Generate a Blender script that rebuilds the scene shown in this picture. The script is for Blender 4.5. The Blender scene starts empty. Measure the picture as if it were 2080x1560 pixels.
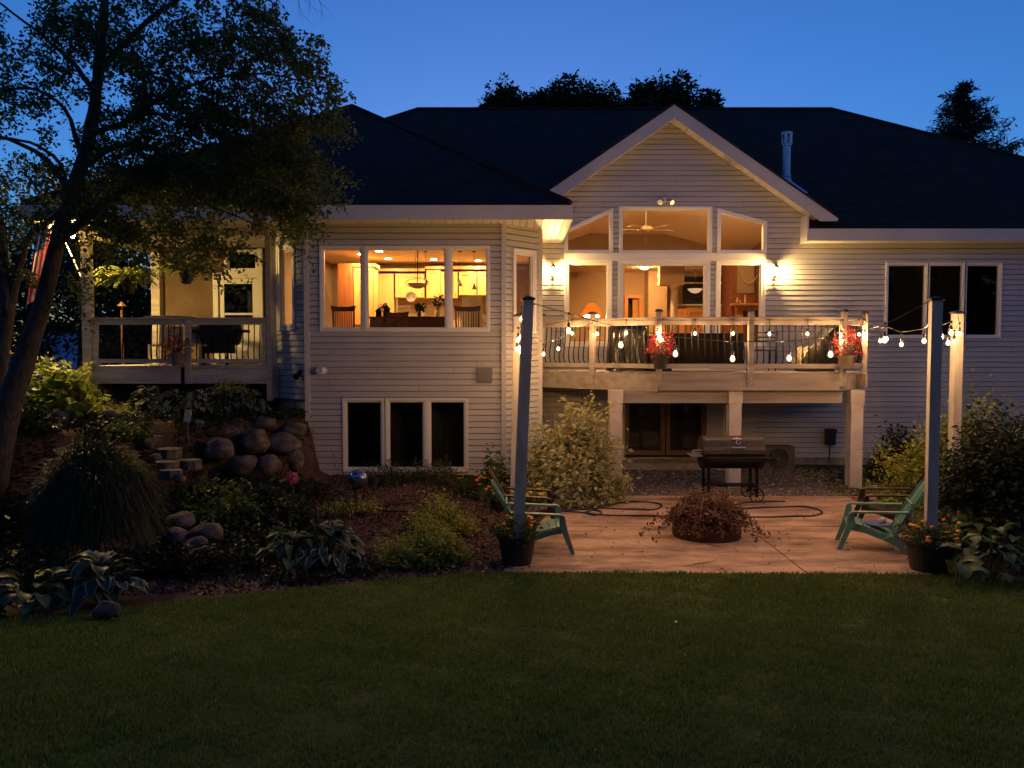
import bpy, math, random
import numpy as np
from mathutils import Vector, Matrix, noise as MN
random.seed(11); RNG = np.random.default_rng(5)
S = bpy.context.scene
COL = S.collection
R = math.radians
FPX = 1560.0; CAMZ = 2.75; TH = math.atan(66/1560)

def P(px, py, D):
    """world point seen at photo pixel (px,py) when it stands D metres in front of the camera"""
    dx = (px-1040)/FPX; dz = (780-py)/FPX
    y = math.cos(TH)+dz*math.sin(TH); z = -math.sin(TH)+dz*math.cos(TH)
    s = D/y
    return Vector((dx*s, D, CAMZ+z*s))

def sst(t):
    t = max(0.0, min(1.0, t)); return t*t*(3-2*t)
def lerp(a, b, t): return a+(b-a)*t
def pwl(x, pts):
    if x <= pts[0][0]: return pts[0][1]
    for (a, b), (c, d) in zip(pts, pts[1:]):
        if x <= c: return lerp(b, d, (x-a)/(c-a))
    return pts[-1][1]
HE = [(-14, 5.5), (-10, 8.6), (-8, 11.2), (-6, 13.5), (-4.6, 14.3), (-3.8, 14.5)]
HW = [(-14, 4.0), (-8, 3.2), (-6, 1.5), (-4.6, .5)]
def G(x, y):
    z = 0.0
    if y < 9.2: z = 1.15*((9.2-y)/9.2)**1.25 if y > 0 else 1.15+.02*(-y)
    z = min(z, 1.6)
    if x < -.2 and y > 9: z += .32*sst((y-10)/4.5)*sst((-.2-x)/1.5)
    if x < -3.7:
        w = pwl(x, HW); h = sst((y-pwl(x, HE)+w)/w)*sst((-3.7-x)/.35)
        z = lerp(z, 1.5+.35*sst((-6-x)/3)*sst((y-12)/3), h)
    if y > 14.5 and x > 0: z += .12*sst((y-14.5)/1.5)
    return z

# ---------------------------------------------------------------- mesh builder
class MB:
    def __init__(s): s.v = []; s.f = []; s.uv = None
    def quad(s, a, b, c, d):
        n = len(s.v); s.v += [tuple(a), tuple(b), tuple(c), tuple(d)]; s.f.append((n, n+1, n+2, n+3)); return s
    def poly(s, pts):
        n = len(s.v); s.v += [tuple(p) for p in pts]; s.f.append(tuple(range(n, n+len(pts)))); return s
    def box(s, x0, x1, y0, y1, z0, z1, M=None):
        p = [Vector((x, y, z)) for z in (z0, z1) for y in (y0, y1) for x in (x0, x1)]
        if M is not None: p = [M @ q for q in p]
        n = len(s.v); s.v += [tuple(q) for q in p]
        s.f += [(n+a, n+b, n+c, n+d) for a, b, c, d in ((0,2,3,1),(4,5,7,6),(0,1,5,4),(2,6,7,3),(0,4,6,2),(1,3,7,5))]; return s
    def beam(s, a, b, w, h, up=Vector((0, 0, 1))):
        a = Vector(a); b = Vector(b); d = b-a; L = d.length; x = d.normalized()
        y = up.cross(x)
        if y.length < 1e-4: y = Vector((0, 1, 0))
        y.normalize(); z = x.cross(y)
        M = Matrix((x, y, z)).transposed().to_4x4(); M.translation = a
        return s.box(0, L, -w/2, w/2, -h/2, h/2, M)
    def tube(s, pts, rad, n=6, caps=True, flat=1.0):
        pts = [Vector(p) for p in pts]
        if not hasattr(rad, '__len__'): rad = [rad]*len(pts)
        base = len(s.v); t = None
        prev = None
        for i, p in enumerate(pts):
            d = (pts[min(i+1, len(pts)-1)]-pts[max(i-1, 0)])
            if d.length < 1e-7: d = Vector((0, 0, 1))
            d.normalize()
            if prev is None:
                a = d.orthogonal().normalized()
            else:
                a = (prev-d*prev.dot(d))
                a = a.normalized() if a.length > 1e-5 else d.orthogonal().normalized()
            prev = a; b = d.cross(a)
            for k in range(n):
                th = 2*math.pi*k/n
                s.v.append(tuple(p+(a*math.cos(th)+b*math.sin(th)*flat)*rad[i]))
        for i in range(len(pts)-1):
            for k in range(n):
                q = base+i*n
                s.f.append((q+k, q+(k+1) % n, q+n+(k+1) % n, q+n+k))
        if caps:
            s.f.append(tuple(base+k for k in range(n))[::-1])
            q = base+(len(pts)-1)*n; s.f.append(tuple(q+k for k in range(n)))
        return s
    def lathe(s, prof, c=(0, 0, 0), n=20, axis='z', caps=True):
        base = len(s.v); c = Vector(c)
        for r, h in prof:
            for k in range(n):
                th = 2*math.pi*k/n; u, w = r*math.cos(th), r*math.sin(th)
                q = (u, w, h) if axis == 'z' else ((h, u, w) if axis == 'x' else (u, h, w))
                s.v.append(tuple(c+Vector(q)))
        for i in range(len(prof)-1):
            for k in range(n):
                q = base+i*n; s.f.append((q+k, q+(k+1) % n, q+n+(k+1) % n, q+n+k))
        if caps:
            if prof[0][0] > 1e-4: s.f.append(tuple(base+k for k in range(n))[::-1])
            if prof[-1][0] > 1e-4:
                q = base+(len(prof)-1)*n; s.f.append(tuple(q+k for k in range(n)))
        return s
    def prism(s, poly, ext):
        """poly: list of 3D points, ext: vector"""
        n = len(s.v); m = len(poly); ext = Vector(ext)
        s.v += [tuple(p) for p in poly]+[tuple(Vector(p)+ext) for p in poly]
        s.f.append(tuple(range(n, n+m))); s.f.append(tuple(range(n+2*m-1, n+m-1, -1)))
        for k in range(m):
            j = (k+1) % m; s.f.append((n+k, n+m+k, n+m+j, n+j))
        return s
    def blob(s, c, r, seed=0, rough=.18, n=10, m=7):
        """an irregular stone"""
        rr = random.Random(seed); c = Vector(c); base = len(s.v)
        ph = [rr.uniform(0, 6.28) for _ in range(8)]
        for i in range(m+1):
            a = math.pi*i/m
            for k in range(n):
                b = 2*math.pi*k/n
                d = Vector((math.sin(a)*math.cos(b), math.sin(a)*math.sin(b), math.cos(a)))
                e_ = Vector((ph[0]*3, ph[1]*3, ph[2]*3))
                q = 1+rough*(2.0*MN.noise(d*.9+e_)+1.1*MN.noise(d*2.1+e_)+.35*MN.noise(d*5.5+e_)-.5*abs(MN.noise(d*1.6-e_))) if n > 8 else 1+rough*math.sin(3*d.x+ph[0])*math.sin(4*d.y+ph[1])
                s.v.append(tuple(c+Vector((d.x*r[0]*q, d.y*r[1]*q, d.z*r[2]*q))))
        for i in range(m):
            for k in range(n):
                q = base+i*n; s.f.append((q+k, q+n+k, q+n+(k+1) % n, q+(k+1) % n))
        return s

ORG = {}
def mesh_obj(name, v, f, mat, smooth=False, uv=None):
    me = bpy.data.meshes.new(name)
    me.from_pydata(v, [], f)
    if mat is not None: me.materials.append(mat)
    if uv is not None:
        l = me.uv_layers.new(name='UVMap')
        idx = np.empty(len(me.loops), dtype=np.int32); me.loops.foreach_get('vertex_index', idx)
        l.data.foreach_set('uv', np.asarray(uv, dtype=np.float32)[idx].ravel())
    if smooth: me.polygons.foreach_set('use_smooth', [True]*len(me.polygons))
    me.update()
    o = bpy.data.objects.new(name, me); COL.objects.link(o); return o
def tag(o, label=None, cat=None, group=None, kind=None):
    if label: o['label'] = label
    if cat: o['category'] = cat
    if group: o['group'] = group
    if kind: o['kind'] = kind
    return o
def T(name, label, cat, loc=(0, 0, 0), group=None):
    o = bpy.data.objects.new(name, None); COL.objects.link(o); o.location = loc; o.empty_display_size = .2
    ORG[o.name] = Vector(loc); return tag(o, label, cat, group)
def part(mb, name, mat, parent, smooth=False, label=None, kind=None):
    g = ORG.get(parent.name, Vector((0, 0, 0)))
    v = [(p[0]-g.x, p[1]-g.y, p[2]-g.z) for p in mb.v]
    o = mesh_obj(name, v, mb.f, mat, smooth, mb.uv); o.parent = parent
    ORG[o.name] = g
    if label: o['label'] = label
    if kind: o['kind'] = kind
    return o
def solo(mb, name, mat, label=None, cat=None, group=None, kind=None, smooth=False):
    a = np.array(mb.v); c = Vector(((a[:, 0].min()+a[:, 0].max())/2, (a[:, 1].min()+a[:, 1].max())/2, a[:, 2].min()))
    if kind == 'structure': c = Vector((0, 0, 0))
    o = mesh_obj(name, (a-np.array(c)).tolist(), mb.f, mat, smooth, mb.uv); o.location = c
    return tag(o, label, cat, group, kind)
def copy_tree(o, parent=None):
    c = o.copy(); COL.objects.link(c)
    if parent is not None: c.parent = parent
    for ch in list(o.children): copy_tree(ch, c)
    return c

# ---------------------------------------------------------------- materials
def newmat(name):
    m = bpy.data.materials.new(name); m.use_nodes = True
    nt = m.node_tree; nt.nodes.clear()
    out = nt.nodes.new('ShaderNodeOutputMaterial')
    return m, nt, out
def N(nt, t, **kw):
    n = nt.nodes.new(t)
    for k, v in kw.items():
        if k.startswith('_'): setattr(n, k[1:], v)
        else: n.inputs[k].default_value = v
    return n
def mat(name, col, rough=.6, col2=None, scale=6, bump=0, bscale=40, metal=0, spec=.5, detail=4, stretch=None, col3=None, s3=1.2):
    m, nt, out = newmat(name); L = nt.links.new
    b = N(nt, 'ShaderNodeBsdfPrincipled', Roughness=rough, Metallic=metal)
    b.inputs['Specular IOR Level'].default_value = spec
    b.inputs['Base Color'].default_value = (*col, 1)
    L(b.outputs[0], out.inputs[0])
    tc = N(nt, 'ShaderNodeNewGeometry'); vec = tc.outputs['Position']
    if stretch:
        mp = N(nt, 'ShaderNodeMapping'); mp.inputs['Scale'].default_value = stretch; L(vec, mp.inputs[0]); vec = mp.outputs[0]
    if col2:
        no = N(nt, 'ShaderNodeTexNoise', Scale=scale, Detail=detail, Roughness=.6); L(vec, no.inputs['Vector'])
        rp = N(nt, 'ShaderNodeValToRGB'); rp.color_ramp.elements[0].position = .35; rp.color_ramp.elements[1].position = .65
        rp.color_ramp.elements[0].color = (*col, 1); rp.color_ramp.elements[1].color = (*col2, 1)
        L(no.outputs['Fac'], rp.inputs[0]); c = rp.outputs[0]
        if col3:
            n2 = N(nt, 'ShaderNodeTexNoise', Scale=s3, Detail=6, Roughness=.65); L(vec, n2.inputs['Vector'])
            r2 = N(nt, 'ShaderNodeValToRGB'); r2.color_ramp.elements[0].position = .42; r2.color_ramp.elements[1].position = .66
            L(n2.outputs['Fac'], r2.inputs[0])
            mx = N(nt, 'ShaderNodeMix', _data_type='RGBA'); L(r2.outputs[0], mx.inputs[0]); L(c, mx.inputs[6]); mx.inputs[7].default_value = (*col3, 1); c = mx.outputs[2]
        L(c, b.inputs['Base Color'])
    if bump:
        nb = N(nt, 'ShaderNodeTexNoise', Scale=bscale, Detail=6); L(vec, nb.inputs['Vector'])
        bp = N(nt, 'ShaderNodeBump', Strength=bump, Distance=.02); L(nb.outputs['Fac'], bp.inputs['Height']); L(bp.outputs[0], b.inputs['Normal'])
    return m
def emis(name, col, s):
    m, nt, out = newmat(name); e = N(nt, 'ShaderNodeEmission', Strength=s); e.inputs[0].default_value = (*col, 1)
    nt.links.new(e.outputs[0], out.inputs[0]); return m
def leafmat(name, c1, c2, trans=.35, edge=None, rough=.5, c3=None, ew=.33):
    m, nt, out = newmat(name); L = nt.links.new
    g = N(nt, 'ShaderNodeNewGeometry')
    rp = N(nt, 'ShaderNodeValToRGB'); rp.color_ramp.elements[0].color = (*c1, 1); rp.color_ramp.elements[1].color = (*c2, 1)
    if c3:
        e = rp.color_ramp.elements.new(.9); e.color = (*c2, 1); rp.color_ramp.elements[-1].color = (*c3, 1)
    L(g.outputs['Random Per Island'], rp.inputs[0]); c = rp.outputs[0]
    if edge:
        uv = N(nt, 'ShaderNodeUVMap'); sp = N(nt, 'ShaderNodeSeparateXYZ'); L(uv.outputs[0], sp.inputs[0])
        a = N(nt, 'ShaderNodeMath', _operation='SUBTRACT'); L(sp.outputs[0], a.inputs[0]); a.inputs[1].default_value = .5
        ab = N(nt, 'ShaderNodeMath', _operation='ABSOLUTE'); L(a.outputs[0], ab.inputs[0])
        no = N(nt, 'ShaderNodeTexNoise', Scale=30); L(g.outputs['Position'], no.inputs['Vector'])
        ad = N(nt, 'ShaderNodeMath', _operation='MULTIPLY_ADD'); L(no.outputs['Fac'], ad.inputs[0]); ad.inputs[1].default_value = .14; L(ab.outputs[0], ad.inputs[2])
        gt = N(nt, 'ShaderNodeMapRange'); L(ad.outputs[0], gt.inputs[0]); gt.inputs[1].default_value = ew; gt.inputs[2].default_value = ew+.1
        mx = N(nt, 'ShaderNodeMix', _data_type='RGBA'); L(gt.outputs[0], mx.inputs[0]); L(c, mx.inputs[6]); mx.inputs[7].default_value = (*edge, 1); c = mx.outputs[2]
    d = N(nt, 'ShaderNodeBsdfPrincipled', Roughness=rough); L(c, d.inputs['Base Color']); d.inputs['Specular IOR Level'].default_value = .2
    t = N(nt, 'ShaderNodeBsdfTranslucent'); L(c, t.inputs[0])
    ms = N(nt, 'ShaderNodeMixShader'); ms.inputs[0].default_value = trans
    L(d.outputs[0], ms.inputs[1]); L(t.outputs[0], ms.inputs[2]); L(ms.outputs[0], out.inputs[0])
    return m
def glassmat(name, refl=.9, tint=(1, 1, 1), rough=0.0):
    m, nt, out = newmat(name); L = nt.links.new
    tr = N(nt, 'ShaderNodeBsdfTransparent'); tr.inputs[0].default_value = (*tint, 1)
    gl = N(nt, 'ShaderNodeBsdfGlossy', Roughness=rough); gl.inputs[0].default_value = (refl, refl, refl, 1)
    fr = N(nt, 'ShaderNodeFresnel', IOR=1.5)
    ms = N(nt, 'ShaderNodeMixShader'); L(fr.outputs[0], ms.inputs[0]); L(tr.outputs[0], ms.inputs[1]); L(gl.outputs[0], ms.inputs[2])
    L(ms.outputs[0], out.inputs[0]); return m

M = {}
M['siding'] = mat('vinyl_siding', (.45, .445, .43), .55, (.50, .49, .47), 2.2, .15, 90, spec=.3, stretch=(.35, 1, 6), col3=(.41, .395, .37), s3=.9)
M['trim'] = mat('painted_trim', (.56, .535, .49), .5, (.60, .57, .53), 3, .08, 60, spec=.3)
M['fascia'] = mat('fascia_metal', (.46, .455, .45), .45, (.50, .49, .485), 2, .05, 40, spec=.3)
M['white'] = mat('white_vinyl', (.74, .72, .68), .4, spec=.35)
M['paint_wood'] = mat('painted_deck_wood', (.38, .335, .30), .65, (.47, .42, .37), 5, .3, 50, stretch=(.4, 3, 3), spec=.25, col3=(.27, .22, .18), s3=2.5)  # base colour darkened, standing in for weaker light on rim and rails
M['lit_post'] = mat('deck_post_lit_tone', (.70, .64, .56), .5, (.76, .70, .62), 4, .15, 40, spec=.3, col3=(.55, .46, .38), s3=2)  # deck posts kept paler than the deck wood, imitating warm light on them
M['porch_wood'] = mat('weathered_porch_paint', (.50, .46, .38), .65, (.60, .56, .46), 4, .25, 40, spec=.25, stretch=(.4, 3, 3), col3=(.36, .32, .25), s3=3)
M['string_post'] = mat('string_post_vinyl', (.52, .48, .43), .5, (.57, .53, .47), 3, .1, 30, spec=.25, stretch=(3, 3, .6), col3=(.40, .35, .30), s3=2)
M['cap'] = mat('black_cap_plastic', (.02, .02, .022), .4)
M['black_metal'] = mat('black_powder_coated_metal', (.006, .006, .007), .5, spec=.25)
M['grill_metal'] = mat('brown_black_grill_steel', (.05, .036, .026), .42, (.075, .052, .036), 20, .15, 120, metal=.35)
M['chrome'] = mat('polished_steel', (.6, .56, .5), .35, metal=.8)
M['galv'] = mat('galvanised_pipe', (.55, .57, .6), .38, (.45, .47, .5), 8, .05, 20, metal=.85)
M['patio'] = mat('patio_concrete', (.55, .355, .22), .85, (.66, .44, .275), 26, .45, 130, col3=(.20, .12, .075), s3=1.5, spec=.25, stretch=(.55, 1.5, 1), detail=8)
M['soil'] = mat('mulch_soil', (.085, .05, .033), .95, (.16, .095, .062), 22, .9, 60, spec=.1, detail=8, col3=(.045, .028, .02), s3=1.6)
M['lawn'] = mat('lawn_turf', (.07, .10, .02), .95, (.11, .14, .035), 9, .6, 90, spec=.1, col3=(.06, .07, .02), s3=.8)
M['gravel'] = mat('gravel_bed', (.11, .085, .07), .9, (.2, .16, .135), 30, .9, 50, spec=.15)
M['stone'] = mat('fieldstone', (.10, .082, .068), .9, (.23, .185, .15), 9, 1.0, 26, spec=.1, col3=(.06, .05, .042), s3=5)
M['foundation'] = mat('bare_concrete', (.34, .30, .24), .85, (.42, .37, .30), 5, .4, 30, spec=.2, col3=(.2, .17, .13), s3=3)
M['bark'] = mat('dark_bark', (.05, .042, .036), .85, (.12, .105, .09), 9, .8, 30, stretch=(3, 3, .7), spec=.15)
M['twig'] = mat('twig_bark', (.06, .05, .038), .8, (.1, .08, .06), 12, spec=.1)
M['glass'] = glassmat('window_glass')
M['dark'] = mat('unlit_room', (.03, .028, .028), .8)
M['hose'] = mat('black_rubber_hose', (.018, .014, .013), .45, bump=.1, bscale=200)
M['pot'] = mat('black_plastic_pot', (.018, .016, .016), .55, (.028, .024, .022), 8)
M['pot_taupe'] = mat('taupe_plastic_pot', (.16, .125, .1), .6)
M['green_plastic'] = mat('green_chair_resin', (.10, .235, .18), .45, (.12, .27, .21), 6, .05, 90, spec=.35)
M['brown_plastic'] = mat('brown_chair_resin', (.032, .019, .015), .45, (.042, .025, .02), 6, .05, 90, spec=.35)
M['wood_floor'] = mat('oak_floor', (.30, .17, .08), .35, (.38, .22, .11), 4, stretch=(1, 8, 1))
M['maple'] = mat('maple_cabinet', (.62, .38, .13), .4, (.70, .44, .17), 3, stretch=(4, 4, .6))
M['cherry'] = mat('cherry_wood', (.28, .10, .035), .4, (.36, .14, .05), 4, stretch=(4, 4, .6))
M['oak'] = mat('oak_trim', (.55, .27, .09), .4, (.62, .32, .12), 4, stretch=(3, 3, .5))
M['dark_wood'] = mat('dark_dining_wood', (.06, .025, .014), .35, (.085, .035, .02), 5)
M['room_ceiling'] = mat('room_ceiling_paint', (.78, .68, .54), .9, (.74, .64, .5), 40, .3, 140)
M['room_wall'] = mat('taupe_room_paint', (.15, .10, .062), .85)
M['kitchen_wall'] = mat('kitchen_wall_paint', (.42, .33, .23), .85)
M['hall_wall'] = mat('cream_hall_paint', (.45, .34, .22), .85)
M['tile'] = mat('backsplash_tile', (.55, .48, .4), .3, (.4, .34, .28), 20)
M['steel'] = mat('appliance_steel', (.55, .52, .48), .3, metal=.7)
M['plate'] = mat('grey_ceramic', (.10, .09, .08), .4, (.2, .18, .16), 14)
M['brick'] = mat('fireplace_brick', (.25, .09, .05), .8, (.32, .13, .07), 12, .4, 40)
M['curtain'] = mat('cream_ceramic', (.6, .52, .42), .4)
M['tarp'] = mat('black_vinyl_cover', (.012, .012, .013), .22, bump=.4, bscale=9, spec=.6)
M['wicker'] = mat('dark_wicker', (.005, .004, .0035), .9, (.009, .007, .006), 60, .6, 90, spec=.08)
M['canvas'] = mat('tan_canvas', (.42, .34, .24), .8)
M['fabric_black'] = mat('black_fabric', (.012, .011, .011), .85)
M['blue_plastic'] = mat('blue_plastic', (.03, .08, .3), .4)
M['cream'] = mat('cream_plastic', (.6, .55, .4), .5)
M['rust'] = mat('rusty_steel', (.06, .03, .02), .75, (.1, .045, .028), 9, .4, 40, spec=.25)
M['ash'] = mat('grey_ash', (.08, .07, .065), .95)
M['deadleaf'] = leafmat('withered_leaf', (.10, .045, .025), (.24, .12, .065), .15, c3=(.34, .19, .10))
M['deadtwig'] = mat('dry_twig', (.20, .12, .075), .8, (.34, .22, .14), 14)
M['mirror_ball'] = mat('gazing_ball_glass', (.28, .30, .36), .12, (.2, .2, .26), 16, metal=.9)
M['stem'] = mat('plant_stem', (.09, .11, .04), .7)
M['paper'] = mat('pale_slate', (.45, .45, .5), .7)
M['copper'] = mat('aged_copper', (.16, .085, .05), .5, metal=.4)
M['bronze'] = mat('bronze_fixture', (.05, .035, .022), .4, metal=.6)
M['neighbour'] = mat('pale_blue_siding', (.30, .42, .62), .7)
M['ac'] = mat('beige_unit_metal', (.10, .09, .078), .6)
M['porch_wall'] = mat('brown_porch_wall', (.13, .088, .05), .85, (.19, .13, .072), 4, .4, 30, col3=(.085, .055, .03), s3=2)
LF = {}
LF['tree'] = leafmat('birch_leaf', (.055, .085, .022), (.13, .16, .045), .4)
LF['far'] = leafmat('far_tree_leaf', (.02, .03, .012), (.045, .06, .022), .25)
LF['conifer'] = leafmat('spruce_needle', (.012, .022, .014), (.03, .042, .022), .1)
LF['dogwood'] = leafmat('variegated_leaf', (.24, .24, .07), (.42, .40, .15), .28, edge=(.76, .70, .42), ew=.24)
LF['green'] = leafmat('green_leaf', (.045, .085, .02), (.11, .16, .04), .3)
LF['lime'] = leafmat('lime_leaf', (.20, .26, .03), (.34, .38, .05), .35)
LF['gold'] = leafmat('gold_spirea_leaf', (.22, .26, .045), (.44, .44, .09), .3)
LF['hosta'] = leafmat('hosta_leaf', (.035, .07, .03), (.06, .10, .045), .2, edge=(.28, .30, .23), ew=.40)
LF['hosta_plain'] = leafmat('hosta_plain_leaf', (.07, .12, .045), (.13, .18, .07), .2)
LF['hosta_light'] = leafmat('hosta_light_leaf', (.16, .18, .06), (.27, .27, .11), .2, edge=(.5, .48, .3), ew=.4)
LF['juniper'] = leafmat('juniper_needle', (.04, .06, .02), (.09, .10, .032), .1)
LF['fern'] = leafmat('fern_frond', (.12, .16, .03), (.26, .28, .06), .3)
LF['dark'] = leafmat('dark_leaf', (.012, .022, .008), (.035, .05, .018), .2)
LF['weep'] = leafmat('weeping_frond', (.02, .03, .012), (.055, .07, .025), .2)
LF['grass'] = leafmat('grass_blade', (.09, .155, .025), (.19, .27, .055), .3, c3=(.32, .31, .11))
LF['red'] = leafmat('red_petal', (.42, .015, .03), (.62, .05, .07), .2)
LF['burgundy'] = leafmat('burgundy_leaf', (.08, .02, .025), (.2, .05, .05), .2)
LF['orange'] = leafmat('marigold_petal', (.75, .26, .03), (.85, .45, .06), .15, c3=(.7, .12, .04))
LF['pink'] = leafmat('pink_petal', (.62, .12, .22), (.75, .25, .35), .2)
LF['yellow'] = leafmat('yellow_petal', (.75, .55, .08), (.85, .65, .15), .2)
LF['mulch'] = leafmat('bark_chip', (.055, .03, .02), (.17, .10, .065), 0, c3=(.3, .2, .14))
LF['pebble'] = leafmat('river_pebble', (.10, .08, .065), (.26, .22, .19), 0, c3=(.42, .37, .33))
E = {}
WARM = (1.0, .60, .26)
E['bulb'] = emis('string_bulb_glow', (1.0, .53, .20), 1950)
def glowglass(name, col, k, mixf):
    m, nt, out = newmat(name); L = nt.links.new; e = N(nt, 'ShaderNodeEmission', Strength=k); e.inputs[0].default_value = (*col, 1)
    tr = N(nt, 'ShaderNodeBsdfTransparent'); ms = N(nt, 'ShaderNodeMixShader'); ms.inputs[0].default_value = mixf
    L(tr.outputs[0], ms.inputs[1]); L(e.outputs[0], ms.inputs[2]); L(ms.outputs[0], out.inputs[0])
    m.cycles.emission_sampling = 'NONE'; return m
E['envelope'] = glowglass('frosted_bulb_glass', (1.0, .86, .42), .75, .6)
E['sconce'] = emis('sconce_bulb_glow', (1.0, .60, .20), 1050)
E['porch'] = emis('porch_flood_glow', (1.0, .63, .20), 4400)
E['can'] = emis('recessed_light_glow', (1.0, .58, .22), 330)
E['hall'] = emis('hall_light_glow', (1.0, .48, .15), 165)
E['bowl'] = emis('dim_bowl_glass', (1.0, .6, .3), .2)
E['shade'] = emis('lit_lamp_shade', (1.0, .17, .012), .34)
E['lamp'] = emis('table_lamp_bulb', (1.0, .6, .25), 45)
SUNEL,SUNROT,AIR,DUST,OZ,SKYS,EXPO = 1.0, 0, 1.0, .25, 5.3, .15, 1.85
# ---------------------------------------------------------------- shingles
def shingle_mat():
    m, nt, out = newmat('asphalt_shingles'); L = nt.links.new
    b = N(nt, 'ShaderNodeBsdfPrincipled', Roughness=.95); b.inputs['Specular IOR Level'].default_value = .1; L(b.outputs[0], out.inputs[0])
    g = N(nt, 'ShaderNodeNewGeometry'); mp = N(nt, 'ShaderNodeMapping'); mp.inputs['Rotation'].default_value = (R(90), 0, 0)
    L(g.outputs['Position'], mp.inputs[0])
    br = N(nt, 'ShaderNodeTexBrick', Scale=1.0); br.inputs['Brick Width'].default_value = .3; br.inputs['Row Height'].default_value = .078
    br.inputs['Mortar Size'].default_value = .008; br.inputs['Bias'].default_value = 0
    br.inputs['Color1'].default_value = (.050, .036, .030, 1); br.inputs['Color2'].default_value = (.068, .050, .042, 1); br.inputs['Mortar'].default_value = (.02, .015, .013, 1)
    L(mp.outputs[0], br.inputs['Vector'])
    no = N(nt, 'ShaderNodeTexNoise', Scale=1.3, Detail=5); L(g.outputs['Position'], no.inputs['Vector'])
    mx = N(nt, 'ShaderNodeMix', _data_type='RGBA', _blend_type='MULTIPLY'); mx.inputs[0].default_value = .6
    L(br.outputs[0], mx.inputs[6]); L(no.outputs['Color'], mx.inputs[7]); L(mx.outputs[2], b.inputs['Base Color'])
    bp = N(nt, 'ShaderNodeBump', Strength=.6, Distance=.01); L(br.outputs['Fac'], bp.inputs['Height']); bp.invert = True
    L(bp.outputs[0], b.inputs['Normal']); return m
M['shingle'] = shingle_mat()
def soffit_mat():
    m, nt, out = newmat('grooved_soffit'); L = nt.links.new
    b = N(nt, 'ShaderNodeBsdfPrincipled', Roughness=.5); b.inputs['Base Color'].default_value = (.66, .62, .54, 1); L(b.outputs[0], out.inputs[0])
    g = N(nt, 'ShaderNodeNewGeometry'); sp = N(nt, 'ShaderNodeSeparateXYZ'); L(g.outputs['Position'], sp.inputs[0])
    fr = N(nt, 'ShaderNodeMath', _operation='WRAP'); L(sp.outputs[0], fr.inputs[0]); fr.inputs[1].default_value = 0; fr.inputs[2].default_value = .14
    mr = N(nt, 'ShaderNodeMapRange'); L(fr.outputs[0], mr.inputs[0]); mr.inputs[1].default_value = 0; mr.inputs[2].default_value = .018
    bp = N(nt, 'ShaderNodeBump', Strength=1, Distance=.02); L(mr.outputs[0], bp.inputs['Height']); L(bp.outputs[0], b.inputs['Normal']); return m
M['soffit'] = soffit_mat()

# ---------------------------------------------------------------- the house
house = T('house', 'cream sided house with dark hipped roof, lit windows and a central gable', 'house', (0, 17.7, 0))

LAP = .118
def siding(name, a, b, z0, z1, holes=(), clip=None, extra=(), label=None):
    """lapped boards from a to b (2-D), outward side on the right-hand of a->b; holes: (u0,u1,za,zb[,fn])"""
    a = Vector(a); b = Vector(b); d = b-a; L = d.length; u = d/L; nrm = Vector((u.y, -u.x))
    mb = MB(); zs = {round(z0, 4), round(z1, 4)}
    k = 0
    while z0+k*LAP < z1: zs.add(round(z0+k*LAP, 4)); zs.add(round(z0+(k+.86)*LAP, 4)); k += 1
    for h in holes: zs.add(round(h[2], 4)); zs.add(round(h[3], 4))
    for e in extra: zs.add(round(e, 4))
    zs = sorted(z for z in zs if z0-1e-6 <= z <= z1+1e-6)
    def oo(f_): return lerp(.03, .012, f_/.86) if f_ < .87 else -.022
    def pt(uu, z, o):
        q = a+u*uu+nrm*o; return (q.x, q.y, z)
    for za, zb in zip(zs, zs[1:]):
        if zb-za < 1e-4: continue
        c = math.floor((za-z0+1e-4)/LAP); fa = (za-z0)/LAP-c; fb = min(1.0, (zb-z0)/LAP-c)
        oa, ob = oo(fa), oo(fb); zm = (za+zb)/2
        iv = [(0, L)]
        if clip:
            lo, hi = clip(zm)
            iv = [(max(0, lo), min(L, hi))] if hi > lo else []
        for h in holes:
            if h[2]-1e-6 <= zm <= h[3]+1e-6:
                h0, h1 = (h[0], h[1]) if len(h) < 5 else h[4](zm)
                nv = []
                for s0, s1 in iv:
                    if h1 <= s0 or h0 >= s1: nv.append((s0, s1)); continue
                    if h0 > s0: nv.append((s0, h0))
                    if h1 < s1: nv.append((h1, s1))
                iv = nv
        for s0, s1 in iv:
            if s1-s0 < .003: continue
            mb.quad(pt(s0, za, oa), pt(s1, za, oa), pt(s1, zb, ob), pt(s0, zb, ob))
            if fa < .02: mb.quad(pt(s0, za, -.022), pt(s1, za, -.022), pt(s1, za, oa), pt(s0, za, oa))
    return part(mb, name, M['siding'], house, label=label)

class Wall:
    """local frame of a wall: u along it, o outward"""
    def __init__(s, a, b):
        s.a = Vector(a); d = Vector(b)-s.a; s.L = d.length; s.u = d/s.L; s.n = Vector((s.u.y, -s.u.x))
    def p(s, u, z, o=0):
        q = s.a+s.u*u+s.n*o; return Vector((q.x, q.y, z))
    def M(s):
        return Matrix(((s.u.x, s.n.x, 0, s.a.x), (s.u.y, s.n.y, 0, s.a.y), (0, 0, 1, 0), (0, 0, 0, 1)))
    def box(s, mb, u0, u1, o0, o1, z0, z1): mb.box(u0, u1, o0, o1, z0, z1, s.M())

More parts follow.
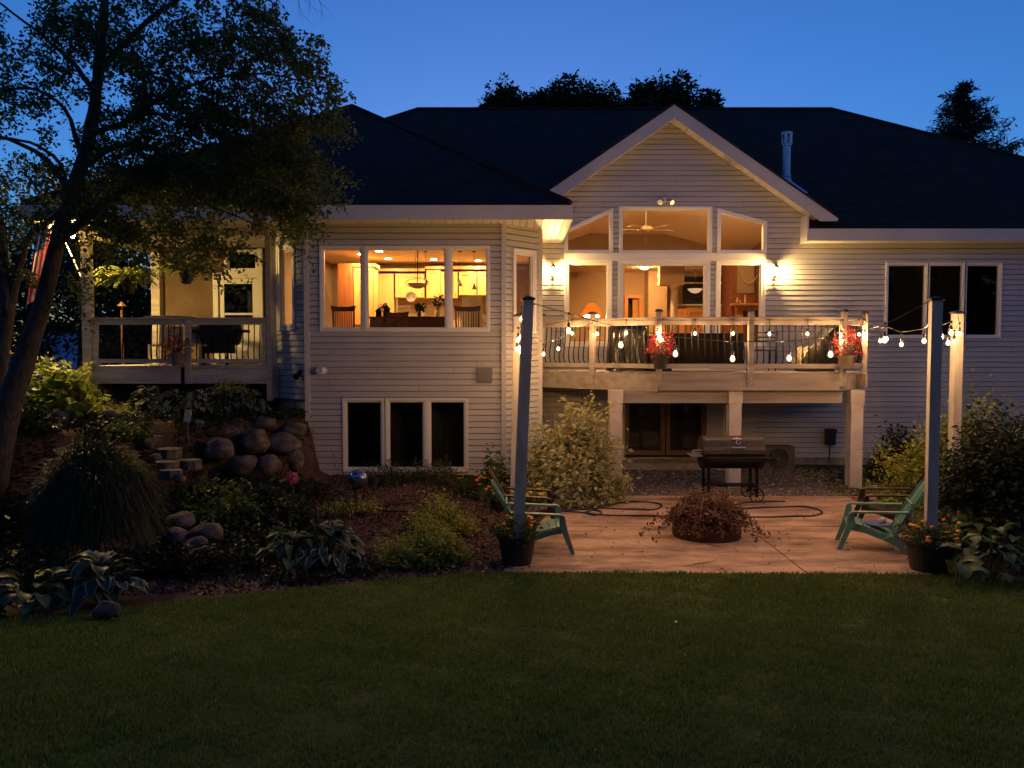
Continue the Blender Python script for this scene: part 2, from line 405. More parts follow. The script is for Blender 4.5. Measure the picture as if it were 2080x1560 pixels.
def window(w, u0, u1, z0, z1, fr=.055, parent=None, mat_=None, sash=.03, dark=False, label=None, pane_tint=None, casing=True):
    parent = parent or house; m = MB(); mt = mat_ or M['white']
    if casing:
        c = .035
        for q in ((u0-c, u0, z0-c, z1+c), (u1, u1+c, z0-c, z1+c), (u0, u1, z0-c, z0), (u0, u1, z1, z1+c)):
            w.box(m, q[0], q[1], -.02, .052, q[2], q[3])
    for q in ((u0, u0+fr, z0, z1), (u1-fr, u1, z0, z1), (u0+fr, u1-fr, z0, z0+fr), (u0+fr, u1-fr, z1-fr, z1)):
        w.box(m, q[0], q[1], -.07, .04, q[2], q[3])
    a, b_, c_, d_ = u0+fr, u1-fr, z0+fr, z1-fr
    for q in ((a, a+sash, c_, d_), (b_-sash, b_, c_, d_), (a+sash, b_-sash, c_, c_+sash), (a+sash, b_-sash, d_-sash, d_)):
        w.box(m, q[0], q[1], -.06, .008, q[2], q[3])
    o = part(m, 'window', mt, parent, label=label)
    g = MB(); g.quad(w.p(a+sash, c_+sash, -.025), w.p(b_-sash, c_+sash, -.025), w.p(b_-sash, d_-sash, -.025), w.p(a+sash, d_-sash, -.025))
    part(g, 'pane', M['glass'], o)
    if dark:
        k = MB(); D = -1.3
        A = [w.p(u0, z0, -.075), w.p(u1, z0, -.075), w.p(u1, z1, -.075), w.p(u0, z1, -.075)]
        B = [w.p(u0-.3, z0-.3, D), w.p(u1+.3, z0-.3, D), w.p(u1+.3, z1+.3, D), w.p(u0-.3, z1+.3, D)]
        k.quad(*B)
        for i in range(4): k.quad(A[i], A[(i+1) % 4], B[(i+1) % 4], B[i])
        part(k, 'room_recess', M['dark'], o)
    return o

SOF = 5.22
# --- bay front wall
BL, BR = (-3.99, 15.0), (-.16, 15.0)
wb = Wall(BL, BR)
def UX(px, D, x0): return P(px, 700, D).x-x0
def ZY(py, D): return P(1040, py, D).z
bu = lambda px: UX(px, 15, -3.99)
kz0, kz1 = ZY(672, 15), ZY(501, 15)
kit = [(653, 740), (742, 910), (913, 994)]
bz0, bz1 = ZY(956, 15), ZY(810, 15)
bas = [(697, 779), (784, 865), (868, 949)]
holes = [(bu(653), bu(994), kz0, kz1), (bu(697), bu(949), bz0, bz1)]
siding('wall', BL, BR, .33, SOF, holes)
for a, b in kit: window(wb, bu(a)+.02, bu(b)-.02, kz0+.02, kz1-.02, fr=.025, sash=.022)
for a, b in bas: window(wb, bu(a)+.02, bu(b)-.02, bz0+.02, bz1-.02, fr=.025, sash=.025, dark=True)
def corner(x, y, z0, z1, w=.05, pr=.03):
    m = MB(); m.box(x-w, x+w, y-w, y+w, z0, z1); return part(m, 'corner_trim', M['trim'], house)
# --- angled bay walls
RA, RB = (-.16, 15.0), (.56, 15.72)
wr = Wall(RA, RB)
rz0, rz1 = 3.15, ZY(510, 15.3)
siding('wall', RA, RB, .33, SOF, [(.26, .84, rz0, rz1)])
window(wr, .26, .84, rz0, rz1, fr=.05)
LA, LB = (-4.85, 15.86), (-3.99, 15.0)
wl = Wall(LA, LB)
lz0, lz1 = ZY(668, 15.4), ZY(500, 15.4)
siding('wall', LA, LB, 1.80, SOF, [(.14, .78, lz0, lz1)])
window(wl, .14, .78, lz0, lz1, fr=.07)
m = MB(); wl.box(m, .02, 1.19, -.5, -.03, .3, 1.795)
part(m, 'foundation', M['foundation'], house)
corner(-.16, 14.985, .33, SOF-.003, .045); corner(-3.99, 14.985, .33, SOF-.003, .045)
corner(.57, 15.73, .33, SOF-.003, .05); corner(-4.87, 15.87, 1.80, SOF-.003, .06)
# side walls of bay running back
siding('wall', (.56, 15.72), (.56, 17.7), .33, SOF)
siding('wall', (-4.85, 18.4), (-4.85, 15.86), 1.8, SOF)
# --- gable wall, y = 17.7
GX0, GX1, GY = .56, 6.62, 17.7
wg = Wall((GX0, GY), (30.0, GY))
gu = lambda px: UX(px, GY, GX0)
def gz(py): return ZY(py, GY)
APX, APZ, SL = 3.60, 8.28, .68
def rake(z):
    h = (APZ-.12-z)/SL; return (APX-h-GX0, APX+h-GX0)
def gclip(z):
    lo, hi = rake(z)
    return (max(0, lo), hi if z > SOF+.02 else 30)
up = [(1148, 1241), (1259, 1440), (1456, 1551)]
lo_ = [(1149, 1239), (1257, 1437), (1455, 1549)]
uz0 = gz(513)
def ztopL(u):  # slanted head of the left upper window
    return lerp(gz(469), gz(426), (u-gu(1148))/(gu(1241)-gu(1148)))
def ztopR(u): return lerp(gz(427), gz(452), (u-gu(1456))/(gu(1551)-gu(1456)))
def fnL(z):
    if z < gz(469): return gu(1148), gu(1241)
    t = (z-gz(469))/(gz(426)-gz(469)); return lerp(gu(1148), gu(1241), t), gu(1241)
def fnR(z):
    if z < gz(452): return gu(1456), gu(1551)
    t = (z-gz(452))/(gz(427)-gz(452)); return gu(1456), lerp(gu(1551), gu(1456), t)
dz0, dz1 = 2.9, gz(531)
dzc = 2.36
H = [(gu(1148), gu(1241), uz0, gz(426), fnL), (gu(1259), gu(1440), uz0, gz(423)), (gu(1456), gu(1551), uz0, gz(427), fnR),
     (gu(1149), gu(1239), dz0, dz1), (gu(1257), gu(1437), dzc, dz1), (gu(1455), gu(1549), dz0, dz1)]
RW = [(1798, 1878), (1882, 1953), (1957, 2027)]
rw0, rw1 = gz(684), gz(536)
H.append((gu(1798), gu(2027), rw0, rw1))
ex = [gz(y) for y in range(426, 470, 2)]
siding('wall', (GX0, GY), (30.0, GY), 2.16, 8.2, H, gclip, ex)
# lower wall behind the deck: boarded only at the right, patio door on the left
pdl, pdr = gu(1292), gu(1432)
siding('wall', (GX0, GY), (30.0, GY), .30, 2.16, [(gu(1180), gu(1502), .3, 2.16)])
def slant(mb, w, pts, t0, t1):
    """frame band around polygon pts (u,z) in the wall plane"""
    n = len(pts); c = (sum(p[0] for p in pts)/n, sum(p[1] for p in pts)/n)
    def inset(k):
        r = []
        for i in range(n):
            p0, p1, p2 = pts[i-1], pts[i], pts[(i+1) % n]
            d1 = Vector((p1[0]-p0[0], p1[1]-p0[1])).normalized(); d2 = Vector((p2[0]-p1[0], p2[1]-p1[1])).normalized()
            n1 = Vector((-d1.y, d1.x)); n2 = Vector((-d2.y, d2.x)); s = (n1+n2); s = s/(1+n1.dot(n2))
            r.append((p1[0]+s.x*k, p1[1]+s.y*k))
        return r
    A, B = inset(t0), inset(t1)
    for i in range(n):
        j = (i+1) % n
        q = [A[i], A[j], B[j], B[i]]
        mb.prism([w.p(u, z, -.07) for u, z in q], Vector((w.n.x, w.n.y, 0))*.115)
    return B
for pts in ([(gu(1148), uz0), (gu(1241), uz0), (gu(1241), ztopL(gu(1241))), (gu(1148), ztopL(gu(1148)))],
            [(gu(1456), uz0), (gu(1551), uz0), (gu(1551), ztopR(gu(1551))), (gu(1456), ztopR(gu(1456)))]):
    m = MB(); B = slant(m, wg, pts, -.03, .055)
    o = part(m, 'window', M['white'], house, label='sloped-top upper window in the gable wall')
    g = MB(); g.poly([wg.p(u, z, -.025) for u, z in B]); part(g, 'pane', M['glass'], o)
window(wg, gu(1259), gu(1440), uz0, gz(423), fr=.035, sash=.02)
window(wg, gu(1149), gu(1239), dz0, dz1, fr=.055)
o = window(wg, gu(1257), gu(1437), dzc, dz1, fr=.07); o.name = 'patio_door'
window(wg, gu(1455), gu(1549), dz0, dz1, fr=.055)
for i, (a, b) in enumerate(RW):
    o = window(wg, gu(a), gu(b), rw0, rw1, fr=.025, sash=.02, dark=True)
m = MB()  # head band between upper and lower windows
wg.box(m, gu(1146), gu(1552), -.02, .066, gz(530), gz(514.5)); part(m, 'window_head_board', M['white'], house)
# --- porch back wall
wp = Wall((-8.5, 18.4), (-4.85, 18.4))
pu = lambda px: UX(px, 18.4, -8.5)
PF = 2.46
m = MB(); a, b, c_, L_ = pu(446), pu(526), pu(464), wp.L
for q in ((0, a, PF, 5.3), (b, L_, PF, 5.3), (a, b, 4.52, 4.68), (a, c_, 4.68, 5.3), (c_, b, 5.12, 5.3)): wp.box(m, q[0], q[1], -.05, 0, q[2], q[3])
part(m, 'wall', M['porch_wall'], house, label='brown stucco wall at the back of the porch')
window(wp, pu(462), pu(527), 4.66, 5.14, fr=.04, dark=True)
m = MB()
for q in ((pu(436), pu(446), PF, 4.62), (pu(526), pu(536), PF, 5.2), (pu(446), pu(526), 4.50, 4.62)): wp.box(m, q[0], q[1], -.05, .06, q[2], q[3])
df = part(m, 'door_frame', M['white'], house)
m = MB(); a, b = pu(447), pu(525)
wp.box(m, a, a+.12, -.03, .015, PF+.02, 4.49); wp.box(m, b-.12, b, -.03, .015, PF+.02, 4.49)
wp.box(m, a+.12, b-.12, -.03, .015, 4.36, 4.49); wp.box(m, a+.12, b-.12, -.03, .015, PF+.02, PF+.95); wp.box(m, a+.12, b-.12, -.02, .012, 3.62, 3.67)
dr = part(m, 'door', M['white'], house, label='white glazed porch door')
g = MB(); g.quad(wp.p(a+.12, PF+.95, -.01), wp.p(b-.12, PF+.95, -.01), wp.p(b-.12, 4.36, -.01), wp.p(a+.12, 4.36, -.01)); part(g, 'pane', M['glass'], dr)
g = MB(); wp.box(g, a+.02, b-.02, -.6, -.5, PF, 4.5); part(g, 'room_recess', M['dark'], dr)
# --- roof
def slab(mb, pts, t=.06):
    n = (Vector(pts[1])-Vector(pts[0])).cross(Vector(pts[2])-Vector(pts[0])).normalized()
    if n.z < 0: n = -n
    mb.prism([tuple(Vector(p)) for p in pts], -n*t)
EZ = 5.52; K = .667
m = MB()
RY = 24.6; RZ = EZ+K*(RY-17.3)
slab(m, [(6.6, 17.3, EZ), (17.4, 17.3, EZ), (10.1, RY, RZ), (3.6, RY, RZ), (3.6, 21.4, EZ+K*4.1), (6.6, 17.78, EZ+K*.48)])
slab(m, [(-10.3, 17.3, EZ), (.55, 17.3, EZ), (.55, 17.75, EZ+K*.45), (3.6, 21.4, EZ+K*4.1), (3.6, RY, RZ), (-3.0, RY, RZ)])
slab(m, [(17.4, 17.3, EZ), (17.4, 31.9, EZ), (10.1, RY, RZ)])
slab(m, [(17.4, 31.9, EZ), (-10.3, 31.9, EZ), (-3.0, RY, RZ), (10.1, RY, RZ)])
slab(m, [(-10.3, 31.9, EZ), (-10.3, 17.3, EZ), (-3.0, RY, RZ)])
m.tube([(-3.0, RY, RZ+.01), (10.1, RY, RZ+.01)], .06, 6); m.tube([(10.1, RY, RZ+.01), (17.4, 17.3, EZ+.02)], .055, 5); m.tube([(-3.0, RY, RZ+.01), (-10.3, 17.3, EZ+.02)], .055, 5)
part(m, 'roof', M['shingle'], house, label='dark main hipped roof')
# wing roof over the bay and the porch
WX0, WX1, WY = -9.2, 1.10, 14.55; AP = (-4.05, WY+5.15, EZ+K*5.15)
m = MB()
slab(m, [(WX0, WY, EZ), (WX1, WY, EZ), AP])
slab(m, [(WX1, WY, EZ), (WX1, 17.67, EZ), (.5, 17.67, EZ+.4), (.5, 24, EZ+.4), (-4.05, 24, AP[2]), AP])
slab(m, [(WX0, WY, EZ), AP, (-4.05, 24, AP[2]), (WX0, 24, EZ)])
m.tube([AP, (WX1, WY, EZ+.02)], .055, 5); m.tube([AP, (WX0, WY, EZ+.02)], .055, 5)
part(m, 'roof', M['shingle'], house, label='lower hipped roof over the bay and porch')
# gable roof
m = MB(); h = 3.68
def gr(dx): return APZ-SL*abs(dx)
slab(m, [(APX, 17.28, APZ), (APX+h, 17.28, gr(h)), (APX+h, 19.0, gr(h)), (APX, 22.0, APZ)], .05)
slab(m, [(APX, 17.28, APZ), (APX-h, 17.28, gr(h)), (APX-h, 19.0, gr(h)), (APX, 22.0, APZ)], .05)
part(m, 'roof', M['shingle'], house, label='shingled gable roof over the great room')
m = MB()
for s in (1, -1):   # rake boards + soffit under the rake
    v = .33
    q = [(APX, 17.30, APZ-.065), (APX+s*h, 17.30, gr(h)-.065), (APX+s*(h-.30), 17.30, gr(h)-.075), (APX+s*(h-.42), 17.30, gr(h-.42)-.02-v), (APX, 17.30, APZ-.03-v)]
    q[2] = (APX+s*(h-.02), 17.30, gr(h)-.12); q[3] = (APX+s*(h-.46), 17.30, gr(h)-.12)
    q[3] = (APX+s*(h-.40), 17.30, gr(h)-.12)
    m.prism(q, (0, -.035, 0))
part(m, 'rake_board', M['fascia'], house)
m = MB()
for s in (1, -1):
    for o_, t in ((-.325, 0),):
        A = Vector((APX, 17.27, APZ-.33)); B = Vector((APX+s*(h-.42), 17.27, gr(h-.42)-.33))
        m.prism([A, B, B+Vector((0, .42, 0)), A+Vector((0, .42, 0))], (0, 0, .02))
part(m, 'soffit', M['soffit'], house)
# eaves
m = MB()
m.box(6.62, 17.4, 17.26, 17.30, SOF, EZ-.03); m.box(WX0, WX1, WY-.04, WY, SOF, EZ-.03)
m.box(WX1, WX1+.04, WY-.04, 17.6, SOF, EZ-.03); m.box(WX0-.04, WX0, WY-.04, 20, SOF, EZ-.03)
m.box(6.585, 6.62, 17.26, 17.70, SOF-.01, EZ+.28)
part(m, 'fascia', M['fascia'], house)
m = MB()
m.box(6.62, 17.4, 17.30, 17.70, SOF, SOF+.02); m.box(-4.9, WX1, WY, 17.68, SOF, SOF+.02); m.box(WX0, -4.9, WY, 18.4, SOF-.002, SOF+.018)
part(m, 'soffit', M['soffit'], house)
# porch columns and beams
def col_(x, y, w, z0, z1):
    m = MB(); m.box(x-w/2, x+w/2, y-w/2, y+w/2, z0, z1); m.box(x-w/2-.02, x+w/2+.02, y-w/2-.02, y+w/2+.02, z1-.14, z1-.1); return part(m, 'porch_column', M['porch_wood'], house)
col_(-8.56, 15.55, .17, 2.05, 5.08); col_(-8.42, 18.3, .2, PF, 5.08); col_(-4.93, 15.63, .1, 1.75, 5.08)
m = MB(); m.box(-8.66, -4.88, 15.46, 15.64, 5.08, SOF-.004); m.box(-8.64, -8.42, 15.64, 18.4, 5.08, SOF-.004); part(m, 'porch_beam', M['porch_wood'], house)
m = MB(); m.box(-8.55, -4.9, 15.60, 18.4, PF-.05, PF); part(m, 'porch_floor', M['porch_wood'], house)
m = MB(); m.box(-8.47, -6.72, 15.56, 15.598, 2.10, PF-.055); m.box(-6.64, -4.98, 15.56, 15.598, 2.10, PF-.055); part(m, 'porch_rim_board', M['porch_wood'], house)
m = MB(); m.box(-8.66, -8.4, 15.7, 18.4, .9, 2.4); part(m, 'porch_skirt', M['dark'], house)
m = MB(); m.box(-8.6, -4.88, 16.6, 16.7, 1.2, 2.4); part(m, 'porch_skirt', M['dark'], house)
# vent pipe with flashing, small pipes
x, y = P(1597, 350, 19.2).x, 19.2; z = EZ+K*(y-17.3)
m = MB(); m.lathe([(.10, z-.1), (.10, z+1.02), (.125, z+1.03), (.125, z+1.07), (.10, z+1.08)], (x, y, 0), 20)
for k in range(6):
    a = k*math.pi/3; m.box(-.035, .035, -.01, .01, z+1.08, z+1.3, Matrix.Translation((x+.12*math.cos(a), y+.12*math.sin(a), 0)) @ Matrix.Rotation(a+math.pi/2, 4, 'Z'))
m.lathe([(.07, z+1.05), (.07, z+1.3), (.135, z+1.3), (.135, z+1.36), (.02, z+1.37)], (x, y, 0), 20)
vp = part(m, 'vent_pipe', M['galv'], house, smooth=False)
m = MB(); m.lathe([(.19, z-.16), (.15, z+.12), (.11, z+.26), (.125, z+.27), (.125, z+.3), (.1, z+.31)], (x, y, 0), 20)
n = Vector((0, -K, 1)).normalized()
m.prism([(x-.2, y-.32, z-.32*K+.03), (x+.42, y-.32, z-.32*K+.03), (x+.25, y+.3, z+.3*K+.03), (x-.2, y+.3, z+.3*K+.03)], (0, 0, .015))
part(m, 'flashing', M['galv'], vp)
q = P(2055, 330, 22.6); m = MB(); m.lathe([(.1, q.z-.6), (.1, q.z), (.13, q.z), (.13, q.z+.06), (.02, q.z+.08)], (q.x, q.y, 0), 12); part(m, 'vent_pipe', M['cap'], house)
# wall vents
m = MB(); w0 = bu(969); z = ZY(777, 15); wb.box(m, w0, w0+.30, .0, .075, z, z+.29)
for k in range(6): wb.box(m, w0+.03, w0+.27, .075, .085, z+.03+k*.043, z+.05+k*.043)
part(m, 'wall_vent', mat('grey_vent_plastic', (.15, .15, .18), .5), house, label='square grey vent cover')
m = MB(); q = P(656, 753, 14.93)
m.lathe([(.085, 0), (.085, .02), (.06, .02), (.06, .13), (.075, .14), (.075, .17), (.03, .171)][::-1], (0, 0, 0), 16, axis='y')
m.v = [(v[0]*1.0, -v[1]*1.0+0, v[2]) for v in m.v]
m.v = [tuple(Matrix.Translation((q.x, 14.99, q.z)) @ Matrix.Rotation(R(-18), 4, 'Z') @ Vector(v)) for v in m.v]
part(m, 'dryer_vent', M['white'], house, label='round white vent hood')
# basement patio door and side panel behind the deck
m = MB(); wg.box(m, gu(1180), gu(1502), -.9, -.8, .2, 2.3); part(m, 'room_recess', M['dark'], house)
for a, b in ((1270, 1352), (1354, 1436)):
    o = window(wg, gu(a), gu(b), .36, 2.12, fr=.07, mat_=M['room_wall'], casing=False); o.name = 'patio_door'
m = MB()
wg.box(m, gu(1180), gu(1270), -.05, .0, .3, 2.16); wg.box(m, gu(1437), gu(1470), -.05, .03, .3, 2.16); wg.box(m, gu(1494), gu(1535), -.03, .02, .3, 2.16)
part(m, 'wall', M['siding'], house, label='plain boarded wall beside the basement door')
window(wg, gu(1470), gu(1494), .5, 2.1, fr=.03, dark=True, casing=False)
m = MB(); m.box(P(1262, 0, 17.3).x, P(1500, 0, 17.3).x, 16.9, 17.66, .1, .27); part(m, 'door_step', M['foundation'], house)
m = MB(); m.box(GX0, 17, 17.72, 17.8, -.1, .3); part(m, 'foundation', M['foundation'], house)
# end walls so that the house is closed from the side
siding('wall', (17.0, 17.7), (17.0, 31.5), .3, SOF)
siding('wall', (17.0, 31.5), (-8.5, 31.5), .3, SOF)
siding('wall', (-8.5, 31.5), (-8.5, 18.4), .9, SOF)

rs_ = random.Random(8); m = MB()
def seams(w, n, z0, z1, hs, u0, u1):
    for _ in range(n):
        u = rs_.uniform(u0, u1); k = rs_.randrange(int((z1-z0)/LAP)); z = z0+k*LAP; 
        if any(h[0]-.1 < u < h[1]+.1 and h[2]-.15 < z < h[3]+.05 for h in hs): continue
        if w is wg and z > SOF-.1 and not (rake(z+.1)[0]+.3 < u < rake(z+.1)[1]-.3): continue
        m.quad(w.p(u, z+.002, .0325), w.p(u+.006, z+.002, .0325), w.p(u+.006, z+.1, .0145), w.p(u, z+.1, .0145))
seams(wb, 46, .33, SOF, holes, .1, wb.L-.1); seams(wg, 90, 2.16, 7.6, H, .3, 11.8)
part(m, 'siding_seams', mat('seam_shadow_gap', (.08, .075, .07), .9), house)
# wall and flood lights
def sconce(px, lab):
    q = P(px, 553, 17.60); x, y, z = q.x, 17.66, q.z
    t = T('wall_lantern', lab, 'wall lantern', (x, y, z-.15), 'lit lanterns beside the great room windows')
    m = MB(); m.box(x-.05, x+.05, y-.005, y+.02, z-.16, z+.12); m.tube([(x, y, z-.10), (x, y-.06, z-.13), (x, y-.12, z-.12), (x, y-.13, z-.1)], .012, 6)
    part(m, 'back_plate', M['bronze'], t)
    c = (x, y-.13, 0)
    m = MB(); m.lathe([(.005, z+.24), (.012, z+.215), (.006, z+.2), (.02, z+.19), (.03, z+.165), (.075, z+.11), (.08, z+.10), (.0, z+.10)], c, 12); part(m, 'lantern_cap', M['bronze'], t)
    m = MB(); m.lathe([(.0, z-.12), (.055, z-.12), (.058, z-.10), (.0, z-.10)], c, 12)
    for k in range(4):
        a = R(45+90*k); m.tube([(x+.056*math.cos(a), y-.13+.056*math.sin(a), z-.1), (x+.076*math.cos(a), y-.13+.076*math.sin(a), z+.1)], .005, 4)
    part(m, 'lantern_cage', M['bronze'], t)
    m = MB(); m.lathe([(.05, z-.1), (.07, z+.1)], c, 12, caps=False); part(m, 'lantern_glass', M['glass'], t)
    m = MB(); m.lathe([(.001, z-.04), (.022, z-.02), (.028, z+.02), (.018, z+.055), (.001, z+.07)], c, 10, caps=False); part(m, 'bulb', E['sconce'], t, True)
sconce(1123, 'lit lantern on the wall left of the great room windows'); sconce(1574, 'lit lantern on the wall right of the great room windows')
# unlit double floodlight
q = P(1350, 408, 17.62)
t = T('flood_light', 'unlit twin floodlight above the central gable window', 'floodlight', (q.x, 17.68, q.z-.05))
m = MB(); m.lathe([(.06, 0), (.06, .05), (.03, .06)], (q.x, 17.62, q.z+.02), 12, axis='y'); part(m, 'mount', M['white'], t)
for s in (-1, 1):
    m = MB(); c = Vector((q.x+s*.04, 17.6, q.z+.02)); d = Vector((s*.5, -.75, -.45)).normalized()
    m.tube([c, c+d*.06, c+d*.12, c+d*.2], [.02, .035, .05, .062], 12); part(m, 'lamp_head', M['galv'], t)
# fixture on the left angled wall
w_ = wl.p(.98, ZY(757, 15.1), .02); t = T('spot_light', 'small bronze spotlight low on the angled wall beside the porch', 'spotlight', w_)
m = MB(); d = Vector((-.4, -.8, -.5)).normalized(); w2 = w_+Vector((0, 0, .0)); m.lathe([(.06, -.03), (.06, .0), (.02, .01)], w2, 10, axis='y'); m.tube([w2, w2+d*.05], .02, 6); part(m, 'mount', M['bronze'], t)
m = MB(); m.tube([w2+d*.05, w2+d*.09, w2+d*.17], [.03, .055, .07], 12); part(m, 'lamp_head', M['bronze'], t)
# lit flood at porch eave
q = P(146, 480, 15.66)
t = T('porch_flood_light', 'glaring small lamp hanging at the left end of the porch, left of the column', 'lamp', (q.x, q.y, q.z))
m = MB(); m.tube([(q.x, q.y+.25, SOF-.01), (q.x, q.y+.2, q.z+.06), (q.x, q.y+.03, q.z+.04)], .02, 6); m.tube([(q.x, q.y+.05, q.z+.07), (q.x, q.y, q.z+.035), (q.x, q.y, q.z+.03)], [.03, .07, .075], 12); part(m, 'lamp_head', M['bronze'], t)
m = MB(); m.lathe([(.001, q.z-.035), (.03, q.z-.025), (.042, q.z), (.03, q.z+.025), (.001, q.z+.035)], (q.x, q.y, 0), 10, caps=False); part(m, 'bulb', E['porch'], t, True)
# ---------------------------------------------------------------- kitchen (seen through the bay windows)
KX0, KX1, KY, KF, KC = -4.8, .5, 20.6, 2.35, 5.08
m = MB()
m.quad((KX0, 15.9, KF), (KX0, KY, KF), (KX0, KY, KC), (KX0, 15.9, KC)); m.quad((KX0, KY, KF), (KX1, KY, KF), (KX1, KY, KC), (KX0, KY, KC))
m.quad((KX1, KY, KF), (KX1, 15.85, KF), (KX1, 15.85, KC), (KX1, KY, KC))
# inner skins of the window walls
W2 = Wall((BL[0], BL[1]+.1), (BR[0], BR[1]+.1))
def skin(w, o, u0, u1, hl, z0=KF, z1=KC):
    hs = sorted(hl); cur = u0
    for a, b, c, d in hs:
        m.quad(w.p(cur, z0, o), w.p(a, z0, o), w.p(a, z1, o), w.p(cur, z1, o))
        m.quad(w.p(a, z0, o), w.p(b, z0, o), w.p(b, c, o), w.p(a, c, o)); m.quad(w.p(a, d, o), w.p(b, d, o), w.p(b, z1, o), w.p(a, z1, o)); cur = b
    m.quad(w.p(cur, z0, o), w.p(u1, z0, o), w.p(u1, z1, o), w.p(cur, z1, o))
skin(wb, -.08, 0.04, wb.L-.04, [(bu(653), bu(994), kz0, kz1)])
skin(wr, -.08, -.0, wr.L-.0, [(.26, .84, rz0, rz1)]); skin(wl, -.08, 0, wl.L, [(.14, .78, lz0, lz1)])
part(m, 'kitchen_wall', M['kitchen_wall'], house)
m = MB(); pk = [(KX0, 15.95), (-3.99, 15.09), (-.18, 15.09), (KX1, 15.8), (KX1, KY), (KX0, KY)]
m.poly([(a, b, KC) for a, b in pk][::-1]); part(m, 'kitchen_ceiling', M['room_ceiling'], house)
m = MB(); m.poly([(a, b, KF) for a, b in pk]); part(m, 'kitchen_floor', M['wood_floor'], house)
# recessed lights
for i, (px, py, nm) in enumerate(((733, 517, 'recessed ceiling light at the edge of the left kitchen pane'), (770, 511, 'nearest recessed light seen at the top of the wide kitchen window'), (788, 526, 'recessed light left of the bowl chandelier'), (881, 527, 'recessed light right of the bowl chandelier'), (972, 530, 'recessed light behind the two pendants in the right kitchen pane'))):
    D = (KC-CAMZ)/((714-py)/FPX); q = P(px, py, D)
    t = T('recessed_light', nm, 'ceiling light', (q.x, D, KC-.02), 'recessed lights in the kitchen ceiling')
    m = MB(); m.lathe([(.075, KC-.003), (.10, KC-.003), (.10, KC-.015), (.075, KC-.015)], (q.x, D, 0), 16, caps=False); part(m, 'light_trim', M['white'], t)
    m = MB(); m.poly([(q.x+.075*math.cos(a*.3927), D+.075*math.sin(a*.3927), KC-.012) for a in range(16)][::-1]); part(m, 'lens', E['can'], t)
# cabinets
def door_panel(mb, x0, x1, y, z0, z1, hnd=None):
    g = .012; f = .07
    mb.box(x0+g, x0+g+f, y-.035, y, z0+g, z1-g); mb.box(x1-g-f, x1-g, y-.035, y, z0+g, z1-g)
    mb.box(x0+g+f, x1-g-f, y-.035, y, z0+g, z0+g+f); mb.box(x0+g+f, x1-g-f, y-.035, y, z1-g-f, z1-g)
    mb.box(x0+g+f, x1-g-f, y-.006, y, z0+g+f, z1-g-f)
    mb.box(x0+g+f+.04, x1-g-f-.04, y-.014, y-.006, z0+g+f+.04, z1-g-f-.04)
CY = 20.2
cab = T('kitchen_cabinets', 'yellow maple kitchen cabinets along the back wall', 'cabinets', (-1.8, KY, KF))
m = MB(); X = lambda px: P(px, 600, CY).x; Z = lambda py: P(1000, py, CY).z
ups = [(735, 768, 552, 606), (768, 800, 556, 668), (803, 862, 556, 605), (866, 896, 548, 606), (896, 930, 552, 606), (932, 968, 552, 600), (970, 1000, 552, 600), (1003, 1040, 552, 640)]
for a, b, c, d in ups: m.box(X(a)+.002, X(b)-.002, CY, KY-.02, Z(d), Z(c))
m.box(X(735), X(800), CY, KY-.02, KF, 3.24); m.box(X(864), X(1040), CY, KY-.02, KF, 3.24)
part(m, 'carcass', M['maple'], cab)
for a, b, c, d in ups:
    m = MB(); door_panel(m, X(a), X(b), CY, Z(d), Z(c)); dd = part(m, 'cabinet_door', M['maple'], cab)
    m = MB(); m.box(X(b)-.06, X(b)-.045, CY-.04, CY-.02, Z(d)+.06, Z(d)+.12); part(m, 'handle', M['bronze'], dd)
m = MB(); m.box(X(733), X(864)-.005, CY-.06, KY-.02, Z(551), Z(546)); m.box(X(864), X(1042), CY-.09, KY-.02, Z(547), Z(541)); part(m, 'crown_moulding', M['maple'], cab)
m = MB(); m.box(X(735), X(1040), CY-.04, KY-.02, 3.245, 3.28); part(m, 'counter', M['tile'], cab)
m = MB()
for r in range(7):
    for k in range(9):
        x = X(803)+(k+(r % 2)*.5)*.095
        if x+.09 < X(864): m.box(x, x+.088, KY-.03, KY-.015, 3.3+r*.1, 3.39+r*.1)
solo(m, 'backsplash', M['tile'], 'pale tiled backsplash above the stove behind the round plate', 'backsplash')
t = T('stove', 'steel range with a back panel under the wooden hood', 'stove', (X(832), CY, KF))
m = MB(); m.box(X(803)+.01, X(862)-.01, CY-.05, KY-.04, KF, 3.27); part(m, 'body', M['steel'], t)
m = MB(); m.box(X(803)+.01, X(862)-.01, CY+.2, KY-.04, 3.29, 3.45); part(m, 'back_panel', M['steel'], t)
# island bar (dark) in the middle
ISY = 17.6; X2 = lambda px: P(px, 600, ISY).x
t = T('kitchen_island', 'dark wooden bar island across the middle kitchen window', 'island', (-2.3, ISY, KF))
m = MB(); m.box(X2(751), X2(915), ISY, ISY+.5, KF, P(0, 647, ISY).z); part(m, 'island_body', M['dark_wood'], t)
m = MB(); m.box(X2(749), X2(918), ISY-.05, ISY+.6, P(0, 647, ISY).z+.002, P(0, 643, ISY).z); part(m, 'island_top', M['dark_wood'], t)
IZ = P(0, 643, ISY).z
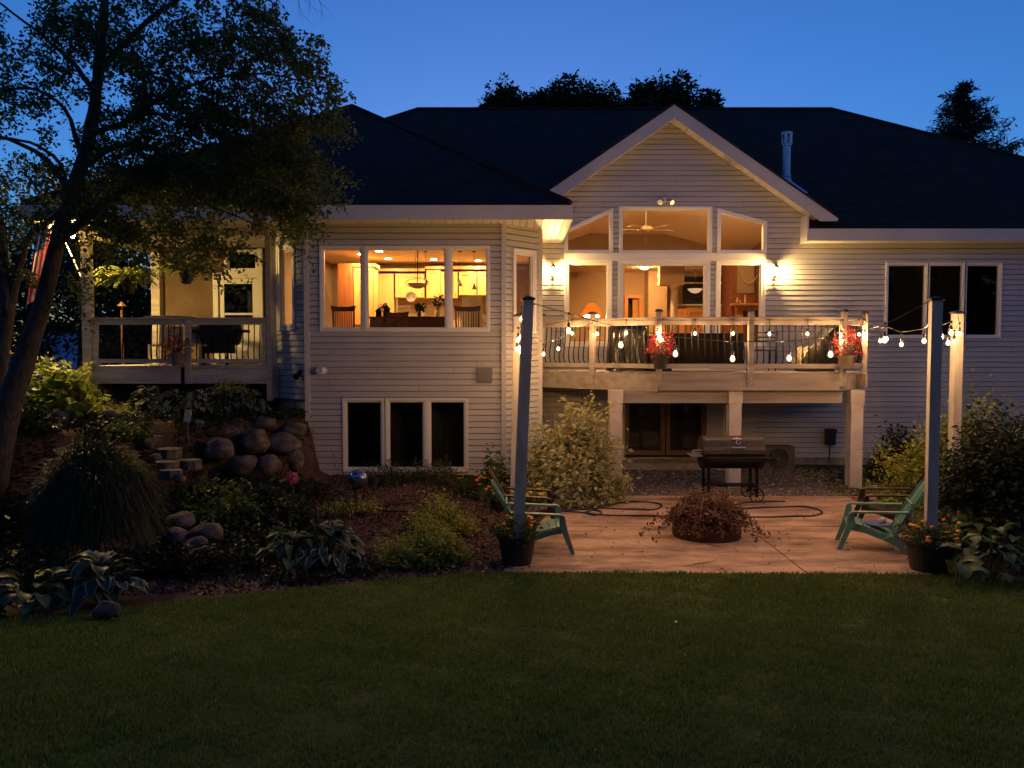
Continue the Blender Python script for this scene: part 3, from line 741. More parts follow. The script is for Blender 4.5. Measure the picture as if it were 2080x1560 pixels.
# fridge and tall pantry
FY = 19.5; q0, q1 = P(938, 603, FY), P(978, 603, FY)
t = T('fridge', 'pale steel refrigerator behind the right dining chair', 'refrigerator', (q0.x, FY, KF))
m = MB(); m.box(q0.x, q1.x, FY, FY+.7, KF, q0.z); part(m, 'body', M['steel'], t)
for a, b in ((q0.x, lerp(q0.x, q1.x, .5)), (lerp(q0.x, q1.x, .5), q1.x)):
    m = MB(); m.box(a+.006, b-.006, FY-.04, FY-.003, KF+.1, q0.z-.01); d_ = part(m, 'fridge_door', M['steel'], t)
    m = MB(); m.box((a+b)/2+.1, (a+b)/2+.13, FY-.09, FY-.06, 3.0, 3.9); part(m, 'handle', M['chrome'], d_)
t = T('pantry_cabinet', 'tall pantry with red-brown side panel in the left kitchen pane', 'pantry', (-4.1, 18.6, KF))
a, b, c = P(686, 560, 18.7).x, P(714, 560, 18.7).x, 5.0
m = MB(); m.box(a, b, 18.7, 19.3, KF, 4.88); part(m, 'side_panel', M['cherry'], t)
m = MB(); m.box(b+.003, b+.5, 18.9, 19.5, KF, 4.82); m.box(b-.02, b+.55, 18.84, 19.5, 4.825, 4.9); part(m, 'carcass', M['maple'], t)
m = MB(); door_panel(m, b+.01, b+.25, 18.9, 3.4, 4.8); door_panel(m, b+.25, b+.49, 18.9, 3.4, 4.8); part(m, 'cabinet_door', M['maple'], t)
t = T('inner_door', 'orange oak door frame in the far left of the kitchen', 'door', (KX0, 19, KF))
m = MB(); y0 = 17.9
for q in ((y0, y0+.09, KF, 4.55), (y0+.85, y0+.94, KF, 4.55), (y0, y0+.94, 4.55, 4.64)): m.box(KX0+.01, KX0+.05, q[0], q[1], q[2], q[3])
part(m, 'door_frame', M['oak'], t)
m = MB(); m.box(KX0+.004, KX0+.03, y0+.09, y0+.85, KF, 4.55); part(m, 'door', M['cherry'], t)
# dining chairs
def dining(px, D, lab, s=1.0, w=.46, topz=None):
    x = P(px, 0, D).x; t = T('dining_chair', lab, 'dining chair', (x, D, KF), 'slat-back dining chairs')
    tz = 1.05*s if topz is None else topz-KF
    m = MB(); m.box(-w/2, w/2, 0, .42, .43, .47); c = part2(m, 'seat', M['dark_wood'], t)
    for a in (-1, 1):
        m = MB(); m.tube([(a*w*.44, .02, 0), (a*w*.44, 0, .45), (a*w*.47, -.06, tz-.12)], [.02, .022, .018], 6); part2(m, 'leg', M['dark_wood'], t)
        m = MB(); m.tube([(a*w*.42, .38, 0), (a*w*.42, .38, .45)], .02, 6); part2(m, 'leg', M['dark_wood'], t)
    m = MB()
    for k in range(8):
        xx = -w*.36+k*w*.72/7; m.tube([(xx*.85, .0, .47), (xx, -.03, .7), (xx, -.06, tz-.1)], .009, 5)
    part2(m, 'back_slats', M['dark_wood'], t)
    m = MB()
    pts = [(-w*.56, tz-.01), (-w*.25, tz-.035), (w*.25, tz-.035), (w*.56, tz-.01), (w*.50, tz-.13), (-w*.50, tz-.13)]
    m.prism([(a, -.09, b) for a, b in pts], (0, .03, 0)); part2(m, 'top_rail', M['dark_wood'], t)
    return t
def part2(mb, name, mt, parent, smooth=False):   # geometry already in the thing's own coordinates
    o = mesh_obj(name, mb.v, mb.f, mt, smooth, mb.uv); o.parent = parent; ORG[o.name] = Vector((0, 0, 0)); return o
dining(693, 15.75, 'dark slat-back dining chair in the left kitchen pane', topz=P(0, 620, 15.75).z)
dining(948, 15.75, 'dark slat-back dining chair in the right kitchen pane', topz=P(0, 620, 15.75).z, w=.5)
dining(804, 16.9, 'low dark chair top showing behind the ornaments in the wide kitchen window', topz=P(0, 632, 16.9).z)
# island ornaments
def vaseplant(px, lab, n, hh, seed, potc, flower=None, leaf=LF['dark'], pot=(.05, .1)):
    x = P(px, 0, ISY).x; t = T('potted_plant', lab, 'potted plant', (x, ISY+.2, IZ)); rr = random.Random(seed)
    m = MB(); m.lathe([(pot[0]*.7, 0), (pot[0], pot[1]*.5), (pot[0]*.8, pot[1])], (0, 0, 0), 12); part2(m, 'pot', potc, t)
    m = MB(); f = MB()
    for k in range(n):
        a = rr.uniform(0, 6.28); e = rr.uniform(.15, .9); h = hh*rr.uniform(.5, 1)
        tip = Vector((math.cos(a)*e*hh*.8, math.sin(a)*e*hh*.4, pot[1]+h)); m.tube([(0, 0, pot[1]*.8), tip*.5+Vector((0, 0, .03)), tip], .004, 4)
        for j in range(2):
            c = tip*(1-.25*j); s = Vector((rr.uniform(-1, 1), rr.uniform(-.3, .3), rr.uniform(-.2, 1))).normalized()*rr.uniform(.06, .11)
            w = Vector((s.z, 0, -s.x))*.28; m.poly([c, c+s*.5+w, c+s, c+s*.5-w])
        if flower and k < 5: f.blob(tip, (.035, .035, .03), k, .2, 8, 5)
    part2(m, 'leaves', leaf, t)
    if flower: part2(f, 'flowers', flower, t)
vaseplant(846, 'spiky dark plant in a low bowl on the kitchen island', 26, .17, 3, M['cap'])
vaseplant(884, 'vase of dark leaves and white blooms at the right end of the kitchen island', 16, .30, 4, M['curtain'], M['white'], pot=(.06, .16))
vaseplant(772, 'pale pink flower bunch between ornaments on the kitchen island', 10, .2, 9, M['curtain'], LF['pink'], LF['green'], pot=(.04, .1))
for px, h, lab in ((764, .17, 'shorter dark birdhouse ornament left of the pink flowers'), (781, .25, 'taller dark birdhouse ornament right of the pink flowers')):
    x = P(px, 0, ISY-.0).x; t = T('birdhouse_ornament', lab, 'ornament', (x, ISY+.05, IZ), 'birdhouse ornaments on the island')
    m = MB(); m.box(-.06, .06, -.05, .05, 0, h*.7); part2(m, 'body', M['wicker'], t)
    m = MB(); m.prism([(-.085, -.07, h*.7), (.085, -.07, h*.7), (0, -.07, h*1.15)], (0, .14, 0)); part2(m, 'roof', M['cap'], t)
q = P(835, 603, 20.05); m = MB()
m.lathe([(.001, 0), (.06, -.005), (.1, -.02), (.135, -.03), (.135, -.022), (.1, -.01), (.001, .012)][::-1], (q.x, 20.05, q.z), 22, axis='y'); solo(m, 'plate', M['plate'], 'round grey decorative plate leaning above the stove', 'plate')
m = MB(); q = P(756, 640, 20.0); m.box(q.x-.12, q.x+.12, 20.05, 20.1, 3.35, 3.85); solo(m, 'microwave', M['cap'], 'dark appliance front set in the cabinets at the left of the wide kitchen window', 'appliance')
# bowl chandelier
D = 16.9; q = P(848, 577, D)
t = T('bowl_chandelier', 'frosted bowl chandelier on a rod in the wide kitchen window', 'chandelier', (q.x, D, q.z))
m = MB(); m.lathe([(.01, -.105), (.09, -.09), (.17, -.045), (.215, .0), (.22, .01), (.20, .0), (.16, -.03), (.01, -.06)], (0, 0, 0), 24); part2(m, 'bowl', M['curtain'], t, True)
m = MB(); m.tube([(0, 0, -.05), (0, 0, KC-q.z)], .012, 6)
for s in (-.05, .05): m.tube([(s, 0, .05), (s*.6, 0, KC-q.z-.05)], .004, 4)
m.tube([(.255*math.cos(a*.2618), 0, .02+.10*math.sin(a*.2618)) for a in range(25)], .007, 5, caps=False); part2(m, 'frame', M['bronze'], t)
for px, py, lab in ((865, 568, 'small glass pendant partly behind the bowl chandelier'), (934, 573, 'small glass pendant, left one in the right kitchen pane'), (963, 580, 'small glass pendant, right one in the right kitchen pane')):
    D = 18.0; q = P(px, py, D); t = T('pendant_light', lab, 'pendant light', (q.x, D, q.z), 'small glass pendants over the counter')
    m = MB(); m.lathe([(.062, -.09), (.05, -.05), (.025, -.005), (.012, .03)], (0, 0, 0), 14, caps=False); part2(m, 'glass_shade', M['curtain'], t, True)
    m = MB(); m.tube([(0, 0, .0), (0, 0, .05)], .016, 6); m.tube([(0, 0, .05), (0, 0, KC-q.z)], .004, 4); m.lathe([(.05, KC-q.z-.02), (.05, KC-q.z-.004)], (0, 0, 0), 12); part2(m, 'cord', M['bronze'], t)

# ---------------------------------------------------------------- great room
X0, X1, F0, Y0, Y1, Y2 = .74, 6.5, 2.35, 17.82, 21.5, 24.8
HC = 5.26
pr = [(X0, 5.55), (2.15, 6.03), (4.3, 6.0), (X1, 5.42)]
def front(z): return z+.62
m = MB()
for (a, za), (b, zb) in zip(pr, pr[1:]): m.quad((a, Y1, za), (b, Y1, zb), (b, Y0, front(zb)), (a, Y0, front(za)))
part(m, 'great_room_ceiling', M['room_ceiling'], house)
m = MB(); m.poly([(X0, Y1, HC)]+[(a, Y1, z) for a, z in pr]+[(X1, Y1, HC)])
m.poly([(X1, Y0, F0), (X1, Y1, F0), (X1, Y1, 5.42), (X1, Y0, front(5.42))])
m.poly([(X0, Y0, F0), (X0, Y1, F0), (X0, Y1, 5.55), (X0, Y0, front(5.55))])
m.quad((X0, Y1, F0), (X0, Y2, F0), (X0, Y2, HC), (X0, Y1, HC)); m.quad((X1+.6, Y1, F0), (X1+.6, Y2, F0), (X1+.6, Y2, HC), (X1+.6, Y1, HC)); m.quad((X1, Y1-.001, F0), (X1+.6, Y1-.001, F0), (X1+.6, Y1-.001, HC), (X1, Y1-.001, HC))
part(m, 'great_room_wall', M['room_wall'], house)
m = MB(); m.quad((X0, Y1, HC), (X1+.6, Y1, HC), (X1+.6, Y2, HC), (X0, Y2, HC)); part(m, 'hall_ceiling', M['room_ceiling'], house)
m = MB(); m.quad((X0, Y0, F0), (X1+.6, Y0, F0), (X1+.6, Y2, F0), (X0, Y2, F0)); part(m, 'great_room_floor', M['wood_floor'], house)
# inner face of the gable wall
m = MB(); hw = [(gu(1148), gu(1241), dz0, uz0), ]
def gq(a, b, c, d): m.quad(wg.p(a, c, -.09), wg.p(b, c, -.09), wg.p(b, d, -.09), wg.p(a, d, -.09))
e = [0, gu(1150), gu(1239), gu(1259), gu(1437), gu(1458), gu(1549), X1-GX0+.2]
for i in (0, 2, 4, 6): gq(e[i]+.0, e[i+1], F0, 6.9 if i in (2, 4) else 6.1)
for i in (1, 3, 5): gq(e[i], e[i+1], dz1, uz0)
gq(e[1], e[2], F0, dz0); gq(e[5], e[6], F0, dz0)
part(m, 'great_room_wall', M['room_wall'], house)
# back wall of the hall, with a passage and door frame
wq = P(1270, 0, Y2).x; pw = P(1307, 0, Y2).x
m = MB(); jx = P(1340, 0, Y2-.8).x
m.quad((X0, Y2-.5, F0), (wq, Y2-.2, F0), (wq, Y2-.2, HC), (X0, Y2-.5, HC)); m.quad((wq, Y2-.2, 4.45), (pw, Y2-.2, 4.45), (pw, Y2-.2, HC), (wq, Y2-.2, HC))
m.quad((pw, Y2-.2, F0), (P(1322, 0, Y2-.2).x, Y2-.2, F0), (P(1322, 0, Y2-.2).x, Y2-.2, HC), (pw, Y2-.2, HC))
m.box(P(1322, 0, Y2-.9).x, P(1360, 0, Y2-.9).x, Y2-.9, Y2, F0, HC-.01)
m.quad((P(1355, 0, Y2).x, Y2, F0), (X1+.6, Y2, F0), (X1+.6, Y2, HC), (P(1355, 0, Y2).x, Y2, HC))
m.box(P(1343, 0, 22.6).x, P(1393, 0, 22.6).x, 22.45, 22.75, ZY(580, 22.6), HC-.01)
part(m, 'hall_wall', M['hall_wall'], house)
m = MB()
for q in ((wq-.0, wq+.11, F0, 4.56), (pw-.11, pw, F0, 4.56), (wq+.11, pw-.11, 4.45, 4.56)): m.box(q[0], q[1], Y2-.27, Y2-.205, q[2], q[3])
t = T('hall_doorway', 'orange oak doorway seen through the central great room window', 'doorway', (wq, Y2-.2, F0)); part(m, 'door_frame', M['oak'], t)
m = MB(); m.box(wq+.11, pw-.11, Y2+.1, Y2+.15, F0, 4.5); part(m, 'dark_passage', M['dark'], t)
m = MB(); m.box(pw-.3, pw-.11, Y2-.15, Y2-.1, F0, 4.45); part(m, 'door', M['oak'], t)
cx = P(1375, 0, 22.6).x; ct = ZY(580, 22.6)
t = T('round_column', 'cream round column seen through the central great room window', 'column', (cx, 22.6, F0))
m = MB(); m.lathe([(.115, F0+.1), (.11, F0+1.2), (.095, ct-.12)], (cx, 22.6, 0), 20); part(m, 'shaft', M['curtain'], t, True)
m = MB(); m.lathe([(.10, ct-.12), (.12, ct-.1), (.14, ct-.05), (.17, ct-.04), (.17, ct-.002)], (cx, 22.6, 0), 20); m.box(cx-.16, cx+.16, 22.44, 22.76, F0, F0+.1); part(m, 'capital', M['curtain'], t)
# far dark window with shelf, and wood buffet
a, b = P(1392, 0, Y2-.02).x, P(1440, 0, Y2).x; z0_, z1_ = ZY(622, Y2), ZY(562, Y2)
t = T('far_window', 'dark night window at the back of the hall, right of the round column', 'window', (a, Y2, z0_))
m = MB(); m.box(a, b+.6, Y2-.04, Y2-.01, z0_, z1_); part(m, 'pane', M['cap'], t)
m = MB(); m.box(a-.4, b+.6, Y2-.08, Y2-.045, ZY(620, Y2)-.02, ZY(618, Y2)); m.box(a, b+.6, Y2-.08, Y2-.045, ZY(575, Y2)-.02, ZY(575, Y2)+.02); part(m, 'frame', M['white'], t)
m = MB(); m.box(cx-.4, X1+.4, Y2-.6, Y2-.1, F0, ZY(628, Y2-.6))
t = T('buffet', 'light wood buffet cabinet under the dark window behind the round column', 'cabinet', (cx, Y2-.5, F0)); part(m, 'body', M['oak'], t)
for k in range(5):
    m = MB(); xx = cx-.35+k*.55; door_panel(m, xx, xx+.53, Y2-.6, 2.8, ZY(630, Y2-.6)); part(m, 'drawer', M['oak'], t)
q = P(1412, 588, 23.4); t = T('hall_pendant', 'cream bowl pendant in front of the dark hall window', 'pendant light', (q.x, q.y, q.z))
m = MB(); m.lathe([(.01, -.12), (.12, -.09), (.22, .0), (.23, .02), (.01, .02)], (0, 0, 0), 20); part2(m, 'bowl', E['bowl'], t, True)
m = MB(); m.tube([(0, 0, .02), (0, 0, HC-q.z)], .01, 5); part2(m, 'rod', M['bronze'], t)
D = (HC-CAMZ)/((714-543)/FPX); q = P(1309, 543, D); t = T('hall_ceiling_light', 'flush ceiling light glowing at the top of the central great room window', 'ceiling light', (q.x, D, HC))
m = MB(); m.lathe([(.01, -.07), (.08, -.06), (.12, -.03), (.13, -.004)], (0, 0, 0), 16); part2(m, 'globe', E['hall'], t, True)
m = MB(); m.lathe([(.14, -.02), (.14, -.002)], (0, 0, 0), 16); part2(m, 'base', M['white'], t)
for x, y, lab in ((2.2, 18.15, 'added unseen fill light above the left great room window'), (5.0, 18.15, 'added unseen fill light above the right great room window')):  # lamps added out of view to brighten the great room ceiling
    zc = 6.5 if x < 4 else 6.28
    t = T('added_fill_light', lab, 'ceiling light', (x, y, zc)); m = MB(); m.lathe([(.09, -.05), (.07, -.13), (.01, -.14)], (0, 0, 0), 12); part2(m, 'globe', E['hall'], t); m = MB(); m.lathe([(.1, .1), (.1, -.045)], (0, 0, 0), 12); part2(m, 'base', M['white'], t)
# ceiling fan
D = 19.2; q = P(1312, 466, D)
t = T('ceiling_fan', 'white ceiling fan behind the upper central gable window', 'ceiling fan', (q.x, D, q.z))
m = MB(); m.lathe([(.02, -.08), (.06, -.07), (.09, -.04), (.17, -.02), (.17, .05), (.10, .08), (.03, .1)], (0, 0, 0), 20); part2(m, 'motor', M['curtain'], t)
m = MB(); m.tube([(0, 0, .08), (0, 0, 6.42-q.z)], .014, 6); m.lathe([(.06, 6.34-q.z), (.03, 6.28-q.z)], (0, 0, 0), 12); m.tube([(0, 0, -.08), (0, 0, -.35)], .003, 4); part2(m, 'rod', M['curtain'], t)
for k in range(5):
    a = R(72*k+12); Mx = Matrix.Rotation(a, 4, 'Z') @ Matrix.Rotation(R(12), 4, 'X'); m = MB(); m.box(.16, .26, -.02, .02, -.012, 0, Mx); m.box(.24, .72, -.07, .07, -.004, .004, Mx); part2(m, 'blade', M['curtain'], t)
# table lamp on console
D = 18.35; q = P(1202, 640, D); x = q.x
t = T('table_lamp', 'lit table lamp with glowing orange shade in the left great room window', 'table lamp', (x, D, 3.1))
m = MB(); zt, zb = P(0, 616, D).z, P(0, 641, D).z; m.lathe([(.085, zt), (.11, zt-.03), (.27, zb)], (x, D, 0), 24, caps=False); part(m, 'lamp_shade', E['shade'], t, True)
m = MB(); m.lathe([(.09, 3.1), (.05, 3.15), (.09, 3.3), (.04, 3.5), (.015, 3.56), (.012, zb-.05)], (x, D, 0), 16); part(m, 'lamp_base', M['bronze'], t)
m = MB(); m.lathe([(.001, zb-.05), (.15, zb-.04), (.18, zb-.015), (.15, zb+.01), (.001, zb+.02)], (x, D, 0), 12, caps=False); part(m, 'bulb', E['lamp'], t, True)
t = T('console_table', 'low wooden console table under the orange lamp', 'table', (x, D, F0))
m = MB(); m.box(x-.4, x+.4, D-.2, D+.2, 3.05, 3.098); part(m, 'tabletop', M['oak'], t)
for a in (-.37, .37):
    for b in (-.17, .17): m = MB(); m.box(x+a-.02, x+a+.02, D+b-.02, D+b+.02, F0, 3.048); part(m, 'leg', M['oak'], t)
# return-air grille and switches
m = MB(); q = P(1186, 556, Y1)
q = P(1187, 556, 24.2); m.box(q.x-.2, q.x+.2, 24.18, 24.2, q.z-.1, q.z+.1)
for k in range(8): m.box(q.x-.19+k*.048, q.x-.16+k*.048, 24.165, 24.179, q.z-.08, q.z+.08)
solo(m, 'air_grille', M['hall_wall'], 'pale air grille high on the wall behind the table lamp', 'air grille')
for py, h, lab in ((560, .08, 'upper small white box on the hall wall'), (576, .06, 'lower small white box on the hall wall')):
    q = P(1340, py, 23.86); m = MB(); m.box(q.x-.08, q.x+.08, 23.85, 23.89, q.z-h, q.z+h); m.box(q.x-.06, q.x+.06, 23.84, 23.849, q.z-h*.7, q.z+h*.7); solo(m, 'door_chime', M['white'], lab, 'chime box')
# fireplace
FX = P(1490, 0, 20.6).x
t = T('fireplace', 'red-brown fireplace with oak mantel in the right great room window', 'fireplace', (FX, 20.6, F0))
m = MB(); m.box(FX, X1-.01, 20.6, 21.4, F0, 5.3); part(m, 'chimney_breast', M['brick'], t)
mz = P(0, 616, 20.3).z; mx = P(1499, 0, 20.2).x
m = MB(); m.box(mx, X1-.01, 20.2, 20.598, mz-.05, mz); m.box(mx+.05, X1-.01, 20.26, 20.598, mz-.1, mz-.052); m.box(mx+.1, X1-.01, 20.32, 20.598, mz-.17, mz-.102); part(m, 'mantel', M['oak'], t)
m = MB(); m.box(mx+.12, mx+.3, 20.42, 20.598, F0, mz-.172); part(m, 'mantel_leg', M['oak'], t)
q = P(1520, 580, 20.55); m = MB()
for s in (-1, 1):
    b0 = Vector((q.x+s*.02, 20.5, q.z+.05)); m.tube([b0, b0+Vector((s*.12, -.05, .1)), b0+Vector((s*.2, -.08, .25)), b0+Vector((s*.15, -.1, .38))], [.014, .012, .009, .004], 5)
    for k in range(3): c = b0+Vector((s*(.12+.035*k), -.06, .1+.09*k)); m.tube([c, c+Vector((s*.1, -.03, .09))], [.008, .003], 4)
solo(m, 'antlers', M['cream'], 'pale antlers on the fireplace wall', 'antlers')
m = MB(); m.box(FX+.18, X1-.05, 20.57, 20.597, 4.3, 5.2); solo(m, 'wall_picture', M['canvas'], 'tan picture panel above the oak mantel', 'picture')
for k, (dx, h) in enumerate(((.12, .16), (.2, .1), (.33, .22))):
    m = MB(); m.lathe([(.02, mz), (.035, mz+h*.3), (.02, mz+h*.8), (.028, mz+h)], (mx+dx, 20.35, 0), 10); solo(m, 'mantel_vase', M['curtain'], ('medium', 'short', 'tall')[k]+' pale vase on the oak mantel', 'vase')
m = MB(); qx, qy = P(1475, 615, 21.4).x, 21.4; m.box(qx-.03, qx+.03, 21.45, 21.48, P(0, 617, 21.4).z, P(0, 609, 21.4).z); solo(m, 'light_switch', M['white'], 'small white switch on the dark wall left of the fireplace', 'switch')
# ---------------------------------------------------------------- deck
DZ = 2.34
deck = T('deck', 'raised white painted deck on three posts in front of the central gable', 'deck', (4, 15.3, 0))
PL = [(.65, 16.8), (1.69, 15.96), (2.87, 15.0), (4.64, 15.0), (6.42, 15.0), (7.2, 15.8), (7.2, 17.6)]
segs = [(0, 2), (2, 4), (4, 5), (5, 6)]
m = MB()
poly = [(.64, 17.66), (.62, 16.76), (2.87, 15.0), (6.42, 15.0), (7.2, 15.8), (7.2, 17.66)]
def clipband(y0, y1):
    """x extent of deck between y0,y1 (front board ends cut to the outline)"""
    ym = (y0+y1)/2; xs = []
    for (ax, ay), (bx, by) in zip(poly, poly[1:]+poly[:1]):
        if (ay-ym)*(by-ym) < 0: xs.append(ax+(bx-ax)*(ym-ay)/(by-ay))
    return min(xs), max(xs)
y = 15.01
while y < 17.64:
    a, b = clipband(y, y+.135); m.box(a+.02, b-.02, y, min(y+.135, 17.65), DZ-.03, DZ); y += .142
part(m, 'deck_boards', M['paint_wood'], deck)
def seg(i, j): return Wall(PL[i], PL[j])
for k, (i, j) in enumerate(segs):
    w = seg(i, j)
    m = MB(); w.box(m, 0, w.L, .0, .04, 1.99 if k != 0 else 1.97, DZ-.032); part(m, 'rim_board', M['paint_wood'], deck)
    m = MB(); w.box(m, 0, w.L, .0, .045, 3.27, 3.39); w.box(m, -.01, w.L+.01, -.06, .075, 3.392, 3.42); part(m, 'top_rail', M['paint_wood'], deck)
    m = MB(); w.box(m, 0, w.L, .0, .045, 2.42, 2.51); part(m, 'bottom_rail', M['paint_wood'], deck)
    n = int(w.L/.123)
    for q in range(1, n):
        u = q*w.L/n; m = MB()
        m.tube([w.p(u, 3.33, -.02), w.p(u, 3.2, -.015), w.p(u, 2.95, .0), w.p(u, 2.75, .045), w.p(u, 2.62, .05), w.p(u, 2.52, .01), w.p(u, 2.45, -.01)], .0125, 5)
        part(m, 'baluster', M['black_metal'], deck)
ANG = {0: R(-40), 1: R(-40), 2: R(-20), 3: 0, 4: R(22), 5: R(68)}
for k in range(6):
    x, y = PL[k]; Mx = Matrix.Translation((x, y-.02, 0)) @ Matrix.Rotation(ANG[k], 4, 'Z'); m = MB()
    m.box(-.05, .05, -.085, .02, 2.07, 3.52, Mx)
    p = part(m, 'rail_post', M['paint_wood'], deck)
    m = MB(); m.box(-.07, .07, -.105, .04, 3.52, 3.55, Mx); m.box(-.055, .055, -.09, .025, 3.55, 3.57, Mx); part(m, 'post_cap', M['cap'], p)
    m = MB()
    for z in (2.14, 2.22): m.lathe([(.014, -.1), (.014, -.086)], (0, 0, 0), 8, axis='y'); m.v[-16:] = [tuple(Mx @ Vector((a, b, c+z))) for a, b, c in m.v[-16:]]
    part(m, 'bolt', M['galv'], p)
for px in (1250, 1490, 1735):
    q = P(px, 1000, 15.15); m = MB(); m.box(q.x-.12, q.x+.12, 15.08, 15.32, .03, 1.73); m.box(q.x-.135, q.x+.135, 15.065, 15.335, 1.732, 1.985)
    part(m, 'support_post', M['lit_post'], deck)
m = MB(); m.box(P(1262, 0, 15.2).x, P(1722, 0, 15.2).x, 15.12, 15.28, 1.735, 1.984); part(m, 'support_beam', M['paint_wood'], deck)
m = MB()
for k in range(15):
    x = 1.2+k*.41; y0_ = 15.06 if x > 2.9 else 16.4-(x-1.2)*.8; m.box(x, x+.04, y0_, 17.6, 2.05, 2.305)
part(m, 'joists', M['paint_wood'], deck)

# porch railing (a thing of its own)
pr_ = T('porch_railing', 'weathered railing with black balusters along the left porch', 'railing', (-6.7, 15.55, PF))
w = Wall((-8.46, 15.58), (-4.99, 15.58))
m = MB(); w.box(m, 0, w.L, .0, .04, 3.29, 3.40); w.box(m, -.02, w.L+.02, -.05, .09, 3.402, 3.435); part(m, 'top_rail', M['porch_wood'], pr_)
m = MB(); w.box(m, 0, w.L, .0, .04, 2.52, 2.6); part(m, 'bottom_rail', M['porch_wood'], pr_)
for q in range(1, 30):
    u = q*w.L/30; m = MB(); m.tube([w.p(u, 3.33, -.02), w.p(u, 3.2, -.015), w.p(u, 2.95, 0), w.p(u, 2.78, .04), w.p(u, 2.66, .04), w.p(u, 2.54, -.01)], .0125, 5); part(m, 'baluster', M['black_metal'], pr_)
x = P(371, 0, 15.55).x; m = MB(); m.box(x-.055, x+.055, 15.50, 15.56, 2.1, 3.40); part(m, 'rail_post', M['porch_wood'], pr_)
for a, b in ((-8.47, -8.36), (-5.06, -4.99)): m = MB(); m.box(a, b, 15.52, 15.578, 2.45, 3.28); part(m, 'rail_post', M['porch_wood'], pr_)
# porch things
t = T('porch_grill', 'black covered gas grill on the porch in front of the door', 'grill', (-6.35, 16.6, PF))
m = MB(); m.box(-6.62, -6.08, 16.4, 16.9, PF+.25, PF+.7); m.lathe([(.3, -.36), (.3, .36)], (-6.3, 16.65, PF+.72), 16, axis='x'); m.box(-6.9, -5.75, 16.42, 16.9, PF+.70, PF+.76); part(m, 'grill_body', M['fabric_black'], t)
for a in (-6.6, -6.1):
    m = MB(); m.box(a-.02, a+.02, 16.45, 16.49, PF+.07, PF+.27); m.lathe([(.07, -.02), (.07, .02)], (a, 16.45, PF+.07), 12, axis='x'); part(m, 'leg', M['cap'], t)
t = T('patio_table', 'round tan patio table behind the porch railing with a lantern beside it', 'table', (-7.5, 16.7, PF))
m = MB(); m.lathe([(.55, PF+.97), (.62, PF+1.0), (.5, PF+1.05), (.02, PF+1.07)], (-7.45, 16.8, 0), 20); part(m, 'tabletop', M['canvas'], t)
m = MB(); m.tube([(-7.45, 16.8, PF), (-7.45, 16.8, PF+.98)], .04, 8); m.lathe([(.25, PF), (.22, PF+.04)], (-7.45, 16.8, 0), 16); part(m, 'pedestal', M['canvas'], t)
for k, (x, lab) in enumerate(((-7.35, 'pale porch chair left of the hanging flower basket'), (-6.75, 'pale porch chair right of the post, behind the railing'))):
    t = T('porch_chair', lab, 'chair', (x, 16.1, PF), 'chairs on the left porch')
    m = MB(); m.box(-.25, .25, -.05, .4, .40, .44); part2(m, 'seat', M['canvas'], t)
    m = MB(); m.box(-.25, .25, .4, .44, .5, .88, Matrix.Rotation(R(-6), 4, 'X')); part2(m, 'backrest', M['canvas'], t)
    for a in (-.23, .23):
        for b in (-.02, .38): m = MB(); m.box(a-.025, a+.025, b-.02, b+.02, 0, .40); part2(m, 'leg', M['canvas'], t)
q = P(233, 640, 16.6); t = T('copper_birdhouse', 'small copper-roofed post lantern left behind the porch railing', 'post lantern', (q.x, 16.9, PF))
m = MB(); m.tube([(q.x, 16.9, PF), (q.x, 16.9, P(0, 622, 16.9).z)], .026, 8); part(m, 'post', M['copper'], t)
m = MB(); zz = P(0, 622, 16.9).z; m.lathe([(.1, zz), (.01, zz+.1)], (q.x, 16.9, 0), 12); part(m, 'roof', M['copper'], t)

# ---------------------------------------------------------------- foliage helpers
def leaves_np(pts, nrm_up, size, asp=.45, fold=.25, seed=0, droop=0.0, var=.35):
    """arrays of small folded leaves: returns v,f"""
    r = np.random.default_rng(seed); n = len(pts); pts = np.asarray(pts)
    d = r.normal(size=(n, 3)); d[:, 2] = d[:, 2]*.6-droop; d /= np.linalg.norm(d, axis=1)[:, None]
    up = r.normal(size=(n, 3))*.7; up[:, 2] += nrm_up
    s = np.cross(d, up); s /= np.linalg.norm(s, axis=1)[:, None]+1e-9; u = np.cross(s, d)
    L = size*(1+var*r.uniform(-1, 1, n))[:, None]; W = L*asp
    a = pts; b = pts+d*L*.45+s*W*.5+u*L*.1*fold*4*.3; c = pts+d*L; e = pts+d*L*.45-s*W*.5+u*L*.1*fold*4*.3
    v = np.stack([a, b, c, e], 1).reshape(-1, 3)
    return v
def leaf_mesh(name, v4, mat_, parent=None, kind=None, label=None):
    n = len(v4)//4; me = bpy.data.meshes.new(name)
    g = ORG.get(parent.name, Vector((0, 0, 0))) if parent else Vector((0, 0, 0))
    v = (v4-np.array(g)).astype(np.float32)
    me.vertices.add(4*n); me.vertices.foreach_set('co', v.ravel())
    me.loops.add(4*n); me.loops.foreach_set('vertex_index', np.arange(4*n, dtype=np.int32))
    me.polygons.add(n); me.polygons.foreach_set('loop_start', np.arange(0, 4*n, 4, dtype=np.int32))
    l = me.uv_layers.new(name='UVMap'); uv = np.tile(np.array([[.5, 0], [1, .5], [.5, 1], [0, .5]], dtype=np.float32), (n, 1)); l.data.foreach_set('uv', uv.ravel())
    me.materials.append(mat_); me.update(calc_edges=True); me.validate()
    o = bpy.data.objects.new(name, me); COL.objects.link(o)
    if parent: o.parent = parent; ORG[o.name] = g
    if kind: o['kind'] = kind
    if label: o['label'] = label
    return o
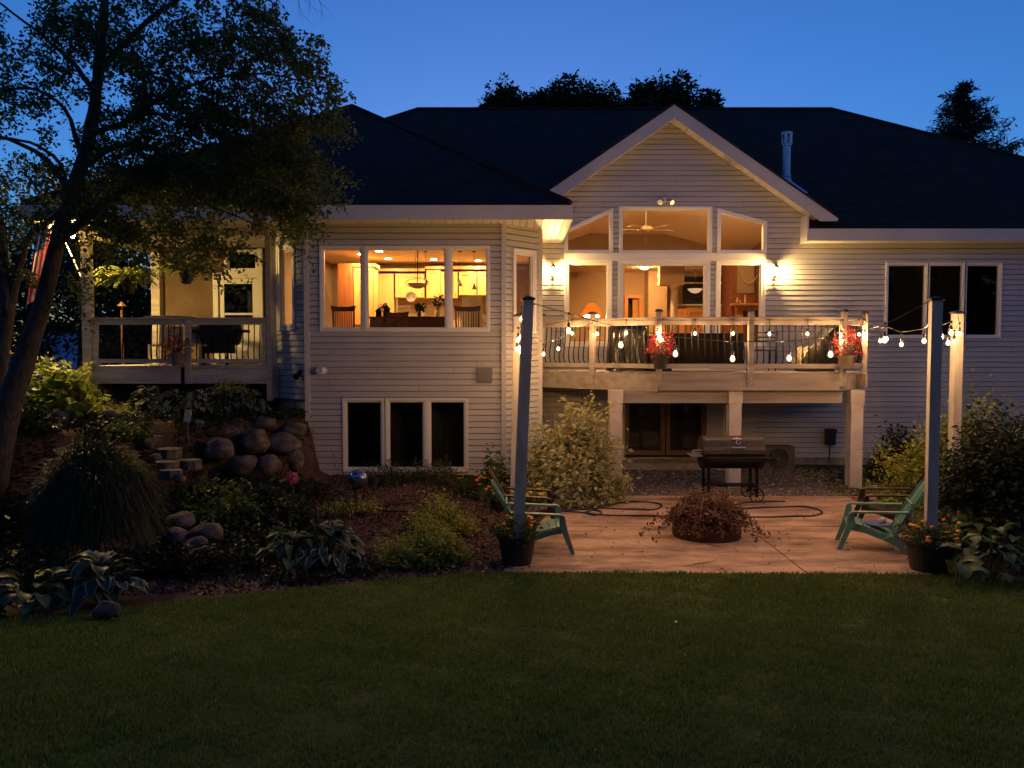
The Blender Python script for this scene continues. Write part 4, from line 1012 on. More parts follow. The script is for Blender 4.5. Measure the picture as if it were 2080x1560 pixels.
def fur(c, r, n, seed, shell=.45, noise=.22, zmin=None, k=None):
    """points spread near the surface of a lumpy ellipsoid (upper part)"""
    rr = np.random.default_rng(seed); d = rr.normal(size=(n, 3)); d /= np.linalg.norm(d, axis=1)[:, None]
    ph = rr.uniform(0, 6.28, 6)
    lump = 1+noise*(np.sin(3.1*d[:, 0]+ph[0])+np.sin(3.7*d[:, 1]+ph[1])+np.sin(4.3*d[:, 2]+ph[2])+.7*np.sin(9*d[:, 0]+6*d[:, 2]+ph[3]))*.5
    t = 1-shell*rr.uniform(0, 1, n)**1.5
    p = d*(t*lump)[:, None]*np.array(r)+np.array(c)
    if zmin is not None: p = p[p[:, 2] > zmin]
    return p
def shrub(name, lab, cat, c, r, n, size, lm, seed, asp=.45, droop=.1, twigs=14, extra=None, noise=.22, up=.8, group=None, shell=.45, var=.45, lobes_=None):
    base = (c[0], c[1], c[2]); t = T(name, lab, cat, base, group)
    q_ = np.random.default_rng(seed); per = 13; K = max(8, n//per)
    lobes = lobes_ or [(0, 0, 0, 1)]; pts = []
    for (lx, ly, lz, ls) in lobes:
        k_ = max(6, int(K*ls/sum(l[3] for l in lobes))); d = q_.normal(size=(k_, 3)); d[:, 2] = np.abs(d[:, 2])*1.05-.12; d /= np.linalg.norm(d, axis=1)[:, None]
        ph = q_.uniform(0, 6.28, 3); lump = 1+noise*(np.sin(3.3*d[:, 0]+ph[0])+np.sin(3.9*d[:, 1]+ph[1])+.8*np.sin(7*d[:, 2]+5*d[:, 0]+ph[2]))*.55
        Lk = lump*q_.uniform(.72, 1.12, k_); o = np.array([c[0]+lx*r[0], c[1]+ly*r[1], c[2]+lz*r[2]]); sz = np.array([r[0], r[1], r[2]*1.35])*(ls if lobes_ else 1)
        dr = q_.uniform(.05, .3, k_)*droop*2
        for j in range(per):
            tt = (1-shell)+shell*((j+.5)/per)**.8; tt = tt+q_.uniform(-.03, .03, k_)
            p = o+d*(Lk*tt)[:, None]*sz; p[:, 2] -= dr*tt**2*r[2]; p += q_.normal(size=(k_, 3))*size*.45; pts.append(p)
    p = np.concatenate(pts)
    p = p[p[:, 2] > c[2]+.01]
    leaf_mesh('leaves', leaves_np(p, up, size, asp, seed=seed, droop=droop, var=var), lm, t)
    rr = random.Random(seed); m = MB()
    for k in range(twigs):
        a = rr.uniform(0, 6.28); e = rr.uniform(.1, .8); tip = Vector((c[0]+math.cos(a)*r[0]*e, c[1]+math.sin(a)*r[1]*e, c[2]+r[2]*rr.uniform(.7, 1.4)))
        b = Vector((c[0]+math.cos(a)*.05, c[1]+math.sin(a)*.05, c[2]-.03)); mid = (b+tip)/2+Vector((math.cos(a)*.06, math.sin(a)*.06, -.02)); m.tube([b, mid, tip], [.012, .008, .003], 4)
    part(m, 'stems', M['twig'], t)
    return t
def blade(mb, base, az, L, W, arch, lift, twist=0, nu=3, nv=6, cup=.18, wave=0.0, ph=0):
    """one broad arching leaf with UVs"""
    if mb.uv is None: mb.uv = []
    o = len(mb.v); d = Vector((math.cos(az), math.sin(az), 0)); s = Vector((-math.sin(az), math.cos(az), 0)); s = s+Vector((0, 0, twist))
    for j in range(nv+1):
        t = j/nv; ang = lift-arch*t
        # integrate the midrib
        if j == 0: p = Vector(base); 
        else: p = p+(d*math.cos(ang)+Vector((0, 0, math.sin(ang))))*(L/nv)
        w = W*(math.sin(math.pi*min(1, t**.75*1.0))**.8 if 0 < t < 1 else .04 if t == 0 else .02)
        up = Vector((0, 0, 1))*math.cos(ang)-d*math.sin(ang)
        for i in range(nu+1):
            q = i/nu*2-1
            mb.v.append(tuple(p+s*q*w*.5+up*(abs(q)*w*cup+wave*W*math.sin(t*14+ph+q*2)*abs(q)))); mb.uv.append((i/nu, t))
    for j in range(nv):
        for i in range(nu): a = o+j*(nu+1)+i; mb.f.append((a, a+1, a+nu+2, a+nu+1))
def hosta(lab, c, rad, n, L, W, lm, seed, group=None, name='hosta', stalks=0, stem=.16, half=None):
    t = T(name, lab, 'hosta', c, group); rr = random.Random(seed); m = MB(); st = MB()
    for k in range(n):
        az = rr.uniform(0, 6.283) if half is None else rr.uniform(*half); e = rr.random()**.7; ln = L*rr.uniform(.75, 1.15)
        h = stem*(1.7-1.1*e)*rr.uniform(.8, 1.2)+rad*.35*(1-e)
        b = Vector(c)+Vector((math.cos(az)*rad*e*.7, math.sin(az)*rad*e*.7, h+.05))
        st.tube([Vector(c)+Vector((math.cos(az)*.03, math.sin(az)*.03, 0)), b], [.006, .004], 4, caps=False)
        blade(m, b, az+rr.uniform(-.3, .3), ln, W*rr.uniform(.8, 1.15), rr.uniform(.9, 1.7), rr.uniform(.3, .9)*(1.1-.6*e), rr.uniform(-.35, .35), wave=.05, ph=rr.uniform(0, 6))
    part(m, 'leaves', lm, t, True); part(st, 'stems', M['stem'], t)
    if stalks:
        s2 = MB(); fl = MB()
        for k in range(stalks):
            a = rr.uniform(0, 6.28); b = Vector(c)+Vector((math.cos(a)*rad*.25, math.sin(a)*rad*.25, .1)); tip = b+Vector((math.cos(a)*.12, math.sin(a)*.08, rr.uniform(.5, .85)))
            s2.tube([b, (b+tip)/2+Vector((0, 0, .02)), tip], [.004, .0035, .002], 4)
            for j in range(7): fl.blob(tip-Vector((0, 0, .03*j))+Vector((rr.uniform(-.012, .012), 0, 0)), (.008, .008, .016), j, .1, 5, 4)
        part(s2, 'flower_stalks', M['twig'], t); part(fl, 'seed_pods', M['twig'], t)
    return t

# hanging baskets, ferns, planters
def fern(lab, c, r, n, seed, zt, pot=True, lm=None):
    t = T('hanging_fern', lab, 'hanging fern', (c.x, c.y, c.z-.15), 'ferns hanging in the porch'); rr = random.Random(seed)
    m = MB(); m.lathe([(.09, c.z-.22), (.14, c.z-.02), (.15, c.z)], (c.x, c.y, 0), 14); part(m, 'basket', M['cap'], t)
    m = MB()
    for k in range(3):
        a = k*2.09; m.tube([(c.x+.14*math.cos(a), c.y+.14*math.sin(a), c.z), (c.x, c.y, c.z+.35)], .004, 4)
    m.tube([(c.x, c.y, c.z+.35), (c.x, c.y, zt)], .004, 4); part(m, 'hanger', M['cap'], t)
    v = []
    for k in range(n):
        az = rr.uniform(0, 6.28); L = r*rr.uniform(.7, 1.25); lift = rr.uniform(.5, 1.3); p = Vector((c.x, c.y, c.z)); d = Vector((math.cos(az), math.sin(az), 0)); s = Vector((-d.y, d.x, 0))
        for j in range(12):
            ang = lift-(lift+1.0)*(j/12)**1.2; q = p+(d*math.cos(ang)+Vector((0, 0, math.sin(ang))))*(L/11)
            w = .055*math.sin(math.pi*(j+1.5)/14)
            for sg in (-1, 1):
                tip = q+s*sg*w+Vector((0, 0, -.012)); v += [p, p*.5+q*.5+s*sg*w*.6, tip, q]
            p = q
    leaf_mesh('fronds', np.array([tuple(a) for a in v]), lm or LF['fern'], t)
fern('bright lit hanging fern in the left porch bay', P(262, 575, 16.0), .64, 120, 1, 5.07)
fern('darker hanging fern in a black basket near the middle of the porch', P(378, 555, 15.9), .6, 110, 2, 5.07)
def flowerpot(lab, c, r, potm, fl, lv, seed, hh=.3, n=420, spread=1.5, group=None, asp=.5, nf=70, loose=0, name='flower_pot', lsize=.05, fsize=.03, fshape='leaf', ph=.26):
    """c: centre of the pot's rim"""
    t = T(name, lab, 'flower pot', (c[0], c[1], c[2]-ph), group)
    m = MB(); m.lathe([(r*.68, c[2]-ph), (r*.92, c[2]-.05), (r*1.03, c[2]-.045), (r*1.04, c[2]), (r*.92, c[2]), (r*.9, c[2]-.04), (.001, c[2]-.05)], (c[0], c[1], 0), 24); part(m, 'pot', potm, t, False)
    p = fur((c[0], c[1], c[2]+hh*.35), (r*spread, r*spread, hh), n, seed, .7, .25); p = p[p[:, 2] > c[2]-.12]
    leaf_mesh('leaves', leaves_np(p, .7, lsize, asp, seed=seed), lv, t)
    p = fur((c[0], c[1], c[2]+hh*.4), (r*spread*1.03, r*spread*1.03, hh*1.08), nf*3, seed+1, .25, .25); p = p[p[:, 2] > c[2]+.02][:nf]
    if fshape == 'leaf':
        q = np.repeat(p, 7, 0)+np.random.default_rng(seed).normal(size=(len(p)*7, 3))*fsize*.5
        leaf_mesh('flowers', leaves_np(q, .3, fsize, .7, seed=seed+2), fl, t)
    else:
        f = MB()
        for i, a in enumerate(p): f.blob(a, (fsize, fsize, fsize*.6), seed+i, .25, 8, 5)
        part(f, 'flowers', fl, t)
    rr = random.Random(seed); m = MB()
    for a in p[::3]: m.tube([(c[0], c[1], c[2]-.04), ((c[0]+a[0])/2, (c[1]+a[1])/2, (c[2]+a[2])/2+.03), tuple(a)], .003, 4)
    part(m, 'stems', M['stem'], t)
    return t
flowerpot('dark pot of red flowers hung on the deck post left of centre', P(1341, 722, 14.78), .16, M['pot'], LF['red'], LF['burgundy'], 4, .30, 520, 1.7, 'red flower pots hooked on the deck railing', nf=110)
flowerpot('taupe pot of red flowers hung on the right front deck post', P(1719, 722, 14.76), .165, M['pot_taupe'], LF['red'], LF['burgundy'], 5, .36, 560, 1.55, 'red flower pots hooked on the deck railing', nf=90)
flowerpot('brown pot of small red flowers hung on the porch railing post', P(362, 716, 15.35), .16, M['pot_taupe'], LF['red'], LF['burgundy'], 6, .26, 480, 1.6, nf=60)
shrub('hanging_planter', 'trailing orange-green planter under the right half of the porch rim', 'planter', tuple(P(463, 800, 14.9)), (.42, .3, .24), 900, .06, LF['gold'], 31, twigs=10)
# marigold pots with the two front string posts
def bigpot(px, lab, cy, y_, r, seed, postlab, tilt=0):
    x = P(px, 1100, cy).x
    t = flowerpot(lab, (x, cy, .40), r, M['pot'], LF['orange'], LF['green'], seed, .17, 1300, 1.12, None, nf=26, fsize=.032, fshape='blob', lsize=.05, ph=.40, name='marigold_pot')
    return x
bigpot(1050, 'large black pot of orange marigolds holding the left string-light post', 9.85, 0, .27, 21, '')
bigpot(1888, 'wide dark pot of red and yellow marigolds holding the right string-light post', 9.55, 0, .31, 22, '')

# ---------------------------------------------------------------- string light posts
def spost(x, y, z0, z1, lab, w=.105, lean=0, rz=0):
    t = T('string_light_post', lab, 'post', (x, y, z0), 'white posts carrying the string lights')
    Mx = Matrix.Rotation(rz, 4, 'Z') @ Matrix(((1, 0, lean, 0), (0, 1, 0, 0), (0, 0, 1, 0), (0, 0, 0, 1))); h = z1-z0; m = MB(); m.box(-w/2, w/2, -w/2, w/2, 0, h, Mx); part2(m, 'post', M['string_post'], t)
    m = MB(); m.box(-w*.62, w*.62, -w*.62, w*.62, h+.001, h+.03, Mx); n = len(m.v)
    for a, b in ((-1, -1), (1, -1), (1, 1), (-1, 1)): m.v.append(tuple(Mx @ Vector((a*w*.5, b*w*.5, h+.031))))
    m.v.append(tuple(Mx @ Vector((0, 0, h+.065)))); m.f += [(n, n+1, n+4), (n+1, n+2, n+4), (n+2, n+3, n+4), (n+3, n, n+4)]
    m.box(w*.5+.001, w*.5+.03, -.012, .012, h-.06, h-.04, Mx); part2(m, 'post_cap', M['cap'], t)
    return Mx
A0 = P(1052, 1120, 9.85); A1 = P(1073, 605, 9.85)
spost(A0.x, 9.85, .25, A1.z-.03, 'white post rising from the left marigold pot', .13, (A1.x-A0.x)/(A1.z-.25), rz=R(9))
C0 = P(1889, 1130, 9.55); C1 = P(1889, 606, 9.55)
spost(C0.x, 9.55, .25, C1.z-.03, 'white post rising from the right marigold pot', .125, 0, rz=R(-12))
B1 = P(1056, 640, 13.6); spost(P(1044, 900, 13.6).x, 13.6, .1, B1.z-.03, 'white post behind the left one, beside the variegated shrub', .14, .022)
D1 = P(1945, 634, 12.6); spost(D1.x, 12.6, .0, D1.z-.03, 'white post rising out of the right shrubs', .135)

# ---------------------------------------------------------------- string lights
def strand(lab, anchors, bulbs, group='outdoor string lights', sag=.0, rad=.006):
    """anchors: list of points the cord passes; bulbs: list of (top point, drop)"""
    t = T('string_light', lab, 'string light', anchors[0], group)
    m = MB(); pts = []
    for a, b in zip(anchors, anchors[1:]):
        for k in range(8):
            u = k/8; p = a.lerp(b, u); p = p-Vector((0, 0, sag*(b-a).length*4*u*(1-u))); pts.append(p)
    pts.append(anchors[-1]); m.tube(pts, rad, 5); part(m, 'cord', M['cap'], t)
    for c, drop in bulbs:
        b0 = c; s = MB()
        s.tube([b0+Vector((0, 0, drop)), b0+Vector((0, 0, .10))], .004, 4); s.lathe([(.006, .105), (.014, .10), (.02, .07), (.019, .04)], tuple(b0), 10)
        s.lathe([(.012, drop-.015), (.018, drop), (.012, drop+.015)], tuple(b0), 8)
        so = part(s, 'socket', M['cap'], t)
        e = MB(); e.lathe([(.014, .042), (.026, .02), (.034, -.005), (.030, -.028), (.016, -.042), (.001, -.046)], tuple(b0), 10, caps=False); part(e, 'bulb_glass', E['envelope'], so, True)
        e = MB(); e.lathe([(.001, .016), (.011, .008), (.013, -.002), (.008, -.012), (.001, -.015)], tuple(b0), 8, caps=False); part(e, 'filament', E['bulb'], so, True)
fb = [(1155, 671, 10.0), (1261, 700, 9.95), (1372, 718, 9.9), (1488, 728, 9.85), (1603, 727, 9.8), (1687, 719, 9.75), (1797, 690, 9.65)]
an = [A1-Vector((0, 0, .05))]+[P(a, b-34*(1 if a != 1797 else .9), D) for a, b, D in fb]+[C1-Vector((0, 0, .03))]
strand('long string of bulbs swagged between the two front posts', an, [(P(a, b, D), (34/1560*D)) for a, b, D in fb], sag=.003)
rb = [(1162, 677, 16.1), (1213, 678, 15.6), (1272, 676, 15.15), (1336, 676, 14.86), (1345, 690, 14.86), (1412, 677, 14.9), (1489, 677, 14.9), (1563, 678, 14.9), (1640, 678, 14.9), (1708, 680, 14.84), (1711, 693, 14.84), (1745, 679, 15.4), (1757, 679, 15.6)]
an = [P(1109, 659, 16.6)]+[P(a, 650, D) for a, b, D in rb if b < 685]
strand('string of bulbs tied along the deck top rail', an, [(P(a, b, D), ((b-650)/1560*D)) for a, b, D in rb], sag=.004)
lb = [(1060, 648, 10.3), (1059, 684, 10.9), (1052, 690, 11.6), (1050, 709, 12.1), (1056, 707, 12.5), (1057, 716, 13.0)]
an = [A1-Vector((.0, -.06, .05))]+[P(a+3, b-24, D) for a, b, D in lb]+[B1-Vector((0, 0, .05))]
strand('short string of bulbs bunched between the two left posts', an, [(P(a, b, D), (24/1560*D)) for a, b, D in lb])
mb_ = [(1104, 719, 14.2), (1134, 708, 14.8)]
an = [B1-Vector((0, 0, .05)), P(1080, 686, 13.9), P(1104, 695, 14.2), P(1134, 689, 14.8), P(1165, 672, 15.6), P(1205, 655, 15.85)]
strand('short drooping string with two bulbs between the rear left post and the deck', an, [(P(a, b, D), (20/1560*D)) for a, b, D in mb_])
r1 = [(1788, 692, 14.0), (1801, 688, 13.4), (1831, 699, 12.4), (1877, 692, 11.3)]
an = [P(1757, 651, 15.6)]+[P(a, b-24, D) for a, b, D in r1]+[P(1905, 640, 10.2), C1-Vector((0, -.06, .06))]
strand('string of bulbs running from the deck corner to the right front post', an, [(P(a, b, D), (24/1560*D)) for a, b, D in r1])
r2 = [(1905, 653, 9.9), (1912, 683, 10.4), (1932, 675, 11.3), (1926, 696, 11.6), (1938, 694, 11.9), (1949, 678, 12.2)]
an = [C1-Vector((0, -.06, .04))]+[P(a, b-22, D) for a, b, D in r2]+[D1-Vector((0, 0, .04))]
strand('string of bulbs bunched between the two right posts', an, [(P(a, b, D), (22/1560*D)) for a, b, D in r2])

# ---------------------------------------------------------------- things on the deck
def drape(mb, x0, x1, y0, y1, z0, z1, seed, taper=.1, n=26, mrows=9):
    """a loose cover: pleated walls and a sagging top"""
    rr = random.Random(seed); ph = [rr.uniform(0, 6.28) for _ in range(4)]; o = len(mb.v); cx, cy = (x0+x1)/2, (y0+y1)/2
    for j in range(mrows+1):
        t = j/mrows
        for k in range(n*2):
            a = 2*math.pi*k/(n*2); cs, sn = math.cos(a), math.sin(a); q = max(abs(cs), abs(sn))**.85
            f = (1+taper*(1-t))*(1+.05*(1-t)*math.sin(9*a+ph[0])+.03*math.sin(17*a+ph[1]+t*3))
            zz = z0+(z1-z0)*t+(.02*math.sin(5*a+ph[2]) if t > .9 else 0)
            mb.v.append((cx+cs/q*(x1-x0)/2*f, cy+sn/q*(y1-y0)/2*f, zz))
    for j in range(mrows):
        for k in range(n*2): a = o+j*n*2+k; b = o+j*n*2+(k+1) % (n*2); mb.f.append((a, b, b+n*2, a+n*2))
    c = len(mb.v); mb.v.append((cx, cy, z1+.04)); l = o+mrows*n*2
    for k in range(n*2): mb.f.append((l+k, l+(k+1) % (n*2), c))
m = MB(); a, b = P(1240, 0, 15.9).x, P(1318, 0, 15.9).x
drape(m, a+.05, b, 15.75, 16.5, DZ+.01, 3.30, 3); solo(m, 'covered_grill', M['tarp'], 'shiny black covered grill behind the deck railing left of the red flowers', 'covered grill', smooth=True)
t = T('wicker_sofa', 'long dark wicker sofa back behind the middle of the deck railing', 'sofa', (P(1440, 0, 15.6).x, 15.6, DZ))
a, b = P(1368, 0, 15.6).x, P(1516, 0, 15.6).x
m = MB(); m.box(a, b, 15.5, 15.62, DZ+.08, 3.12); part(m, 'backrest', M['wicker'], t)
m = MB(); m.box(a, b, 15.625, 16.3, DZ+.08, DZ+.4); part(m, 'seat', M['wicker'], t)
for q in (a, b-.1): m = MB(); m.box(q, q+.1, 15.63, 16.3, DZ+.41, DZ+.62); part(m, 'armrest', M['wicker'], t)
m = MB(); drape(m, P(1322, 0, 16).x, P(1362, 0, 16).x, 15.6, 16.2, DZ+.01, 3.05, 7, .04); solo(m, 'deck_box', M['fabric_black'], 'dark covered side table behind the red flower pot on the deck', 'covered table', smooth=True)
t = T('metal_chair', 'black metal chair standing behind the right bay of deck balusters', 'chair', (P(1560, 0, 16.1).x, 16.1, DZ))
a, b = P(1536, 0, 16.1).x, P(1583, 0, 16.1).x
m = MB(); m.box(a, b, 16.0, 16.45, DZ+.42, DZ+.45); part(m, 'seat', M['black_metal'], t)
m = MB(); m.tube([(a, 16, DZ+.45), (a-.01, 15.96, DZ+.78), (a+.03, 15.95, DZ+.8), (b-.03, 15.95, DZ+.8), (b+.01, 15.96, DZ+.84), (b, 16, DZ+.45)], .014, 6)
m.box(a, b, 15.95, 15.97, DZ+.60, DZ+.64); m.box(a, b, 15.95, 15.97, DZ+.69, DZ+.72); part(m, 'backrest', M['black_metal'], t)
for x in (a, b):
    for y in (16.02, 16.42): m = MB(); m.tube([(x, y, DZ), (x, y, DZ+.42)], .012, 6); part(m, 'leg', M['black_metal'], t)
t = T('covered_lounger', 'dark slanting covered lounge chair at the right end of the deck', 'covered chair', (6.1, 15.9, DZ))
m = MB(); a, b, c_ = P(1628, 0, 15.8).x, P(1702, 0, 15.8).x, 15.6
m.prism([(a, c_, DZ+.1), (b+.1, c_, DZ+.1), (b+.1, c_, 3.28), (b-.05, c_, 3.22), (a+.45, c_, 2.98), (a+.2, c_, 2.85)], (0, .62, 0)); part(m, 'cover', M['tarp'], t)
m = MB(); m.box(a+.1, b, c_+.05, c_+.55, DZ, DZ+.095); part(m, 'base', M['cap'], t)
# glass candle lanterns on the deck table
# ---------------------------------------------------------------- smoker grill on the patio
SY = 14.1; g0, g1 = P(1433, 0, SY).x, P(1557, 0, SY).x; zc = .90; rb_ = .30
t = T('smoker_grill', 'brown-black barrel charcoal grill with a thermometer, standing before the middle deck post', 'charcoal grill', ((g0+g1)/2, SY, 0))
def halfcyl(mb, x0, x1, y, z, r, a0, a1, n=14, th=.012):
    pts = []
    for k in range(n+1):
        a = lerp(a0, a1, k/n); pts.append((math.cos(a)*r, math.sin(a)*r))
    o = len(mb.v)
    for x in (x0, x1):
        for a, b in pts: mb.v.append((x, y+a, z+b))
    for k in range(n): mb.f.append((o+k, o+k+1, o+n+2+k, o+n+1+k))
    mb.f.append(tuple(o+k for k in range(n+1))[::-1]); mb.f.append(tuple(o+n+1+k for k in range(n+1)))
m = MB(); halfcyl(m, g0, g1, SY, zc, rb_, R(0), R(180)); lid = part(m, 'lid', M['grill_metal'], t)
m = MB(); hx = (g0+g1)/2+.05; m.tube([(hx-.12, SY-.27, zc+.10), (hx-.12, SY-.34, zc+.12), (hx+.12, SY-.34, zc+.12), (hx+.12, SY-.27, zc+.10)], .012, 6); part(m, 'handle', M['chrome'], lid)
m = MB(); gx = hx+.02; Mx = Matrix.Translation((gx, SY-.235, zc+.20)) @ Matrix.Rotation(R(-38), 4, 'X'); o = len(m.v)
m.lathe([(.0, -.02), (.035, -.02), (.045, -.01), (.045, .01)], (0, 0, 0), 18, axis='y'); m.v = [tuple(Mx @ Vector(v)) for v in m.v]; th_ = part(m, 'thermometer', M['chrome'], lid)
m = MB(); m.lathe([(.0, -.024), (.026, -.024), (.026, -.0205)], (0, 0, 0), 16, axis='y'); m.v = [tuple(Mx @ Vector(v)) for v in m.v]; part(m, 'dial', M['cap'], th_)
m = MB(); Mx = Matrix.Translation((gx-.01, SY-.175, zc+.255)) @ Matrix.Rotation(R(-55), 4, 'X'); m.box(-.085, .085, -.008, .0, -.012, .012, Mx); m.prism([Mx @ Vector(v) for v in ((-.05, -.008, .012), (.05, -.008, .012), (.03, -.008, .035), (.012, -.008, .022), (0, -.008, .05), (-.012, -.008, .022), (-.03, -.008, .035))], Mx.to_3x3() @ Vector((0, .006, 0))); part(m, 'emblem_plate', M['chrome'], lid)
m = MB(); halfcyl(m, g0-.0, g1+.0, SY, zc-.005, rb_, R(180), R(360)); part(m, 'firebox', M['black_metal'], t)
m = MB(); m.box(g0+.02, g1+.08, SY-.56, SY-.305, zc-.07, zc-.045); m.box(g0+.02, g1+.08, SY-.57, SY-.56, zc-.11, zc-.04); part(m, 'front_shelf', M['black_metal'], t)
m = MB(); m.box(g0-.22, g0-.01, SY-.2, SY+.2, zc-.06, zc-.04); m.tube([(g0-.02, SY-.15, zc+.05), (g0-.16, SY-.15, zc+.05), (g0-.2, SY-.15, zc+.01)], .012, 6); m.tube([(g0-.02, SY-.1, zc-.01), (g0-.15, SY-.1, zc-.01)], .02, 6); part(m, 'side_handle', M['chrome'], t)
for x in (g0+.10, g1-.12):
    for y in (SY-.2, SY+.2): m = MB(); m.box(x-.025, x+.025, y-.02, y+.02, .0 if x < g0+.5 else .16, zc-.2); part(m, 'leg', M['black_metal'], t)
m = MB(); m.box(g0+.1, g1-.1, SY-.16, SY+.16, .28, .30); part(m, 'lower_shelf', M['black_metal'], t)
wx = P(1548, 0, 13.9).x
for y in (SY-.27, SY+.25):
    m = MB(); m.tube([(wx+.125*math.cos(k*.2618), y, .14+.125*math.sin(k*.2618)) for k in range(25)], .012, 5, caps=False)
    for k in range(7): a = k*2*math.pi/7; m.tube([(wx, y, .14), (wx+.12*math.cos(a), y, .14+.12*math.sin(a))], .006, 4)
    m.lathe([(.03, -.02), (.03, .02)], (wx, y, .14), 10, axis='y'); part(m, 'wheel', M['black_metal'], t)
m = MB(); m.tube([(wx, SY-.27, .14), (wx, SY+.25, .14)], .012, 6); part(m, 'axle', M['black_metal'], t)

# ---------------------------------------------------------------- adirondack chairs
def adirondack(lab, x, y, rz, mt, group, s=1.0, cushion=False):
    t = T('lounge_chair', lab, 'lounge chair', (x, y, 0), group); sc = Matrix.Scale(s, 4)
    def fin(m, nm, mm=mt, parent=None, sm=False):
        m.v = [tuple(sc @ Vector(v)) for v in m.v]; o = part2(m, nm, mm, parent or t, sm); return o
    m = MB()     # seat: slats curving down to the back
    prof = [(.36, .36), (.33, .385), (.24, .38), (.14, .355), (.04, .325), (-.06, .29), (-.16, .25), (-.26, .225)]
    for (a, za), (b, zb) in zip(prof, prof[1:]):
        dx, dz = (b-a), (zb-za)
        m.prism([(a+dx*.06, -.26, za+dz*.06), (a+dx*.94, -.26, za+dz*.94), (a+dx*.94, -.26, za+dz*.94-.016), (a+dx*.06, -.26, za+dz*.06-.016)], (0, .52, 0))
    fin(m, 'seat')
    m = MB()
    for sgn in (-1, 1):
        y0 = sgn*.255
        m.prism([(.37, y0, .365), (.24, y0, .36), (.04, y0, .305), (-.16, y0, .235), (-.30, y0, .2), (-.30, y0, .13), (-.10, y0, .18), (.12, y0, .26), (.35, y0, .30)], (0, .02*sgn, 0))
    fin(m, 'seat_frame')
    m = MB()     # backrest
    nsl = 6
    for k in range(nsl):
        yc = -.25+(k+.5)*.5/nsl; top = .98-.10*(abs(yc)/.25)**2
        pts = []
        for j in range(7):
            tt = j/6; z = .22+(top-.22)*tt; xx = -.24-.40*tt**1.15; pts.append((xx, z))
        w = .5/nsl*.44
        for (a, za), (b, zb) in zip(pts, pts[1:]):
            m.prism([(a, yc-w, za), (b, yc-w, zb), (b-.014, yc-w, zb), (a-.014, yc-w, za)], (0, 2*w, 0))
    m.box(-.32, -.30, -.26, .26, .36, .40); m.box(-.455, -.435, -.25, .25, .66, .70)
    bk = [(-.24-.40*(j/6)**1.15, .22+.72*(j/6)) for j in range(7)]
    for sgn in (-1, 1):
        for (a, za), (b, zb) in zip(bk, bk[1:]): m.prism([(a+.02, sgn*.25, za), (b+.02, sgn*.25, zb), (b-.03, sgn*.25, zb), (a-.03, sgn*.25, za)], (0, sgn*.02, 0))
    fin(m, 'backrest')
    for sgn in (-1, 1):
        m = MB(); y0 = sgn*.275
        m.prism([(-.40, y0, .60), (.27, y0, .565), (.31, y0, .55), (.33, y0, .52), (.30, y0, .525), (.26, y0, .543), (-.40, y0, .575)], (0, sgn*.085, 0)); fin(m, 'armrest')
        m = MB(); q = sgn*.275
        m.prism([(.26, q, .545), (.33, q, .53), (.37, q, .33), (.47, q, .02), (.49, q, 0), (.42, q, 0), (.31, q, .28), (.26, q, .36)], (0, sgn*.04, 0)); fin(m, 'front_leg')
        m = MB(); m.prism([(-.18, q, .25), (-.30, q, .20), (-.44, q, .03), (-.45, q, 0), (-.39, q, 0), (-.24, q, .13), (-.08, q, .20)], (0, sgn*.04, 0)); fin(m, 'rear_leg')
    t.rotation_euler = (0, 0, rz); return t
G1 = 'resin lounge chairs on the patio'
q = P(1165, 1133, 10.25); adirondack('teal-green resin lounge chair behind the left marigold pot', q.x-.46, 10.55, R(2), M['green_plastic'], G1, 1.0)
adirondack('dark brown resin lounge chair beyond the left green one', .28, 11.75, R(-3), M['brown_plastic'], G1, 1.0)
q = P(1722, 1130, 10.3); adirondack('teal-green resin lounge chair left of the right marigold pot, holding a blue pad', q.x+.50, 10.65, R(160), M['green_plastic'], G1, 1.0)
adirondack('dark brown resin lounge chair beyond the right green one', q.x+1.25, 11.85, R(161), M['brown_plastic'], G1, 1.0)
m = MB(); c = Vector((q.x+.56, 10.65, .335)); m.lathe([(.17, 0), (.185, .012), (.17, .025), (.02, .02)], tuple(c), 20); solo(m, 'seat_pad', M['blue_plastic'], 'round blue disc lying on the right green chair', 'disc')
m = MB(); m.blob(c+Vector((.07, -.02, .065)), (.042, .042, .04), 4, .03, 12, 8); solo(m, 'ball', M['cream'], 'cream ball on the blue disc of the right green chair', 'ball', smooth=True)

# ---------------------------------------------------------------- fire pit and dead branches
fc = P(1435, 1090, 11.35); fx, fy = fc.x, 11.35
t = T('fire_ring', 'rusty steel fire ring in the middle of the patio', 'fire ring', (fx, fy, 0))
m = MB(); m.lathe([(.50, .004), (.50, .30), (.535, .31), (.535, .33), (.485, .33), (.485, .004)], (fx, fy, 0), 36, caps=False); part(m, 'ring_wall', M['rust'], t)
m = MB(); m.lathe([(.484, .12), (.2, .16), (.001, .18)], (fx, fy, 0), 24, caps=False); part(m, 'ash_bed', M['ash'], t)
t = T('brush_pile', 'heap of dead brown branches and leaves piled on the fire ring', 'brush pile', (fx, fy, .2)); rr = random.Random(9)
m = MB(); lv = []
def twigpath(a, b, bow, rad, seg_=7):
    pts = []
    for k in range(seg_+1):
        u = k/seg_; p = a.lerp(b, u)+Vector((rr.uniform(-.02, .02), rr.uniform(-.02, .02), bow*4*u*(1-u)+rr.uniform(-.012, .012))); pts.append(p)
    m.tube(pts, [rad*(1-.6*k/seg_) for k in range(seg_+1)], 5); return pts
